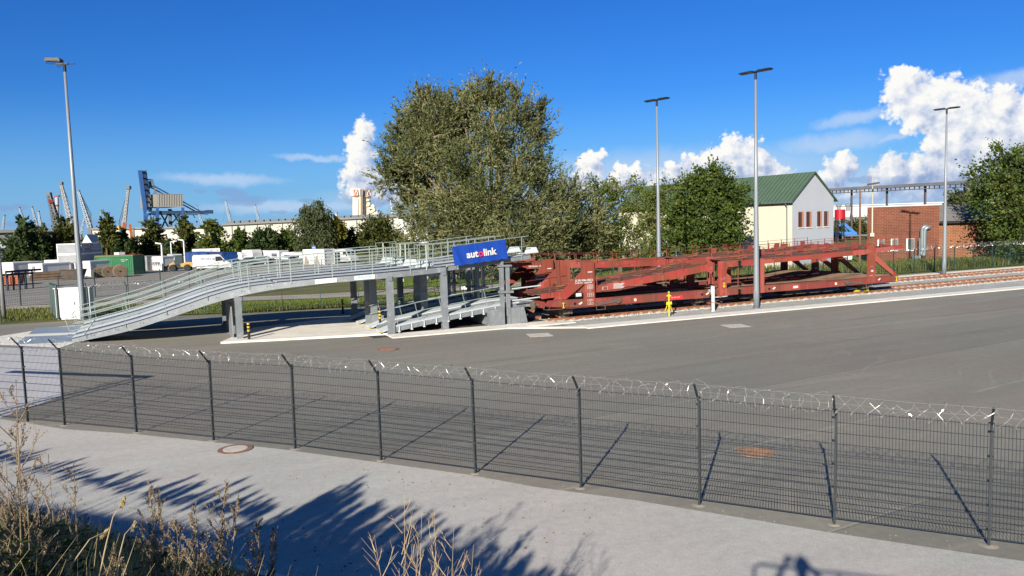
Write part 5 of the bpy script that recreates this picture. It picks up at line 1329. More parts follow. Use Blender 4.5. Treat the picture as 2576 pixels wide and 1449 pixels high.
b.build('graffiti', GRAF, o)
# two storey stack, right hand block
p0 = far(200, 665, 137); p1 = far(259, 665, 143.5); p0.z = p1.z = 0
for z0, lb, ws in ((2.75, 'upper storey of the white two storey site office with shuttered windows', 1), (0, 'lower storey of the white two storey site office above the white container', 0)):
    h = (height_at(p0, 612.5) if z0 else 2.75) - z0
    o, L = box_thing('office_container', lb, 'container', p0, p1, 3.3, h, GREY_P, GRC, WHITE, z0)
    if ws:
        win(o, L * .06, L * .46, h * .36, h * .78, blind=SHUT); win(o, L * .56, L * .94, h * .38, h * .82, blind=SHUT)
        b = MB()
        for k in (.08, .25, .36): b.box(L * k, L * k + .42, -.06, -.05, h * .36, h * .50)
        b.build('open_slot', GLASS_D, o); b = MB(); b.box(L * .5 - .05, L * .5 + .05, -.05, 0, 0, h); b.build('joint_post', GALV_D, o)
        b = MB()
        for k in (.06, .4, .6, .9): b.box(L * k, L * k + .4, -.3, -.05, h - .4, h - .25)
        b.build('shutter_motor', GREY_P, o)
wl_ = [('white container with a ribbed long side at the left behind the orange skip', 31, 73, 688, 667, WHITE_C), ('plain white container left of the timber pile', 73, 108, 692, 664, WHITE), ('low white container partly hidden behind the ribbed ones', 0, 35, 692, 661, WHITE_C),
       ('white ribbed container above the timber pile', 132, 171, 687, 662, WHITE_C), ('white container with small orange label beside the timber pile', 171.5, 191, 686, 663, WHITE), ('white container end standing against the green container', 210.5, 229, 696, 657, WHITE), ('flat white container behind the ribbed pair', 112, 152, 672, 654.5, WHITE)]
for lb, x0, x1, yb, yt, m in wl_:
    p0, p1 = at(x0, yb), at(x1, yb); h = height_at(p0, yt)
    o, L = box_thing('container', lb, 'container', p0, p1, 4.5 if L > 3 else 5.5, h, m, GRC, WHITE)
    if 'label' in lb: b = MB(); b.box(L * .3, L * .6, -.03, -.005, h * .5, h * .7); b.build('orange_label', ORANGE, o)
    if 'plain' in lb: b = MB(); b.box(L * .25, L * .45, -.03, -.005, .1, h * .8); b.build('door', GREY_P, o)
# blue container and the pale one behind
p0, p1 = at(468, 664.5), at(561, 668); h = height_at(p0, 634.4)
o, L = box_thing('container', 'long blue ribbed container behind the white lettered van', 'container', p0, p1, 2.6, h, BLUE_C, GRC, BLUE_C)
text_mesh('marking', 'H\nS\nL\n2', .5, WHITE_P, o, plane_mat((L - .7, -.03, h * .55), (1, 0, 0), (0, 0, 1)), 0, .002)
p2 = at(588, 665.5)
o2, L2 = box_thing('container', 'dark blue container with white door bars right of the long blue one', 'container', p1 + Vector((.15, .1, 0)), p2, 2.6, h * 1.01, BLUE_D, GRC, BLUE_D)
b = MB()
for k in (.25, .42, .62, .80): b.cyl((L2 * k, -.06, .15), (L2 * k, -.06, h - .1), .05, 6)
b.build('door_bars', GREY_P, o2)
office('white cabin container whose roof shows above the blue container', 485, 555, 660, 627.3, WHITE, D=172, depth=3, wins=((.64, .72, .80, .9, 0), (.86, .94, .80, .9, 0)))
# white box right of the cars
p0, p1 = at(763, 665.5), at(817, 665.5); h = height_at(p0, 628)
o, L = box_thing('container', 'white container with brown cartons leaning on it right of the parked cars', 'container', p0, p1, 2.4, h, WHITE, GRC, WHITE)
for i, (k, w) in enumerate(((.06, .9), (.55, .75))):
    q = p0 + (p1 - p0) * k + Vector((.1, -.5, 0)); c = thing('wooden_board', ['left of two brown boards leaning on the white container', 'right of two brown boards leaning on the white container'][i], 'board', q, 0, 'boards on the white container')
    b = MB(); b.prism([(0, 0, 0), (w, 0, 0), (w, .35, 1.3), (.1, .35, 1.4)], (0, .05, 0)); b.build('board', WOOD_L, c)
p0, p1 = at(817.5, 665), at(843, 663.5)
box_thing('container', 'grey ribbed container end right of the white container', 'container', p0, p1, 2.4, h * .99, GREY_C, GRC, WHITE)
g = far(790, 628, 134); o = thing('toilet_sign', 'small blue WC sign above the white container', 'sign', (g.x, g.y, 0)); hb_, ht_ = height_at(g, 628), height_at(g, 618.5)
b = MB(); b.box(-.25, .28, -.04, .04, hb_, ht_); sgn_ = b.build('panel', mat('sign_blue', (.02, .10, .40), .5, 0, .03), o); b = MB(); b.cyl((0, .05, 0), (0, .05, ht_), .04, 6); b.build('post', GREY_P, o)
text_mesh('lettering', 'WC', .34, WHITE_P, sgn_, plane_mat((0, -.05, (hb_ + ht_) / 2), (1, 0, 0), (0, 0, 1)), .005, .002)

# ---- vehicles
def wheels(o, xs, half, r=.34, w=.22):
    for x in xs:
        for y in (-half, half):
            b = MB(); b.cyl((x, y - w / 2, r), (x, y + w / 2, r), r, 16); t_ = b.build('tyre', BLACK, o)
            b = MB(); b.cyl((x, y - w / 2 - .02, r), (x, y + w / 2 + .02, r), r * .58, 12); b.build('rim', GREY_P, t_)
def loft(b, secs):
    """secs: list of closed loops with equal counts"""
    n = len(secs[0]); vs = [p for s in secs for p in s]; fs = [(i * n + j, i * n + (j + 1) % n, (i + 1) * n + (j + 1) % n, (i + 1) * n + j) for i in range(len(secs) - 1) for j in range(n)]
    fs += [tuple(range(n - 1, -1, -1)), tuple((len(secs) - 1) * n + j for j in range(n))]
    b.add(vs, fs)
def profile_body(b, prof, hw, tuck=.12, z_belt=1.0):
    """side outline (x,z) lofted across the width, drawn in above the belt line"""
    def sec(f, y):
        return [(x, y * (1 - (tuck * max(0, (z - z_belt)) / 1.2 if z > z_belt else 0)) * f, z) for x, z in prof]
    loft(b, [[(x * .985, -hw * .93 * (1 - tuck * max(0, z - z_belt) / 1.2), z) for x, z in prof], sec(1, -hw), sec(1, hw), [(x * .985, hw * .93 * (1 - tuck * max(0, z - z_belt) / 1.2), z) for x, z in prof]][1:3])
PAINTW = mat('van_white', (.46, .46, .45), .35, 0, .02, 1)
PAINTD = mat('car_dark', (.015, .02, .028), .3, .2, .1, 1)
PAINTG = mat('car_grey', (.16, .17, .18), .35, .3, .1, 1)
RED_L = mat('tail_light', (.45, .02, .02), .3)
def van(label, g, rz, L=6.9, H=2.7, lettering=None, grp='white vans'):
    o = thing('van', label, 'van', g, rz, grp); hw = 1.0
    prof = [(-L / 2, .45), (-L / 2 - .02, 1.0), (-L / 2 + .05, H - .25), (-L / 2 + .22, H), (L * .16, H), (L * .22, H - .08), (L * .36, 1.55), (L * .47, 1.25), (L / 2, .95), (L / 2 + .02, .5), (L / 2 - .1, .38), (-L / 2 + .1, .38)]
    b = MB(); profile_body(b, prof, hw, .07, 1.2); body = b.build('body', PAINTW, o)
    for sy in (-1, 1):
        b = MB(); k = .90 if True else 1
        y = sy * (hw - .045); b.prism([(L * .10, y, 1.40), (L * .345, y, 1.42), (L * .235, y, H - .35), (L * .10, y, H - .35)], (0, sy * .02, 0)); b.build('side_window', GLASS_D, o)
        b = MB(); b.prism([(L * .30, sy * (hw + .02), 1.4), (L * .33, sy * (hw + .02), 1.4), (L * .33, sy * (hw + .02), 1.75), (L * .30, sy * (hw + .02), 1.75)], (0, sy * .16, 0)); b.build('mirror', BLACK, o)
        b = MB(); b.box(-L / 2 + .5, L / 2 - .6, min(sy * hw, sy * (hw + .02)), max(sy * hw, sy * (hw + .02)), .72, .82); b.box(-L / 2, -L / 2 + .7, min(sy * hw, sy * (hw + .02)), max(sy * hw, sy * (hw + .02)), .4, .62); b.build('rubbing_strip', BLACK, o)
        b = MB(); b.box(-L / 2 + .9, -L / 2 + 3.3, min(sy * hw, sy * (hw + .012)), max(sy * hw, sy * (hw + .012)), 1.33, 1.36); b.build('door_rail', GREY_P, o)
        b = MB(); b.box(-L / 2 - .03, -L / 2 + .04, sy * .92 - .07, sy * .92 + .07, .9, 1.45); b.build('tail_light', RED_L, o)
        b = MB(); b.prism([(L / 2 - .32, sy * .9 - .1, .95), (L / 2 + .0, sy * .75 - .1, .9), (L / 2 - .02, sy * .75 - .1, 1.1), (L / 2 - .35, sy * .9 - .1, 1.22)], (0, .2, 0)); b.build('headlight', GLASS, o)
    b = MB(); b.prism([(L * .236, -.82, H - .22), (L * .236, .82, H - .22), (L * .362, .88, 1.60), (L * .362, -.88, 1.60)], (.03, 0, .02)); b.build('windscreen', GLASS_D, o)
    wheels(o, (-L * .29, L * .33), hw - .12, .36)
    if lettering:
        text_mesh('lettering', lettering, .52, mat('van_letters', (.13, .14, .28), .5), o, plane_mat((-L * .29, -hw - .012, 1.98), (1, 0, 0), (0, 0, 1)), -.004, .002, 'LEFT', 1.0)
        b = MB(); x = -L * .29 + 2.05; b.box(x, x + .38, -hw - .02, -hw - .008, 1.80, 2.16); e = b.build('emblem', mat('emblem_blue', (.03, .05, .22), .5), o)
        b = MB()
        for i in range(2):
            for j in range(2): b.box(x + .05 + i * .17, x + .15 + i * .17, -hw - .024, -hw - .0205, 1.85 + j * .16, 1.95 + j * .16)
        b.build('emblem_squares', WHITE_P, e)
    o.scale = (.82, .82, .82)
    return o
g0, g1 = at(484, 681), at(566, 679); gm = (g0 + g1) / 2 + Vector((.2, 1.3, 0))
van('white panel van with SPITZKE lettering parked before the blue container', gm, R(8), 6.6, 2.72, 'SPITZKE')
g = at(424, 671) + Vector((.3, 2.2, 0)); van('white van seen from the front quarter behind the yellow wheel loader', g, R(-52), 5.6, 2.45)
# wheel loader
g = at(448, 682.5) + Vector((0, 1.0, 0))
o = thing('wheel_loader', 'yellow wheel loader with dark cab and lowered front arm', 'wheel loader', g, R(188))
YEL_L = mat('loader_yellow', (.36, .21, .015), .5, 0, .12, 2)
b = MB(); b.prism([(-2.3, -.75, .75), (-.2, -.75, .75), (-.2, -.75, 1.35), (-1.2, -.75, 1.6), (-2.2, -.75, 1.55), (-2.4, -.75, 1.2)], (0, 1.5, 0)); b.build('engine_hood', YEL_L, o)
b = MB(); b.box(-.2, 1.3, -.5, .5, .6, 1.05); b.build('frame', DARK, o)
b = MB(); b.prism([(-.45, -.72, 1.35), (.75, -.72, 1.2), (.95, -.72, 1.7), (.6, -.72, 2.75), (-.45, -.72, 2.75)], (0, 1.44, 0)); c_ = b.build('cab', mat('cab_dark', (.03, .05, .05), .25), o)
b = MB(); b.box(-.55, .72, -.8, .8, 2.75, 2.85); b.build('cab_roof', DARK, c_)
for y in (-.42, .3):
    b = MB(); b.beam((.7, y, 1.75), (2.7, y, .65), .14, .34); b.build('loader_arm', YEL_L, o)
b = MB(); b.prism([(2.5, -1.0, .12), (3.3, -1.0, .08), (2.95, -1.0, .35), (2.75, -1.0, .95), (2.55, -1.0, .95)], (0, 2.0, 0)); b.build('bucket', DARK, o)
for x in (-1.35, 1.2):
    for y in (-.85, .85):
        b = MB(); b.lathe([(.35, -.22), (.58, -.2), (.60, -.1), (.60, .1), (.58, .2), (.35, .22)], 18); w = b.build('tyre', BLACK, o); w.location = (x, y, .60); w.rotation_euler = (R(90), 0, 0)
        b = MB(); b.lathe([(.34, -.2), (.34, .2)], 14); r_ = b.build('rim', mat('rim_cream', (.3, .29, .25), .5), w)
o.scale = (.8, .8, .8)
# caravans and trailers
def caravan(label, x0, x1, yb, yt, wins=((.25, .6),), nose=True, grp='caravans and trailers'):
    p0, p1 = at(x0, yb), at(x1, yb); d = p1 - p0; L = d.length; H = height_at(p0, yt)
    o = thing('caravan', label, 'caravan', p0, math.atan2(d.y, d.x), grp)
    r = .35 if nose else .1
    prof = [(0, .4), (0, H - r * 1.6), (r * .5, H - r * .4), (r * 1.3, H), (L - r * 1.3, H), (L - r * .5, H - r * .4), (L, H - r * 1.6), (L, .4)]
    b = MB(); b.prism([(x, 0, z) for x, z in prof], (0, 2.2, 0)); b.build('body', WHITE, o)
    for f0, f1 in wins:
        b = MB(); b.box(L * f0, L * f1, -.03, -.005, H * .48, H * .75); b.build('window', GLASS, o)
    b = MB(); b.box(L * .03, L * .97, -.02, -.004, .8, .86); b.build('stripe', GREY_P, o)
    for x in (L * .45,):
        b = MB(); b.cyl((x, -.02, .32), (x, .2, .32), .32, 14); b.build('wheel', BLACK, o)
    return o
caravan('small white caravan with one window right of the blue containers', 589, 609, 658, 635, ((.15, .55),))
caravan('white caravan with rounded roof behind the dark car', 609, 636, 657, 629, ())
caravan('long white site trailer with two small windows behind the dark car', 634, 676, 655, 631, ((.10, .17), (.55, .62)), False)
caravan('white trailer with grey door next to the pickup', 676, 703, 657, 631, ((.3, .8),), False)
caravan('white caravan with brown framed window behind the pickup', 708, 762, 660, 635, ((.15, .4), (.6, .85)))
g = at(866, 662) + Vector((0, .8, 0)); van('white camper van with large windscreen at the end of the caravan row', g, R(-38), 5.6, 2.7)
def car(label, g, rz, m, H=1.7, L=4.6, pickup=False):
    o = thing('car', label, 'car', g, rz, 'parked cars')
    prof = [(-L / 2, .5), (-L / 2, .95), (-L / 2 + .15, 1.05), (-L * .36, H - .12), (-L * .28, H), (L * .08, H), (L * .24, 1.10), (L * .46, .95), (L / 2, .75), (L / 2, .42), (-L / 2 + .1, .35)]
    if pickup: prof = [(-L / 2, .5), (-L / 2, 1.05), (-L * .12, 1.07), (-L * .10, H - .1), (-L * .06, H), (L * .12, H), (L * .24, 1.12), (L * .46, 1.0), (L / 2, .8), (L / 2, .45), (-L / 2 + .1, .4)]
    b = MB(); profile_body(b, prof, .9, .25, 1.0); b.build('body', m, o)
    x0 = -L * .09 if pickup else -L * .33
    for sy in (-1, 1):
        y = sy * .83; b = MB(); b.prism([(x0, y, 1.1), (L * .20, y, 1.1), (L * .07, y * .94, H - .1), (x0 + .2, y * .94, H - .1)], (0, sy * .06, 0)); b.build('side_window', GLASS_D, o)
        b = MB(); b.box(L / 2 - .12, L / 2 + .02, sy * .68 - .16, sy * .68 + .16, .72, .86); b.build('headlight', WHITE_P, o); b = MB(); b.box(-L / 2 - .02, -L / 2 + .1, sy * .75 - .12, sy * .75 + .12, .75, 1.0); b.build('tail_light', RED_L, o)
    b = MB(); b.prism([(L * .245, -.72, 1.12), (L * .245, .72, 1.12), (L * .095, .64, H - .06), (L * .095, -.64, H - .06)], (.02, 0, .03)); b.build('windscreen', GLASS_D, o)
    wheels(o, (-L * .30, L * .31), .80, .35, .2)
    if 'ramp' not in label or 'railing' in label: o.scale = (.82, .82, .82)
    return o
car('dark blue estate car in front of the long white site trailer', at(650, 668) + Vector((0, 1, 0)), R(175), PAINTD)
car('grey pickup with red tail lights left of the white container', at(730, 666) + Vector((0, 1, 0)), R(20), PAINTG, 1.8, 5.2, True)
car('dark car at the far end behind the ramp railing', at(612, 668) + Vector((0, 2.5, 0)), R(182), PAINTD)
car('black off road car parked on the grass seen beneath the ramp', at(1108, 706) + Vector((0, .8, 0)), R(186), PAINTD, 1.85, 4.7)
car('white car half hidden beyond the tracks at the brick building', far(2100, 668, 95) * 1.0 - Vector((0, 0, far(2100, 668, 95).z)), R(160), PAINTW, 1.5, 4.3)
# ---- cable drums
def drum(px, py, r, label, az):
    g = at(px, py); o = thing('cable_drum', label, 'cable drum', (g.x, g.y, 0), R(az), 'cable drums')
    w = .95 * r
    for y in (-w, w):
        b = MB(); b.cyl((0, y - .05, r), (0, y + .05, r), r, 26); f = b.build('flange', WOOD, o)
        b = MB()
        rim = [(r * 1.01 * math.cos(k * 2 * math.pi / 26), y, r + r * 1.01 * math.sin(k * 2 * math.pi / 26)) for k in range(27)]; b.tube(rim, .05, 5); b.build('rim', mat('drum_rim', (.20, .16, .11), .8), f)
        b = MB(); b.cyl((0, y - .09, r), (0, y + .09, r), r * .16, 12); b.build('hub', DARK, f)
    b = MB(); b.cyl((0, -w + .05, r), (0, w - .05, r), r * .68, 22); b.build('core', WOOD_L, o)
    b = MB()
    for k in range(7):
        y = -w + .15 + k * (2 * w - .3) / 6; b.tube([(r * .7 * math.cos(t), y, r + r * .7 * math.sin(t)) for t in np.linspace(0, 6.28, 19)], .05, 5)
    b.build('cable', BLACK, o)
for px, py, r, lb, az in ((250, 698, .62, 'small cable drum at the left end of the row', 38), (271, 697, .70, 'brown cable drum with pale rim second from the left', 35), (303, 697, .78, 'largest cable drum at the right end of the row by the green container', 30), (266, 690, .65, 'cable drum behind the second one from the left', 36), (290, 690, .70, 'cable drum half hidden behind the largest one', 33), (281, 692, .6, 'cable drum lying between the two rows in the middle', 36)):
    drum(px, py, r, lb, az)
# ---- timber and rail pile
p0, p1 = at(82, 706), at(188, 700); d = p1 - p0; L = d.length
for j in range(3):
    for k in range(5 - j):
        o_ = MB(); y = .45 * k + .22 * j; z = .16 + j * .36
        o_.box(random.uniform(-.3, .2), L + random.uniform(-.6, .3), y - .17, y + .17, z - .15, z + .15)
        t_ = o_.build('timber_beam', WOOD); tag(t_, ['weathered timber beam in the bottom layer of the pile by the white containers', 'weathered timber beam in the middle layer of the pile by the white containers', 'weathered timber beam in the top layer of the pile by the white containers'][j], 'beam', ['bottom beams of the timber pile', 'middle beams of the timber pile', 'top beams of the timber pile'][j])
        t_.location = (p0.x, p0.y, 0); t_.rotation_euler = (0, 0, math.atan2(d.y, d.x))
g = at(186, 703); o = thing('skip', 'rusty dark skip at the right end of the timber pile', 'skip', (g.x, g.y, 0), R(12))
b = MB(); b.prism([(-1.1, -.8, 0), (.9, -.8, 0), (1.4, -.8, 1.3), (-1.4, -.8, 1.3)], (0, 1.6, 0)); b.build('body', mat('dark_skip', (.06, .045, .035), .8, 0, .3, 2), o); b = MB(); b.beam((-1.4, -.85, 1.3), (1.4, -.85, 1.3), .1); b.build('rim', WOOD, o)
g0, g1 = at(-16, 721), at(50, 718); d = g1 - g0; o = thing('orange_skip', 'orange ribbed steel skip at the left edge of the yard', 'skip', g0, math.atan2(d.y, d.x)); L = d.length; H = height_at(g1, 694)
b = MB(); b.prism([(0, 0, .15), (L * .93, 0, .15), (L, 0, H), (0, 0, H)], (0, 2.1, 0)); b.build('body', ORANGE, o)
b = MB()
for k in range(7): b.box(L * k / 7 + .1, L * k / 7 + .25, -.1, 0, .15, H - .05)
b.beam((0, -.06, H), (L, -.06, H), .14, .14); b.build('ribs', ORANGE, o)
for x0, y0, x1, y1, lb in ((14, 684, 80, 680, 'dark blue steel frame lying on the stacked material at the left'), (4, 692, 60, 689, 'dark blue steel frame leaning behind the orange skip')):
    p, q = far(x0, y0, 96), far(x1, y1, 98); o = thing('steel_frame', lb, 'steel frame', (p.x, p.y, 0), 0, 'steel frames'); b = MB()
    b.beam(p, q, .16, .22); b.beam(p + V3((0, 1.6, 0)), q + V3((0, 1.6, 0)), .16, .22)
    for k in range(5): m_ = p.lerp(q, k / 4); b.beam(m_, m_ + V3((0, 1.6, 0)), .1); b.beam((m_.x, m_.y, 0), m_, .1)
    b.build('frame', mat('frame_blue', (.015, .02, .05), .6), o, world=True)
# street lamps in the yard
for px, yt, yb, lb, az in ((410.5, 614, 684, 'white lamp post left of the yellow loader', 160), (466, 605, 672, 'white lamp post between the loader and the blue container', 165), (433, 609, 664, 'lamp post half hidden in the trees left of the blue container', 20)):
    g = at(px, yb); hh = height_at(g, yt); o = thing('street_lamp', lb, 'street lamp', g, R(az), 'white street lamps in the container yard')
    b = MB(); b.lathe([(.13, 0), (.10, hh)], 8); b.build('pole', WHITE, o); b = MB(); b.prism([(-.1, -.18, hh - .05), (1.0, -.14, hh + .1), (1.0, .14, hh + .1), (-.1, .18, hh - .05)], (0, 0, .16)); b.build('lamp_head', WHITE, o)
# white picket fence behind the ramp
p0, p1 = at(1150, 690), at(1235, 688.5); d = p1 - p0; L = d.length; o = thing('picket_fence', 'white picket fence in the sun beyond the ramp by the big tree', 'fence', p0, math.atan2(d.y, d.x)); hh = height_at(p0, 672)
b = MB(); b.box(-1, L + 2, .03, .07, hh * .3, hh * .3 + .08); b.box(-1, L + 2, .03, .07, hh * .8, hh * .8 + .08); b.build('rails', WHITE, o)
b = MB()
for k in range(int((L + 2.6) / .17)): x = -1 + k * .17; b.box(x, x + .10, 0, .03, .05, hh)
tag(b.build('pickets', WHITE, o), kind=None)
for px, py, lb in ((1010, 740, 'small white sign plate on a stick on the grass left under the ramp'), (1170, 776, 'small white marker plate near the middle posts of the ramp')):
    g = at(px, py - 20 if px > 1100 else py - 8); o = thing('marker_plate', lb, 'marker', g, 0, 'white marker plates'); b = MB(); b.cyl((0, 0, 0), (0, 0, .8), .025, 6); b.build('stick', GREY_P, o); b = MB(); b.box(-.22, .22, -.03, 0, .8, 1.02); b.build('plate', WHITE, o)

# ================================================================ far harbour: halls, cranes, silo
def hall(name, label, x0, y0, x1, y1, D0, D1, m, depth=60, roof=None):
    pa, pb = far(x0, y0, D0), far(x1, y1, D1); zt = (pa.z + pb.z) / 2; o = thing(name, label, 'hall', (pa.x, pa.y, 0))
    dv = Vector((pa.x + pb.x, pa.y + pb.y, 0)).normalized() * depth
    b = MB(); b.add([(pa.x, pa.y, 0), (pb.x, pb.y, 0), (pb.x, pb.y, pb.z), (pa.x, pa.y, pa.z)] + [(p[0] + dv.x, p[1] + dv.y, p[2]) for p in ((pa.x, pa.y, 0), (pb.x, pb.y, 0), (pb.x, pb.y, pb.z), (pa.x, pa.y, pa.z))], [(0, 1, 2, 3), (7, 6, 5, 4), (0, 4, 5, 1), (1, 5, 6, 2), (2, 6, 7, 3), (3, 7, 4, 0)])
    b.build('wall', m, o, world=True)
    b = MB(); b.beam(pa + V3((0, -.6, .3)), pb + V3((0, -.6, .3)), 1.4, 1.0); b.build('roof_edge', roof or HALL_G, o, world=True); return o, pa, pb
o, pa, pb = hall('cream_hall', 'long cream hall with dark roof vents behind the yard trees', 560, 566.5, 1010, 544.5, 430, 420, HALL, 80)
b = MB()
for k in np.linspace(.04, .98, 24): p = pa.lerp(pb, k); s_ = 1.2 + .8 * math.sin(k * 40) ** 2; b.box(p.x - s_, p.x + s_, p.y, p.y + 3, p.z + .5, p.z + 1.9)
b.build('roof_vents', CR_DARK, o, world=True)
b = MB()
for k in np.linspace(.05, .95, 14): p = pa.lerp(pb, k); b.beam((p.x, p.y - .3, 0), (p.x, p.y - .3, p.z), .25)
tag(b.build('wall_ribs', HALL_G, o, world=True), kind='stuff')
hall('grey_hall', 'wide grey hall at the far left behind the trees', -60, 586, 150, 580, 330, 330, HALL_G, 60)
hall('low_white_hall', 'low white hall between the left trees and the crane', 232, 577, 560, 572, 520, 480, HALL, 50)
hall('dark_hall', 'low dark hall with white gable beside the big tree', 1000, 546, 1075, 541, 260, 255, HALL_W, 40)
for i, (x0, x1, yt, lb) in enumerate(((205, 236, 590, 'white tent roof behind the site office right'), (100, 140, 606, 'white tent roof between the left trees'))):
    p, q = far(x0, yt, 230), far(x1, yt, 230); o = thing('storage_tent', lb, 'tent', ((p.x + q.x) / 2, p.y, 0), 0, 'white storage tents'); w = (q - p).length / 2; h = p.z
    b = MB(); b.prism([(-w, 0, 0), (w, 0, 0), (w, 0, h * .6), (0, 0, h), (-w, 0, h * .6)], (0, 5, 0)); b.build('canvas', HALL_W, o)
gl = far(4, 600, 215); o = thing('small_house', 'pale grey house with window band at the far left edge', 'building', (gl.x, gl.y, 0)); b = MB(); b.box(-8, .8, 0, 6, 0, 5.0); b.build('wall', GREY_P, o); b = MB(); b.box(-8, .6, -.05, 0, 2.3, 3.4); b.build('window_band', GLASS, o)

def boom(name_part, o, p, q, w0, w1, m, chords=.22, lattice=True, par=None, n=16):
    """lattice boom from foot p to tip q in three dimensions"""
    d = (q - p).normalized(); sd = d.cross(V3((0, 1, 0))).normalized(); ud = sd.cross(d).normalized(); b = MB()
    def cor(t, i, j): w = w0 + (w1 - w0) * t; return p.lerp(q, t) + sd * (w * i / 2) + ud * (w * j / 2)
    for i, j in ((-1, -1), (1, -1), (1, 1), (-1, 1)): b.beam(cor(0, i, j), cor(1, i, j), chords)
    if lattice:
        for k in range(n):
            t0, t1 = k / n, (k + 1) / n; s_ = 1 if k % 2 else -1
            for j in (-1, 1): b.beam(cor(t0, s_, j), cor(t1, -s_, j), chords * .6)
            for i in (-1, 1): b.beam(cor(t0, i, s_), cor(t1, i, -s_), chords * .6)
    return b.build(name_part, m, o, world=True)
CG = 'harbour cranes on the skyline'
def crane(label, D, tip, foot, w, m, tower=None, wires=(), head=None, m_tow=CR_DARK, n=16, ch=.3):
    q, p = far(*tip, D), far(*foot, D); base = Vector((p.x, p.y, 0)); o = thing('harbour_crane', label, 'crane', base, 0, CG)
    k = D / FPX
    boom('boom', o, p, q, w * k, w * k * .45, m, ch, True, None, n)
    b = MB(); b.beam((p.x, p.y, 0), (p.x, p.y, p.z + .5), w * k * 1.2); b.build('pedestal', m_tow, o, world=True)
    b = MB(); r = (head or w * .7) * k * .5; b.box(q.x - r, q.x + r, q.y - r, q.y + r, q.z - r * .6, q.z + r); b.build('boom_head', CR_DARK, o, world=True)
    if tower:
        (x0, y0), (x1, y1), tw = tower; a, c = far(x0, y0, D + 6), far(x1, y1, D + 6); b = MB(); b.beam(c, a, tw * k); b.build('tower', m_tow, o, world=True)
        b = MB(); b.beam(a, q, .25); b.beam(a + V3((1.0, 0, 0)), q + V3((.5, 0, 0)), .25); b.build('stay_cable', CR_DARK, o, world=True)
    if wires:
        b = MB()
        for (x0, y0, x1, y1) in wires: b.beam(far(x0, y0, D), far(x1, y1, D), .22)
        b.build('wire', CR_DARK, o, world=True)
    return o
o = crane('dark lattice crane boom with a red band leaning left over the trees', 520, (123.5, 489), (148, 585), 12, CR_DARK, n=14, ch=.8)
b = MB(); p, q = far(127, 503, 519), far(130, 510, 519); b.beam(p, q, 2.6, 2.6); b.build('red_band', CR_RED, o, world=True)
o = thing('striped_mast', 'red and white banded mast between the dark boom and the lattice boom', 'mast', far(144, 600, 540) * 1, 0, CG); o.location.z = 0
for y0, y1, m in ((497, 515, PALE2), (515, 520, CR_RED), (520, 543, PALE2), (543, 548, CR_DARK), (548, 556, PALE2), (556, 562, CR_RED), (562, 590, PALE2)):
    a, c = far(143.5 + (y0 - 493) * .01, y0, 540), far(143.5 + (y1 - 493) * .01, y1, 540); b = MB(); b.cyl(c, a, 1.0, 12); b.build('band_section', m, o, world=True)
a = far(143.2, 495, 540); b = MB(); b.box(a.x - 1.4, a.x + 1.4, a.y - 1, a.y + 1, a.z, a.z + .8); b.build('top_platform', CR_RED, o, world=True)
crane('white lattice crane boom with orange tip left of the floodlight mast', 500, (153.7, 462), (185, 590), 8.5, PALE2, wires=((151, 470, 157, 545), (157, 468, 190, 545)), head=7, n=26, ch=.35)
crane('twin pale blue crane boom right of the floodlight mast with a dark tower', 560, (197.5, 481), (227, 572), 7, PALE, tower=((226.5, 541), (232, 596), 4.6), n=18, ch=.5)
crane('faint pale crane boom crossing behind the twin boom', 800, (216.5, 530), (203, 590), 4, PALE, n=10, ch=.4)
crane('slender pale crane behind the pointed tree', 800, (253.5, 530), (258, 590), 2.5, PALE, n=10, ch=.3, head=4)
o = crane('orange and white lattice crane with ball head left of the blue gantry crane', 460, (323, 473), (310.5, 582), 6.5, PALE2, tower=((301, 553), (302.5, 590), 3), wires=((321, 478, 301, 552), (326, 478, 313, 575)), head=9, n=24, ch=.35)
b = MB(); b.beam(far(313.5, 560, 459), far(311, 578, 459), 1.8); b.build('orange_foot', ORANGE, o, world=True)
p = far(298, 573, 458); b = MB(); b.box(p.x - .9, p.x + .9, p.y - 1, p.y + 1, p.z - .9, p.z + .9); b.build('operator_cab', YEL_L, o, world=True)
o = thing('orange_loader_arm', 'upright orange excavator arm between the pointed trees', 'crane', far(330, 610, 300) * 1, 0, CG); o.location.z = 0
b = MB(); b.beam((o.location.x, o.location.y, 0), far(330.5, 590, 300), .9); b.beam(far(330.5, 590, 300), far(327, 564, 300), .8, .9); b.beam(far(327, 566, 300), far(324.5, 581, 300), .35); b.build('arm', ORANGE, o, world=True)
b = MB(); p = far(335.5, 573, 305); b.beam((p.x, p.y, 0), p, .5); b.build('dark_arm', CR_DARK, o, world=True)
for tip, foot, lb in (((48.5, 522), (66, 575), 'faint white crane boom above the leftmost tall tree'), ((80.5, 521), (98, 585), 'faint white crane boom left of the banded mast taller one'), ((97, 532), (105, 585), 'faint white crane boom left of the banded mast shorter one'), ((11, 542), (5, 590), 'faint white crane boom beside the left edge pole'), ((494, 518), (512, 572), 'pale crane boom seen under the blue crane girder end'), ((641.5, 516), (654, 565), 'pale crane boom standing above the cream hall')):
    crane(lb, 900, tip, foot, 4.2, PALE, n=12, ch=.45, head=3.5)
crane('white crane with strut standing right of the blue gantry crane', 820, (567.5, 506), (582, 566), 4.5, PALE, wires=((567.5, 520, 561, 562), (570, 515, 590, 562)), n=14, ch=.5)

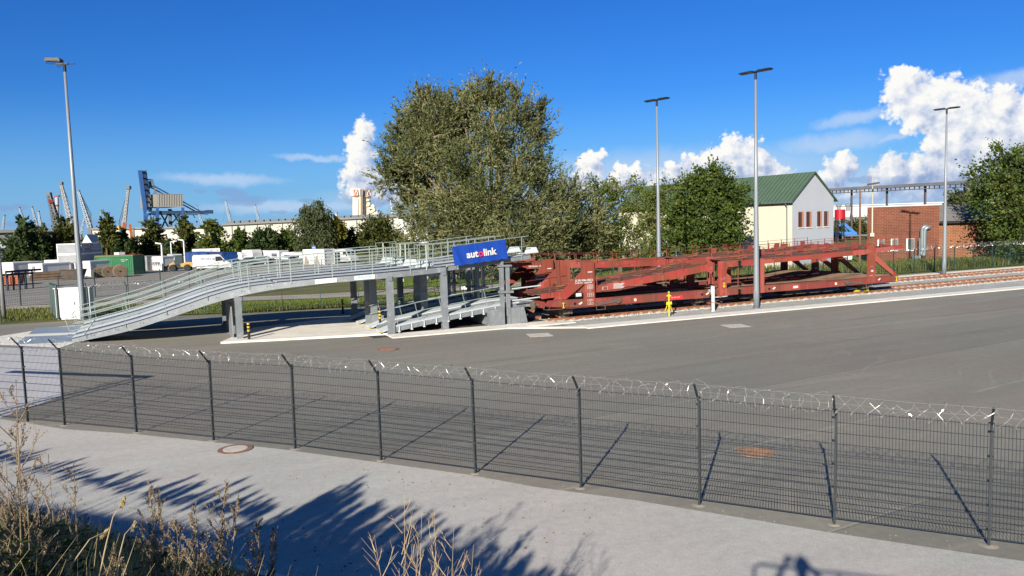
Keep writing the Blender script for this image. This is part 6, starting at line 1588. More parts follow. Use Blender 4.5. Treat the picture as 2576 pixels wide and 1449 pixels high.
# blue container gantry crane
D = 600; kx = D / FPX; ga_ = far(412, 600, D); GX, GY = ga_.x, ga_.y
o = thing('container_crane', 'big blue container gantry crane with raised boom and grey machine house', 'crane', (GX, GY, 0))
vdir = Vector((GX, GY, 0)).normalized()
def gp2(px, py, back=0.0): return far(px, py, D) + vdir * back
def part(name, segs, m):
    b = MB()
    for (a, c, w, h) in segs: b.beam(gp2(*a), gp2(*c), w, h)
    return b.build(name, m, o, world=True)
part('raised_boom', [((365.5, 532, 2), (351.5, 428, 2), 2.0, 2.6), ], CRANEBL); part('raised_boom', [((377.5, 532, 14), (362.5, 425.5, 14), 2.4, 2.6)], CRANE_D)
part('boom_ties', [((368.5, 528, 8), (356, 427, 8), 1.0, 1.0), ((372, 528, 8), (359, 427, 8), .6, .8)] + [((352 + k * 2.0, 432 + k * 15, 2), (363 + k * 2.0, 430 + k * 15, 14), .7, .8) for k in range(7)], CRANE_D)
part('apex_frame', [((369, 450, 8), (386, 451, 8), .8, .8), ((382.5, 451, 4), (392, 487, 4), 1.6, 1.2), ((376, 454, 8), (379, 470, 8), 2.4, 2.0), ((371, 470, 8), (387, 467, 8), .9, .9), ((376, 470, 10), (377, 530, 10), .6, .6), ((384, 486, 4), (392, 484, 4), 1.0, .8)], CR_DARK)
part('tie_rod', [((387, 467.5, 2), (507.6, 533, 2), .9, .9), ((378, 468.5, 12), (496, 532, 12), .9, .9)], CRANE_D)
part('main_girder', [((380, 534.2, 2), (537, 533.5, 2), 2.0, 2.1), ((378, 534, 14), (530, 533, 14), 1.6, 1.8), ((380, 539, 6), (500, 539.5, 6), .5, .5), ((515, 529, 3), (536, 529, 3), .3, .3)], CRANE_D)
part('girder_end', [((520, 530, 2), (537, 530.5, 2), 2.2, 1.2), ((500, 537, 4), (525, 539.5, 4), .4, .4)], CRANE_D)
part('leg', [((395.8, 522, 0), (398.8, 606, 0), 2.0, 2.0)], CRANEBL); part('leg', [((460.0, 522, 0), (461, 606, 0), 2.0, 2.0)], CRANEBL)
part('leg', [((363, 524, 16), (365.5, 606, 16), 2.0, 2.0)], CRANEBL); part('leg', [((427.5, 524, 16), (431.5, 606, 16), 2.4, 2.4)], CR_DARK)
part('cross_brace', [((426, 528, 14), (405, 578, 2), .8, .8), ((404, 536, 2), (428, 578, 14), .8, .8), ((432, 528, 14), (452, 562, 2), .8, .8), ((452, 538, 2), (434, 560, 14), .6, .6), ((388, 540, 14), (381, 556, 14), .6, .6), ((372, 537, 14), (366, 556, 14), .7, .7), ((390, 540, 2), (395, 552, 2), .5, .5)], CRANE_D)
part('sill_beam', [((362, 540, 10), (400, 536, 0), 1.2, 1.6), ((398, 588, 0), (432, 592, 16), 1.6, 1.8), ((418, 585, 8), (446, 585, 8), 2.0, 1.6)], CRANEBL)
part('trolley', [((447, 540, 4), (452, 547, 4), 2.4, 2.0), ((486, 539, 4), (491, 548, 4), 2.2, .6), ((443, 541, 4), (443, 580, 4), .25, .25)], CRANE_D)
b = MB(); f0, f1, f2, f3 = gp2(394, 520.5), gp2(459.6, 519.5), gp2(459.6, 488.6), gp2(394, 488); bk_ = vdir * 22 + Vector((-12, 0, 0))
b.add([f0, f1, f2, f3] + [p + bk_ for p in (f0, f1, f2, f3)], [(0, 1, 2, 3), (7, 6, 5, 4), (0, 3, 7, 4), (1, 5, 6, 2), (2, 6, 7, 3), (0, 4, 5, 1)]); mh = b.build('machine_house', HOUSEB, o, world=True)
b = MB()
for k in range(1, 11):
    a, c = f0.lerp(f1, k / 10.6), f3.lerp(f2, k / 10.6); b.beam(a - vdir * .15, c - vdir * .15, .35, .3)
b.beam(f0 - vdir * .1, f1 - vdir * .1, .5, .5); b.beam(f3 - vdir * .1, f2 - vdir * .1, .4, .3)
rb = b.build('panel_ribs', HALL_G, None)
for v in rb.data.vertices: v.co -= o.location
rb.parent = mh
part('top_railing', [((398, 484, 4), (406, 484, 4), .2, .2), ((398, 484, 4), (398, 488, 4), .2, .2), ((406, 484, 4), (406, 488, 4), .2, .2)], CR_DARK)

# silo tower with the arched emblem (orange panel)
D = 480; s0 = far(905, 600, D); o = thing('silo_tower', 'tall cream silo tower with orange arch emblem panels at its head', 'tower', (s0.x, s0.y, 0))
def sv(px, py, back=0.0):
    p = far(px, py, D); v = Vector((s0.x, s0.y, 0)).normalized(); return p + v * back
def sbox(name, x0, x1, y0, y1, b0, b1, m, skew=0.0):
    b = MB(); A_ = [sv(x0, y1, b0), sv(x1, y1, b0), sv(x1, y0, b0), sv(x0, y0, b0)]; v = Vector((s0.x, s0.y, 0)).normalized() * (b1 - b0) + Vector((skew, 0, 0))
    if y1 > 590:
        A_[0].z = 0; A_[1].z = 0
    b.prism(A_, v); return b.build(name, m, o, world=True)
# zoom units: x = 869+.0794*zx , y = 460+.0794*zy
def zx(v): return 869 + .0794 * v
def zy(v): return 460 + .0794 * v
sbox('shaft', zx(228), zx(310), zy(420), 600, 0, 9, SILO); sbox('shaft', zx(390), zx(480), zy(180), 600, 0, 10, SILO); sbox('recess', zx(310), zx(390), zy(510), 600, .8, 9, SILO)
sbox('head', zx(170), zx(470), zy(190), zy(425), -.3, 9, SILO); sbox('head_block', zx(165), zx(262), zy(205), zy(425), -.9, 2, HALL_W)
hl = sbox('head_lower', zx(230), zx(400), zy(425), zy(510), .1, 9, SILO)
b = MB(); p, q = sv(zx(352), zy(510), .5), sv(zx(352), 598, .5); b.cyl(q, p, 1.55, 14); b.build('round_silo', SILO, o, world=True, smooth=True)
pn = sbox('emblem_panel', zx(262), zx(390), zy(215), zy(438), -1.05, -.9, mat('emblem_orange', (.40, .07, .015), .5, 0, .04, .1))
def arch(px0, px1, pyb, pyt, bk, w, m, par):
    b = MB(); pts = []
    for t in np.linspace(-1, 1, 15): pts.append(sv(px0 + (px1 - px0) * (t + 1) / 2, pyb + (pyt - pyb) * (1 - abs(t) ** 1.8), bk))
    b.tube(pts, w, 5); a_ = b.build('arch_mark', m, None)
    for v in a_.data.vertices: v.co -= o.location
    a_.parent = par
arch(zx(298), zx(398), zy(400), zy(240), -1.2, .38, HALL_W, pn)
b = MB(); b.beam(sv(zx(335), zy(398), -1.2), sv(zx(385), zy(372), -1.2), .7, .5); a_ = b.build('emblem_tail', HALL_W, None)
for v in a_.data.vertices: v.co -= o.location
a_.parent = pn
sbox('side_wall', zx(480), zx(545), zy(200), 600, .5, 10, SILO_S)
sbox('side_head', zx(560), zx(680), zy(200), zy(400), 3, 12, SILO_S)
p2_ = sbox('emblem_panel', zx(672), zx(820), zy(205), zy(455), 2, 2.2, mat('emblem_brown', (.16, .045, .03), .6, 0, .04, .1)); arch(zx(690), zx(805), zy(400), zy(245), 1.8, .36, HALL_W, p2_)
b = MB(); b.beam(sv(zx(690), zy(425), 1.8), sv(zx(745), zy(400), 1.8), .7, .5); a_ = b.build('emblem_tail', HALL_W, None)
for v in a_.data.vertices: v.co -= o.location
a_.parent = p2_
for x, w_, yt in ((575, 1.5, 410), (650, 1.6, 460), (735, 1.2, 540), (880, 1.3, 720), (965, 2.0, 930), (1040, 1.4, 990)):
    b = MB(); p, q = sv(zx(x), zy(yt), 6), sv(zx(x + 30), 598, 6); q.x, q.y, q.z = p.x, p.y, 0; b.cyl(q, p, w_, 12); b.cyl(p, p + V3((0, 0, 1.0)), w_, 12, .3); b.build('silo_column', SILO, o, world=True, smooth=False)
b = MB()
for (xa, ya, xb_, yb_) in ((540, 850, 610, 845), (660, 545, 750, 540), (660, 715, 745, 710), (760, 790, 900, 780), (780, 915, 880, 910), (590, 400, 700, 420), (900, 790, 900, 900), (680, 410, 820, 470)): b.beam(sv(zx(xa), zy(ya), 4), sv(zx(xb_), zy(yb_), 4), 1.0, 1.0)
b.build('conveyor_pipe', SILO, o, world=True)
sbox('annex', zx(175), zx(440), zy(1130), 600, -3, 6, GREY_P); sbox('annex', zx(620), zx(830), zy(1150), 600, -2, 6, HALL_W); sbox('annex', zx(830), zx(1085), zy(1110), 600, 2, 10, SILO_S)
b = MB()
for x, y0, y1 in ((370, 190, 110), (445, 190, 110), (660, 200, 90), (235, 200, 155)): b.beam(sv(zx(x), zy(y0), 2), sv(zx(x), zy(y1), 2), .22)
b.build('antenna', GREY_P, o, world=True)
text_mesh('emblem_letters', 'QUICK', 2.0, GREYT, o, plane_mat(sv(zx(330), zy(480), -.5) - o.location, (1, 0, 0), (0, 0, 1)), 0, .05) if False else None
ch_ = far(847, 560, 520); c2 = thing('chimney', 'thin pale chimney above the cream hall left of the silo tower', 'chimney', (ch_.x, ch_.y, 0)); p = far(847, 534, 520); b = MB(); b.lathe([(.9, 0), (.8, p.z)], 10); b.build('shaft', HALL, c2); b = MB(); b.lathe([(1.0, p.z - 1), (1.0, p.z)], 10); b.build('collar', GREY_P, c2)
w0 = far(988, 560, 1500); hubp = far(987, 536, 1500); wt_ = thing('wind_turbine', 'distant white wind turbine between the silo tower and the big tree', 'wind turbine', (w0.x, w0.y, 0))
b = MB(); b.lathe([(2.6, 0), (1.6, hubp.z)], 10); b.build('mast', HALL_W, wt_); hz = hubp.z
b = MB(); b.box(-2, 9, -2, 2, hz - 2, hz + 2.2); b.build('nacelle', HALL_W, wt_)
for a in (96, 216, 336):
    c_, s_ = math.cos(R(a)), math.sin(R(a)); b = MB(); Lb = 26
    b.prism([(-1.2 * s_, -2.6, hz + 1.2 * c_), (1.2 * s_, -2.6, hz - 1.2 * c_), (Lb * c_ * 1.0 + .3 * s_, -2.6, hz + Lb * s_), (Lb * c_ - .3 * s_, -2.6, hz + Lb * s_)], (0, .5, 0)); b.build('blade', HALL_W, wt_)

# ================================================================ trees
def leaf_mesh(name, Cn, Dr, Nr, length, width, m, parent):
    """one mesh of many small leaf sprays; Cn centres, Dr long axes, Nr normals"""
    N = len(Cn); Dr = Dr / (np.linalg.norm(Dr, axis=1, keepdims=True) + 1e-9)
    B = np.cross(Dr, Nr); B /= (np.linalg.norm(B, axis=1, keepdims=True) + 1e-9)
    l = length * RNG.uniform(.6, 1.35, (N, 1)); w = width * RNG.uniform(.6, 1.3, (N, 1))
    V = np.empty((N, 4, 3)); V[:, 0] = Cn - Dr * l * .5; V[:, 1] = Cn + B * w * .5 + Dr * l * .08; V[:, 2] = Cn + Dr * l * .5; V[:, 3] = Cn - B * w * .5 + Dr * l * .08
    me = bpy.data.meshes.new(name)
    me.vertices.add(N * 4); me.vertices.foreach_set('co', V.reshape(-1)); me.loops.add(N * 4); me.loops.foreach_set('vertex_index', np.arange(N * 4, dtype=np.int32))
    me.polygons.add(N); me.polygons.foreach_set('loop_start', np.arange(0, N * 4, 4, dtype=np.int32)); me.polygons.foreach_set('loop_total', np.full(N, 4, dtype=np.int32))
    me.materials.append(m); me.update(calc_edges=True)
    o = bpy.data.objects.new(name, me); C.objects.link(o); o.parent = parent; return o
def unit(n): v = RNG.normal(size=(n, 3)); return v / np.linalg.norm(v, axis=1, keepdims=True)
def tree(name, label, base, lobes, trunk_h, trunk_r, lm, bm, tufts=60, per=40, leaf=(.30, .14), spread=.16, droop=0.0, up=0.0, shell=.55, group=None, cat='tree', limbs=True, twigs=.35, dens=1.0, plume=1.5):
    """lobes: (x, y, z, rx, ry, rz) ellipsoids relative to the base; every tuft is a spray of leaves on a twig"""
    o = thing(name, label, cat, (base.x, base.y, base.z), 0, group)
    b = MB(); top = V3((0, 0, trunk_h)); rnd = random.Random(len(label))
    b.tube([(0, 0, -.1), (rnd.uniform(-.1, .1), rnd.uniform(-.1, .1), trunk_h * .5), top], [trunk_r * 1.25, trunk_r, trunk_r * .8], 9)
    vol = np.array([l[3] * l[4] * l[5] for l in lobes]) ** (2 / 3); vol = vol / vol.sum()
    Cs, Ds, Ns = [], [], []
    for L, f in zip(lobes, vol):
        c = np.array(L[:3]); r = np.array(L[3:6]); nt = max(4, int(tufts * f * dens))
        if limbs:
            e = V3(c) ; s = top + V3((0, 0, -trunk_h * rnd.uniform(0, .25))); mid = s.lerp(e, .5) + V3((rnd.uniform(-.3, .3), rnd.uniform(-.3, .3), .06 * (e - s).length)); b.tube([s, mid, e], [trunk_r * .34, trunk_r * .20, trunk_r * .08], 6)
        u = unit(nt); rad = shell + (1.05 - shell) * RNG.random((nt, 1)) ** .7
        rad *= 1 + .16 * np.sin(u[:, :1] * 5 + c[0]) * np.cos(u[:, 2:] * 4 + c[2])
        tc = c + u * rad * r
        if limbs:
            for k in range(0, nt, max(1, int(1 / max(.01, twigs)))):
                s = V3(c); e = V3(tc[k]); b.tube([s.lerp(e, .15), s.lerp(e, .6) + V3((0, 0, .05 * r[2])), e], [trunk_r * .16, trunk_r * .09, .012], 4, cap=False)
        mr = float(np.mean(r)); sg = spread * mr * RNG.uniform(.6, 1.4, (nt, 1))
        dirs = u * np.array([1, 1, .8]) + np.array([0, 0, up - droop]) + unit(nt) * .25
        dirs /= np.linalg.norm(dirs, axis=1, keepdims=True)
        k = int(per); off = RNG.normal(size=(nt, k, 3)) * sg[:, None, :]
        along = RNG.normal(size=(nt, k, 1)) * sg[:, None, :] * plume
        P = tc[:, None, :] + off * .62 + dirs[:, None, :] * along
        Dd = dirs[:, None, :] + RNG.normal(size=(nt, k, 3)) * .45
        Nn = u[:, None, :] * .8 + RNG.normal(size=(nt, k, 3)) * .7 + np.array([0, 0, .3])
        Cs.append(P.reshape(-1, 3)); Ds.append(Dd.reshape(-1, 3)); Ns.append(Nn.reshape(-1, 3))
    Cs, Ds, Ns = map(np.concatenate, (Cs, Ds, Ns)); keep = Cs[:, 2] > .1
    b.build('trunk', bm, o); leaf_mesh('crown', Cs[keep], Ds[keep], Ns[keep], leaf[0], leaf[1], lm, o)
    return o
WILLOW = leaf_mat('willow_leaves', [(.030, .042, .018), (.065, .080, .030), (.105, .116, .042), (.18, .175, .066), (.24, .25, .15)], .10, .30)
LIGHTG = leaf_mat('light_leaves', [(.035, .055, .012), (.075, .105, .018), (.12, .145, .025), (.19, .19, .04)], .28, .4)
OAKG = leaf_mat('oak_leaves', [(.022, .040, .009), (.045, .078, .014), (.085, .12, .022), (.145, .16, .03)], .24, .5)
DARKG = leaf_mat('dark_leaves', [(.016, .030, .010), (.030, .052, .014), (.048, .074, .018), (.075, .095, .022)], .2, .3)
OLIVE = leaf_mat('olive_leaves', [(.028, .038, .010), (.055, .068, .014), (.085, .092, .018), (.13, .115, .022)], .24, .25)
BIRCH = leaf_mat('birch_leaves', [(.032, .044, .018), (.055, .072, .026), (.085, .10, .036), (.12, .13, .05)], .24, .3)
GOLD = leaf_mat('golden_leaves', [(.06, .07, .012), (.11, .11, .015), (.17, .15, .02), (.20, .16, .03)], .28, .3)
def lobes_px(base, D, items):
    """crown lumps given where they show (px, py, radius px, depth offset) at the tree's distance"""
    out = []; k = D / FPX
    for it in items:
        px, py, rx, ry = it[:4]; dy = it[4] if len(it) > 4 else 0.0
        p = far(px, py, D + dy); out.append((p.x - base.x, p.y - base.y, p.z - base.z, rx * k, max(rx, ry) * k * .85, ry * k))
    return out
# the big willow
D = 75.0; base = far(1236, 700, D); base.z = 0
wil = lobes_px(base, D, [
    (1240, 245, 50, 52), (1190, 290, 55, 55, 1), (1060, 275, 48, 48), (1110, 310, 60, 60, -1), (1310, 285, 48, 55), (1350, 330, 44, 62, 1), (1250, 340, 70, 70, -2),
    (1040, 340, 52, 55, 1), (1000, 380, 46, 40), (975, 445, 36, 34), (1015, 440, 50, 42, 2), (1090, 400, 62, 56, -1), (1170, 420, 70, 62, -3), (1300, 420, 72, 66, -2), (1360, 440, 44, 60, 1),
    (1080, 480, 60, 44, 1), (1140, 510, 70, 56, -3), (1230, 500, 74, 60, -4), (1330, 520, 72, 60, -3), (1400, 500, 52, 60), (1440, 500, 40, 55, 1), (1060, 550, 52, 42, -1), (1100, 590, 66, 46, -3), (1190, 590, 76, 56, -4),
    (1290, 600, 80, 56, -5), (1380, 590, 66, 60, -3), (1440, 570, 40, 56, 0), (1040, 615, 40, 30, 0), (1340, 655, 60, 34, -3), (1150, 640, 70, 36, -3), (1240, 660, 60, 34, -3), (1400, 680, 50, 34, 0), (1460, 665, 44, 44, 2), (1350, 695, 40, 24, 2), (1450, 610, 50, 50, 2), (1030, 290, 36, 40), (1085, 255, 40, 36, 1), (1010, 330, 34, 34), (1130, 275, 34, 30), (1150, 330, 46, 46, 1), (1120, 350, 60, 50, 2), (1080, 350, 50, 50, -2), (1040, 410, 50, 40, -2), (1000, 420, 44, 36), (1050, 470, 46, 40), (1020, 500, 40, 34, 1), (1200, 240, 40, 40), (1160, 270, 44, 44, -1), (1500, 560, 40, 56, 2),
    (1230, 205, 24, 20), (1300, 235, 24, 22), (1365, 265, 22, 24), (1060, 235, 22, 20)])
wo = tree('willow_tree', 'huge olive green willow tree towering over the ramp and the wagons', base, wil, 3.2, .75, WILLOW, BARK_L, tufts=2900, per=58, leaf=(.36, .10), spread=.125, up=.55, shell=.22, twigs=.08, plume=2.6)
b = MB(); tp = V3((0, 0, 3.0))
for (px, py, r) in ((1118, 470, .14), (1095, 395, .07), (1320, 470, .12), (1370, 400, .06), (1250, 420, .14), (1180, 330, .07), (1020, 440, .05)):
    p = far(px, py, D - 1) - base; b.tube([tp, tp.lerp(p, .45) + V3((0, 0, .4)), p], [.30, r * 1.2, r * .4], 7)
b.tube([(-.9, 0, 0), (-.3, 0, 1.6), (0, 0, 3.1)], [.5, .55, .5], 9); b.tube([(.7, .2, 0), (.25, 0, 1.5), (0, 0, 3.0)], [.45, .5, .5], 9)
b.build('limbs', BARK_L, wo, smooth=True)
# the lighter trees before the cream building
D = 80; base = far(1560, 690, D); base.z = 0
tree('young_tree', 'loose yellow green tree right of the willow in front of the cream building', base, lobes_px(base, D, [(1510, 480, 42, 40), (1560, 480, 46, 38), (1600, 510, 46, 42), (1540, 530, 52, 46), (1480, 530, 40, 52), (1590, 580, 56, 46), (1520, 600, 56, 50), (1640, 540, 38, 44), (1650, 600, 40, 46), (1570, 640, 50, 30), (1480, 610, 40, 50)]),
     2.2, .22, LIGHTG, BARK, tufts=430, per=30, leaf=(.28, .16), spread=.17, up=.15, shell=.45, group='trees before the cream building', twigs=.5)
D = 76; base = far(1690, 690, D); base.z = 0
tree('young_tree', 'thin light green tree with gaps showing the wall left of the broad tree', base, lobes_px(base, D, [(1660, 490, 30, 32), (1690, 480, 30, 34), (1640, 500, 30, 36), (1690, 530, 34, 40), (1650, 560, 32, 44), (1690, 600, 44, 46), (1640, 630, 34, 30)]), 2.2, .16, LIGHTG, BARK, tufts=190, per=24, leaf=(.28, .16), spread=.17, shell=.45, group='trees before the cream building', twigs=.6)
D = 73; base = far(1785, 690, D); base.z = 0
tree('broad_tree', 'broad dark green tree against the cream wall beside the tallest mast', base, lobes_px(base, D, [(1790, 445, 38, 34), (1745, 470, 38, 34), (1850, 500, 36, 40), (1712, 540, 36, 44), (1760, 480, 42, 36), (1815, 480, 42, 38), (1740, 530, 48, 44), (1800, 530, 58, 48), (1835, 560, 36, 46), (1720, 590, 40, 44), (1770, 590, 62, 46), (1820, 610, 48, 40), (1760, 640, 60, 28), (1795, 425, 18, 14)]),
     2.0, .28, OAKG, BARK, tufts=760, per=36, leaf=(.28, .18), spread=.16, shell=.45, up=.1, group='trees before the cream building', twigs=.3)
# right edge tree
D = 93; base = far(2580, 655, D); base.z = 0
tree('edge_tree', 'large leafy tree at the right edge overhanging the brick wing', base, lobes_px(base, D, [(2535, 410, 50, 38), (2590, 420, 60, 45), (2490, 450, 44, 38), (2545, 470, 62, 50, -1), (2610, 490, 60, 60), (2470, 500, 30, 26), (2530, 530, 50, 44, -1), (2580, 560, 60, 55, -2), (2545, 600, 40, 44, -1), (2620, 620, 70, 50), (2510, 570, 26, 30), (2660, 520, 60, 80, 1)]),
     3.0, .4, OAKG, BARK, tufts=800, per=34, leaf=(.30, .19), spread=.17, shell=.45, up=.1, twigs=.3)
D = 150
for px, tp_, w, lb in ((2402, 482, 22, 'small round tree behind the brick wing roof left of the two lamps'), (2445, 472, 28, 'drooping tree behind the brick wing roof beside the two lamps')):
    base = far(px, 570, D); base.z = 0
    tree('background_tree', lb, base, lobes_px(base, D, [(px, tp_ + 18, w * .7, 20), (px - 8, tp_ + 40, w * .8, 24), (px + 8, tp_ + 44, w * .8, 24), (px, tp_ + 66, w, 20)]), 2.5, .25, BIRCH, BARK, tufts=110, per=30, leaf=(.55, .3), spread=.2, droop=.2, shell=.4, group='trees behind the brick wing')
# hedge behind the lorry
for i, (px, w, tp_, lb) in enumerate(((2112, 20, 556, 'olive bush behind the skip lorry next to the gable'), (2140, 22, 548, 'tall olive bush behind the raised arms of the skip lorry'), (2170, 22, 552, 'olive bush between the brown lamp post and the brick building'))):
    base = far(px, 600, 190); base.z = 0
    tree('bush', lb, base, lobes_px(base, 190, [(px, tp_ + 18, w, 18), (px + 4, tp_ + 34, w, 20)]), 1.0, .15, OLIVE, BARK, tufts=80, per=30, leaf=(.42, .24), spread=.2, shell=.4, group='bushes behind the skip lorry', cat='bush', limbs=False)
# row of trees along the left yard
def cone_lobes(px0, px1, top, bot, rag=0.0):
    cx = (px0 + px1) / 2; w = (px1 - px0) / 2; h = bot - top; out = []
    for t, f in ((.10, .22), (.24, .45), (.38, .62), (.54, .80), (.70, .95), (.86, 1.0)):
        for sx in ((0,) if f < .3 else (-.42, .42)):
            out.append((cx + sx * w * f + random.uniform(-.06, .06) * w, top + h * (t + .02), w * f * (.6 if sx else .8), h * .13 + w * f * .14, random.uniform(-2.5, 2.5)))
    return out
ROW = [(14, 108, 548, 668, 'DARKG', 'leftmost tall dense dark green tree behind the white containers'), (84, 132, 567, 655, 'BIRCH', 'thin grey green tree second from the left in the yard row'), (128, 198, 547, 650, 'OLIVE', 'broad pointed tree behind the floodlight mast'),
       (243, 298, 539, 655, 'OLIVE', 'pointed tree between the floodlight mast and the orange lattice crane'), (286, 330, 580, 655, 'DARKG', 'small dark tree tucked right of the pointed tree'), (345, 425, 547, 668, 'OLIVE', 'broad olive tree in front of the blue crane left leg'), (318, 352, 600, 662, 'DARKG', 'low dark bush like tree below the orange excavator arm'),
       (434, 496, 542, 660, 'OLIVE', 'pointed olive tree under the blue crane girder'), (486, 582, 549, 658, 'LIGHTG', 'wide loose light green tree right of the blue crane'), (408, 442, 606, 660, 'DARKG', 'dark low tree between the two lamp posts'), (572, 634, 572, 655, 'OAKG', 'rounded green tree above the white caravans')]
MATS = dict(DARKG=DARKG, BIRCH=BIRCH, OLIVE=OLIVE, LIGHTG=LIGHTG, OAKG=OAKG)
for (x0, x1, tp_, bt, mk, lb) in ROW:
    D = 180 + random.uniform(-6, 6); base = far((x0 + x1) / 2, bt, D); base.z = 0
    tree('row_tree', lb, base, lobes_px(base, D, cone_lobes(x0, x1, tp_, bt)), 3.0, .22, MATS[mk], BARK, tufts=230, per=26, leaf=(.74, .42), spread=.20, shell=.45, up=.12, group='trees along the container yard', twigs=.15)
RND = [(632, 702, 577, 655, 'DARKG', 'round dark tree left of the weeping birch'), (690, 752, 577, 655, 'OAKG', 'round green tree touching the weeping birch'), (820, 932, 581, 655, 'DARKG', 'wide round dark tree right of the weeping birch'), (826, 868, 552, 600, 'GOLD', 'small golden tree behind the dark round one'), (908, 1000, 541, 645, 'OLIVE', 'tall rounded olive tree before the silo tower'), (962, 1036, 588, 650, 'GOLD', 'low yellow green bush tree beside the willow')]
MATS['GOLD'] = GOLD
for (x0, x1, tp_, bt, mk, lb) in RND:
    D = 168 + random.uniform(-5, 5); cx, w, h = (x0 + x1) / 2, (x1 - x0) / 2, bt - tp_; base = far(cx, bt, D); base.z = 0
    it = [(cx, tp_ + h * .3, w * .55, h * .3), (cx - w * .45, tp_ + h * .45, w * .5, h * .33), (cx + w * .45, tp_ + h * .45, w * .5, h * .33), (cx - w * .3, tp_ + h * .72, w * .6, h * .3), (cx + w * .35, tp_ + h * .72, w * .6, h * .3)]
    tree('round_tree', lb, base, lobes_px(base, D, it), 2.2, .25, MATS[mk], BARK, tufts=240, per=28, leaf=(.60, .36), spread=.17, shell=.55, group='rounded trees behind the caravans', twigs=.15)
D = 162; base = far(788, 640, D); base.z = 0
it = [(797, 522, 14, 18), (770, 545, 18, 24), (812, 545, 20, 26), (790, 560, 30, 34), (760, 580, 22, 34), (822, 585, 20, 34), (788, 610, 40, 32), (765, 625, 26, 24), (810, 625, 26, 24), (768, 530, 10, 12)]
tree('weeping_birch', 'tall weeping birch with drooping grey green branches above the caravans', base, lobes_px(base, D, it), 4.5, .22, BIRCH, BARK_L, tufts=330, per=30, leaf=(.70, .2), spread=.22, droop=1.3, shell=.4, twigs=.2)
# undergrowth along the right verge and left grass: loose tufts
def tuft_field(name, n, fn, hmin, hmax, wid, m, kind='stuff', lean=.35, seg=2):
    Vs = np.empty((n, 5, 3)); 
    for i in range(n):
        x, y, z = fn(); h = random.uniform(hmin, hmax); a = random.uniform(0, 6.283); ca, sa = math.cos(a), math.sin(a); l = random.uniform(.05, lean) * h; w = wid * random.uniform(.6, 1.3)
        b_ = random.uniform(0, 6.283); lx, ly = math.cos(b_) * l, math.sin(b_) * l
        Vs[i] = [(x - ca * w, y - sa * w, z), (x + ca * w, y + sa * w, z), (x + lx * .35 + ca * w * .7, y + ly * .35 + sa * w * .7, z + h * .6), (x + lx, y + ly, z + h), (x + lx * .35 - ca * w * .7, y + ly * .35 - sa * w * .7, z + h * .6)]
    me = bpy.data.meshes.new(name); me.vertices.add(n * 5); me.vertices.foreach_set('co', Vs.reshape(-1)); me.loops.add(n * 5); me.loops.foreach_set('vertex_index', np.arange(n * 5, dtype=np.int32))
    me.polygons.add(n); me.polygons.foreach_set('loop_start', np.arange(0, n * 5, 5, dtype=np.int32)); me.polygons.foreach_set('loop_total', np.full(n, 5, dtype=np.int32)); me.materials.append(m); me.update(calc_edges=True)
    o = bpy.data.objects.new(name, me); C.objects.link(o); return tag(o, kind=kind)
def in_quad(a, b_, c, d):
    def f():
        u, v = random.random(), random.random(); p = (Vector(a) * (1 - u) + Vector(b_) * u) * (1 - v) + (Vector(d) * (1 - u) + Vector(c) * u) * v
        return p.x, p.y, 0.0
    return f
VERGE = leaf_mat('verge_grass', [(.06, .085, .014), (.10, .125, .022), (.155, .16, .04), (.22, .20, .08)], .3, .4)
LAWN = leaf_mat('lawn_blades', [(.08, .125, .012), (.12, .165, .018), (.18, .20, .03)], .3, .4)
tuft_field('verge_weeds', 9000, in_quad((14, 62.2, 0), (48, 74.3, 0), (50, 80, 0), (20, 76, 0)), .25, .85, .04, VERGE)
tuft_field('verge_grass', 8000, in_quad((36, 71, 0), (70, 84, 0), (72, 90, 0), (42, 84, 0)), .2, .7, .06, VERGE)
tuft_field('meadow_grass', 14000, in_quad((-26, 51, 0), (2, 58.2, 0), (0, 62, 0), (-25, 57.5, 0)), .08, .22, .03, LAWN)
tuft_field('rough_grass', 6000, in_quad((-44, 49.0, 0), (-20, 51.6, 0), (-22, 60, 0), (-46, 58, 0)), .08, .30, .03, VERGE)
tuft_field('lawn_edge', 4000, in_quad((-14, 67, 0), (20, 80, 0), (20, 86, 0), (-12, 78, 0)), .1, .3, .05, LAWN)
tuft_field('edge_weeds', 2500, in_quad((-18, 51.2, 0), (12, 60.6, 0), (12, 61.1, 0), (-18, 51.9, 0)), .1, .45, .03, VERGE)

# ================================================================ plants on the bank in front
STRAW = leaf_mat('straw_blades', [(.20, .155, .07), (.36, .285, .135), (.52, .43, .23), (.60, .52, .32)], .25, .8)
GREENW = leaf_mat('weed_leaves', [(.026, .044, .011), (.055, .080, .016), (.105, .125, .028)], .25, 2.0)
SEED = leaf_mat('seed_heads', [(.16, .115, .07), (.27, .205, .13), (.38, .30, .20)], .2, 3.0)
STEM = mat('weed_stem', (.20, .145, .085), .8, 0, .25, 6)
STEM_D = mat('dry_stem', (.42, .31, .17), .8, 0, .2, 6)
def bank_pt(e, o):
    p = ED * e + EN * o; return Vector((p.x, p.y, max(0, bank_h(o))))
def bfn():
    e = random.uniform(-17, -8); o = min(7.9, max(.6, random.triangular(1.5, 7.9, 6.2))); p = bank_pt(e, o); return p.x, p.y, p.z - .03
def low_edge(x): return float(np.interp(x, [-200, 0, 250, 470, 560, 720, 1300], [1235, 1262, 1305, 1365, 1400, 1425, 1440]))
def project(p):
    d = Vector(p) - Vector((0, 0, CAMH)); w = d.dot(_f); return CX + FPX * d.dot(RI) / w, CY - FPX * d.dot(UP) / w
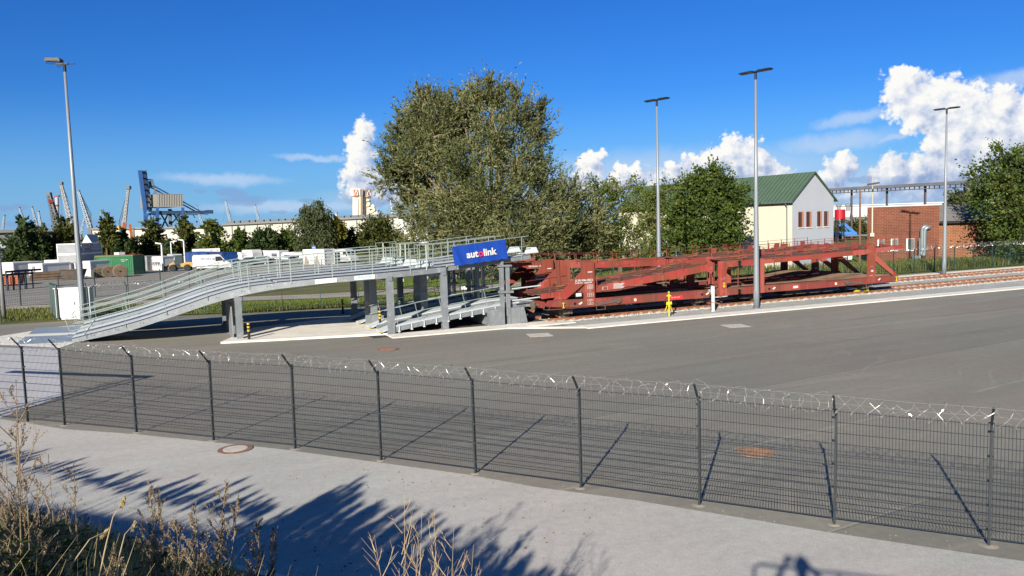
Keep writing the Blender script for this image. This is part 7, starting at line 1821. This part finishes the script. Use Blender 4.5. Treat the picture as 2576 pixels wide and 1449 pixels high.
def dry_grass(name, n, fn, hmin, hmax, w, m):
    Vs = np.empty((n * 3, 4, 3)); q = 0
    for i in range(n):
        x, y, z = fn(); h = random.uniform(hmin, hmax) * random.uniform(.6, 1)
        for _ in range(4):                       # the grass is short towards the road and the right
            q_ = project((x, y, z + h)); h *= .72 if q_[1] < low_edge(q_[0]) + random.gauss(0, 14) else 1
        b_ = random.uniform(0, 6.283); cu = random.uniform(.05, .55) * h; lx, ly = math.cos(b_) * cu, math.sin(b_) * cu
        a = random.uniform(0, 6.283); wx, wy = math.cos(a) * w, math.sin(a) * w; pts = [(x + lx * t * t, y + ly * t * t, z + h * (t - .18 * t * t * cu / h)) for t in (0, .4, .75, 1)]; ws = (1, .8, .5, .12)
        for k in range(3):
            p0, p1, w0, w1 = pts[k], pts[k + 1], ws[k], ws[k + 1]
            Vs[q] = [(p0[0] - wx * w0, p0[1] - wy * w0, p0[2]), (p0[0] + wx * w0, p0[1] + wy * w0, p0[2]), (p1[0] + wx * w1, p1[1] + wy * w1, p1[2]), (p1[0] - wx * w1, p1[1] - wy * w1, p1[2])]; q += 1
    N = n * 3; me = bpy.data.meshes.new(name); me.vertices.add(N * 4); me.vertices.foreach_set('co', Vs.reshape(-1)); me.loops.add(N * 4); me.loops.foreach_set('vertex_index', np.arange(N * 4, dtype=np.int32))
    me.polygons.add(N); me.polygons.foreach_set('loop_start', np.arange(0, N * 4, 4, dtype=np.int32)); me.polygons.foreach_set('loop_total', np.full(N, 4, dtype=np.int32)); me.materials.append(m); me.update(calc_edges=True)
    o = bpy.data.objects.new(name, me); C.objects.link(o); return tag(o, kind='stuff')
dry_grass('dry_bank_grass', 26000, bfn, .45, 1.1, .006, STRAW)
def tfn():
    e = random.uniform(-9.5, -1.4); o = random.uniform(1.2, 4.6); p = bank_pt(e, o); return p.x, p.y, p.z - .03
_le = low_edge
def low_edge(x): return float(np.interp(x, [-200, 0, 250, 470, 560, 720, 1300], [1315, 1325, 1342, 1395, 1432, 1452, 1462]))
dry_grass('tall_bank_grass', 17000, tfn, .75, 1.4, .004, STRAW)
low_edge = _le
dry_grass('green_bank_grass', 1500, bfn, .2, .6, .007, GREENW)
def weed(label, tip, dist, foot_px=None, branches=9, kind='seed', lean=0.0, group='tall weeds on the bank', spread=.26, fat=1.0, leafy=.5, bar=STEM, basez=None):
    """one tall weed: stalk, side shoots with seed heads, leaves low down; tip is where its top shows"""
    t = far(tip[0], tip[1], dist)
    if foot_px: f = far(foot_px[0], foot_px[1], dist); x, y = f.x, f.y
    else: x, y = t.x, t.y
    o_ = Vector((x, y, 0)).dot(EN); z0 = max(0, bank_h(o_)) - .05
    base = Vector((x, y, z0)); H = (t - base)
    o = thing('tall_weed', label, 'weed', base, 0, group); b = MB(); rnd = random.Random(int(tip[0] * 7 + tip[1]))
    main = [H * k + V3((math.sin(k * 3) * .03, 0, 0)) for k in (0, .25, .5, .75, 1)]; b.tube(main, [.008, .007, .005, .0035, .002] if kind == 'seed' else [.0042, .0036, .003, .0022, .0012], 5)
    Cs, Ds, Cl, Dl = [], [], [], []; L = H.length
    def seedrow(p0, p1, n, w):
        d = np.array(p1 - p0); 
        for k in range(n):
            q = np.array(p0) + d * rnd.random() + RNG.normal(size=3) * w; Cs.append(q); Ds.append(d / (np.linalg.norm(d) + 1e-6) + RNG.normal(size=3) * .5)
    for i in range(branches):
        k = .26 + .70 * (i + rnd.random() * .6) / branches; p = H * k; a = rnd.uniform(0, 6.283); le = L * spread * (1.12 - k) * rnd.uniform(.7, 1.25) * fat
        d = V3((math.cos(a) * .55, math.sin(a) * .55, 1.0)).normalized(); e = p + d * le; m_ = p + d * le * .5 + V3((math.cos(a) * .05, math.sin(a) * .05, -.02)) * le; b.tube([p, m_, e], [.004, .003, .0015], 4)
        nb = 4
        for j in range(nb):
            s = m_.lerp(e, j / nb); a2 = rnd.uniform(0, 6.283); e2 = s + (d + V3((math.cos(a2) * .7, math.sin(a2) * .7, .1))).normalized() * le * .32; b.tube([s, e2], [.002, .001], 3)
            if kind == 'seed': seedrow(s, e2, 7, .005)
        if kind == 'seed': seedrow(p, m_, 8, .006); seedrow(m_, e, 18, .006)
    if kind == 'seed': seedrow(H * .8, H, 26, .009)
    nl = int(110 * leafy)
    for j in range(nl):
        k = rnd.random() ** 1.6 * .65; a = rnd.uniform(0, 6.283); q = np.array(H * k) + np.array([math.cos(a), math.sin(a), .2]) * rnd.uniform(.02, .16 if leafy < 5 else .32); Cl.append(q); Dl.append(np.array([math.cos(a), math.sin(a), rnd.uniform(-.3, .5)]))
    b.build('stalk', bar, o)
    if Cs: leaf_mesh('seed_heads', np.array(Cs), np.array(Ds), unit(len(Cs)),   .015, .0075, SEED, o)
    if Cl: leaf_mesh('leaves', np.array(Cl), np.array(Dl), unit(len(Cl)) + np.array([0, 0, .8]), .075, .030, GREENW, o)
    return o
WD = [((372, 1208), 6.6, None, 'seedy brown weed with narrow upright plume left of the middle of the weed group'), ((398, 1222), 6.9, (392, 1440), 'taller bushy weed plume next to the narrow upright one'), ((568, 1203), 6.4, (470, 1449), 'tall leaning weed with reddish seed plume reaching highest in the group'), ((600, 1240), 6.6, (500, 1449), 'leaning weed right behind the reddish plumed one'), ((490, 1262), 6.2, (470, 1460), 'short upright seedy weed in front of the leaning ones'),
      ((650, 1300), 6.8, (610, 1470), 'slim weed with two seed stalks at the right end of the group'), ((698, 1322), 6.9, (600, 1480), 'right leaning weed at the far right of the group'), ((285, 1360), 5.9, (280, 1470), 'low weed with drooping leaves before the grass'), ((440, 1290), 6.0, (430, 1460), 'pale weed stalk cluster before the bushy plume'),
      ((38, 955), 6.0, (10, 1400), 'highest weed at the left edge reaching over the fence foot'), ((42, 1062), 6.3, (30, 1420), 'reddish weed at the left edge below the highest one'), ((120, 1142), 6.5, (112, 1400), 'dark weed third from the left edge'), ((184, 1160), 6.7, (160, 1430), 'leafy dark weed with flat brown top left of the straw stems'), ((62, 1180), 6.0, (40, 1450), 'dense leafy weed low at the left edge'), ((12, 1150), 5.8, (0, 1450), 'broad dark weed cut by the left picture edge'), ((90, 1230), 6.2, (86, 1450), 'dark leafy weed between the left edge and the straw stems')]
for i, (tp_, ds, ft, lb) in enumerate(WD): weed(lb, tp_, ds, ft, branches=30 if i < 9 else (20 if i < 11 else 9), leafy=4.2 if i >= 11 else (1.6 if i == 10 else 1.2), fat=1.0 if i < 9 else 1.25)
for tp_, lb in (((34, 1222), 'low leafy green weed at the foot of the bank by the left edge'), ((92, 1246), 'low leafy weed at the foot of the bank second from the left edge'), ((152, 1268), 'low leafy weed at the bank foot below the flat topped brown weed'), ((212, 1296), 'low green weed at the bank foot left of the straw stems'), ((268, 1312), 'low green weed at the bank foot behind the straw stems'), ((318, 1338), 'small green weed at the bank foot right of the straw stems')):
    weed(lb, tp_, 11.0, None, branches=16, kind='dry', leafy=7, group='low green weeds at the foot of the bank', spread=.5)
for tp_, ds, ft, lb in (((1016, 1240), 6.8, (985, 1475), 'tallest bare dry straw coloured plant at the bottom middle'), ((1090, 1275), 7.2, (1080, 1475), 'faint bare dry plant right of the tallest one'), ((1060, 1290), 6.6, (1010, 1475), 'bare dry plant with curved twigs beside the tallest one'), ((1140, 1330), 6.6, (1090, 1480), 'short bare dry plant at the right of the dry group'), ((940, 1345), 6.4, (975, 1480), 'left leaning bare dry plant at the bottom middle'), ((1190, 1370), 6.8, (1130, 1490), 'small bare dry plant at the far right of the dry group')):
    weed(lb, tp_, ds, ft, branches=8, kind='dry', leafy=0, bar=STEM_D, group='bare dry plants at the bottom', spread=.42)
for tp_, ft, lb in (((315, 1250), (250, 1449), 'long straw stem curving up to the right in front of the shadow'), ((340, 1315), (290, 1449), 'second long straw stem beside the curving one'), ((270, 1335), (165, 1449), 'straw stem leaning far to the right over the grass')):
    p, q = far(*ft, 5.4), far(*tp_, 5.6); o = thing('grass_stem', lb, 'grass stem', p, 0, 'long straw stems'); b = MB(); b.tube([V3((0, 0, 0)), (q - p) * .3 + V3((-.01, 0, .03)), (q - p) * .65 + V3((-.02, 0, .045)), q - p], [.0042, .0038, .003, .0016], 5); b.build('stem', STEM_D, o)
    Cs = np.array([(q - p) * (.86 + .14 * random.random()) for _ in range(60)]) + RNG.normal(size=(60, 3)) * .006; leaf_mesh('ear', Cs, np.tile(np.array((q - p).normalized()), (60, 1)) + RNG.normal(size=(60, 3)) * .3, unit(60), .03, .010, STRAW, o)

# shrubs out of the picture on the left of the camera: their shadow falls over the road
sv_ = Vector((math.sin(SUN_AZ), math.cos(SUN_AZ), 0)) / math.tan(SUN_EL)
L0 = Vector((-1.7, .75, 0)); L1 = L0 - ED * 12; ldv = (L1 - L0)
EDGE = [(-160, 1120), (-60, 1135), (30, 1150), (85, 1172), (128, 1174), (213, 1190), (307, 1208), (384, 1228), (440, 1228), (491, 1224), (545, 1232), (598, 1238), (640, 1266), (683, 1296), (724, 1298), (767, 1285), (810, 1262), (850, 1232), (885, 1216), (930, 1240), (965, 1285), (1000, 1310), (1044, 1300), (1090, 1345), (1140, 1362), (1173, 1369), (1220, 1390), (1258, 1403), (1343, 1437), (1400, 1470), (1480, 1510)]
shr = []
for px, py in EDGE:
    G = at(px, py); den = sv_.x * ldv.y - sv_.y * ldv.x
    r_ = G - L0; z = (r_.x * ldv.y - r_.y * ldv.x) / den; p = G - sv_ * z; shr.append((p.x, p.y, z))
groups = [shr[i:i + 4] for i in range(0, len(shr), 3)]
for gi, gr_ in enumerate(groups):
    if len(gr_) < 2: continue
    cx, cy = sum(p[0] for p in gr_) / len(gr_), sum(p[1] for p in gr_) / len(gr_); gz = max(0, bank_h(Vector((cx, cy, 0)).dot(EN)))
    o = thing('bank_shrub', 'leafy bank shrub left of the camera whose shadow falls on the near road', 'shrub', (cx, cy, gz), 0, 'shrubs along the top of the bank beside the camera')
    b = MB(); Cs, Ds = [], []
    for (x0, y0, z0), (x1, y1, z1) in zip(gr_[:-1], gr_[1:]):
        Ln = max(.15, math.hypot(x1 - x0, y1 - y0)); n = max(5, int(Ln / .055))
        for k in range(n):
            t = (k + random.random()) / n; x, y = x0 + (x1 - x0) * t, y0 + (y1 - y0) * t; zt = z0 + (z1 - z0) * t + random.triangular(-.55, .45, -.12)
            off = random.gauss(0, .12); x += off; y += random.gauss(0, .12)
            H = zt - gz; dx, dy = random.gauss(0, .12), random.gauss(0, .12)
            if H < .2: continue
            b.tube([(x - cx - dx, y - cy - dy, 0), (x - cx - dx * .4, y - cy - dy * .4, H * .6), (x - cx, y - cy, H)], [.008, .005, .002], 4)
            m = int(60 + 110 * H)
            for q in range(m):
                s = random.random() ** .8 * .97
                if gz + H * s < (4.4 if Vector((x, y, 0)).dot(ED) < -9.5 else 3.85): continue  # low leaves left out so the sun still reaches the bank grass
                rad = .02 + .16 * (1 - s) ** .7 ; Cs.append((x - cx - dx * (1 - s) + random.gauss(0, rad * .6), y - cy - dy * (1 - s) + random.gauss(0, rad * .6), H * s)); Ds.append((random.gauss(0, .6), random.gauss(0, .6), 1))
    b.build('stems', STEM, o); leaf_mesh('leaves', np.array(Cs), np.array(Ds), unit(len(Cs)), .13, .045, GREENW, o)

# the photographer and the handrail: only their shadow shows on the road
root = thing('person', 'photographer in dark clothes holding a phone up with both hands', 'person', (.10, -.42, 3.7))
me = bpy.data.meshes.new('body'); J = [(0, 0, .95), (0, .02, 1.20), (0, .02, 1.42), (0, .04, 1.52), (0, .07, 1.62), (0, .08, 1.75), (-.20, .02, 1.42), (-.32, .22, 1.46), (-.12, .36, 1.68), (.20, .02, 1.42), (.32, .22, 1.46), (.12, .36, 1.68), (-.10, 0, .90), (-.11, .03, .48), (-.12, 0, .06), (-.13, .14, .03), (.10, 0, .90), (.11, .03, .48), (.12, 0, .06), (.13, .14, .03)]
E_ = [(0, 1), (1, 2), (2, 3), (3, 4), (4, 5), (2, 6), (6, 7), (7, 8), (2, 9), (9, 10), (10, 11), (0, 12), (12, 13), (13, 14), (14, 15), (0, 16), (16, 17), (17, 18), (18, 19)]
RD = [.17, .15, .17, .06, .10, .085, .075, .052, .032, .075, .052, .032, .10, .065, .045, .035, .10, .065, .045, .035]
me.from_pydata(J, E_, []); po = bpy.data.objects.new('body', me); C.objects.link(po); po.parent = root
sk = po.modifiers.new('skin', 'SKIN'); ly = me.skin_vertices[0] if me.skin_vertices else None
if ly is None:
    bpy.context.view_layer.objects.active = po; bpy.ops.object.select_all(action='DESELECT'); po.select_set(True); bpy.ops.mesh.customdata_skin_add(); ly = me.skin_vertices[0]
for i, r in enumerate(RD): ly.data[i].radius = (r, r * .85)
ly.data[0].use_root = True; po.modifiers.new('smooth', 'SUBSURF').levels = 1; me.materials.append(CLOTH)
b = MB(); b.lathe([(.02, 1.845), (.09, 1.83), (.115, 1.76), (.11, 1.70), (.08, 1.69)], 12, (0, .06)); b.build('hair', DARK, root)
for sx in (-1, 1):
    b = MB(); c = V3((sx * .11, .37, 1.70)); b.box(c.x - .03, c.x + .03, c.y - .02, c.y + .02, c.z - .05, c.z + .04)
    for k in range(4): b.tube([c + V3((0, .01, .035 - k * .022)), c + V3((-sx * .02, .04, .04 - k * .022)), c + V3((-sx * .055, .025, .04 - k * .022))], [.010, .009, .007], 6)
    b.tube([c + V3((0, -.015, .02)), c + V3((-sx * .03, -.03, .05)), c + V3((-sx * .05, -.02, .06))], [.012, .010, .008], 6); b.build('hand', SKIN, root)
ph = thing('phone', 'black phone held up in both hands of the photographer', 'phone', (0, -.05, 5.40)); b = MB(); b.box(-.075, .075, -.012, -.004, -.036, .036); b.build('case', BLACK, ph)
q0, q1 = at(1899, 1418), at(2150, 1447); zr = 4.86; q0 = q0 - sv_ * zr; q1 = q1 - sv_ * zr; q0.z = q1.z = zr; d = (q1 - q0).normalized()
hr = thing('handrail', 'round steel handrail in front of the photographer', 'handrail', (q0.x, q0.y, 3.7)); b = MB(); q0z = q0 - V3((0, 0, 1.2))
b.tube([q0 - V3((0, 0, 1.15)), q0 - V3((0, 0, .06)), q0 + d * .06, q0 + d * 2.5], .024, 8)
for k in (1.2, 2.4): b.tube([q0 + d * k, q0 + d * k - V3((0, 0, 1.15))], .022, 8)
b.tube([q0 - V3((0, 0, .55)), q0 + d * 2.5 - V3((0, 0, .55))], .018, 8); b.build('tube', GALV, hr, world=True)
for v in hr.children[0].data.vertices: pass
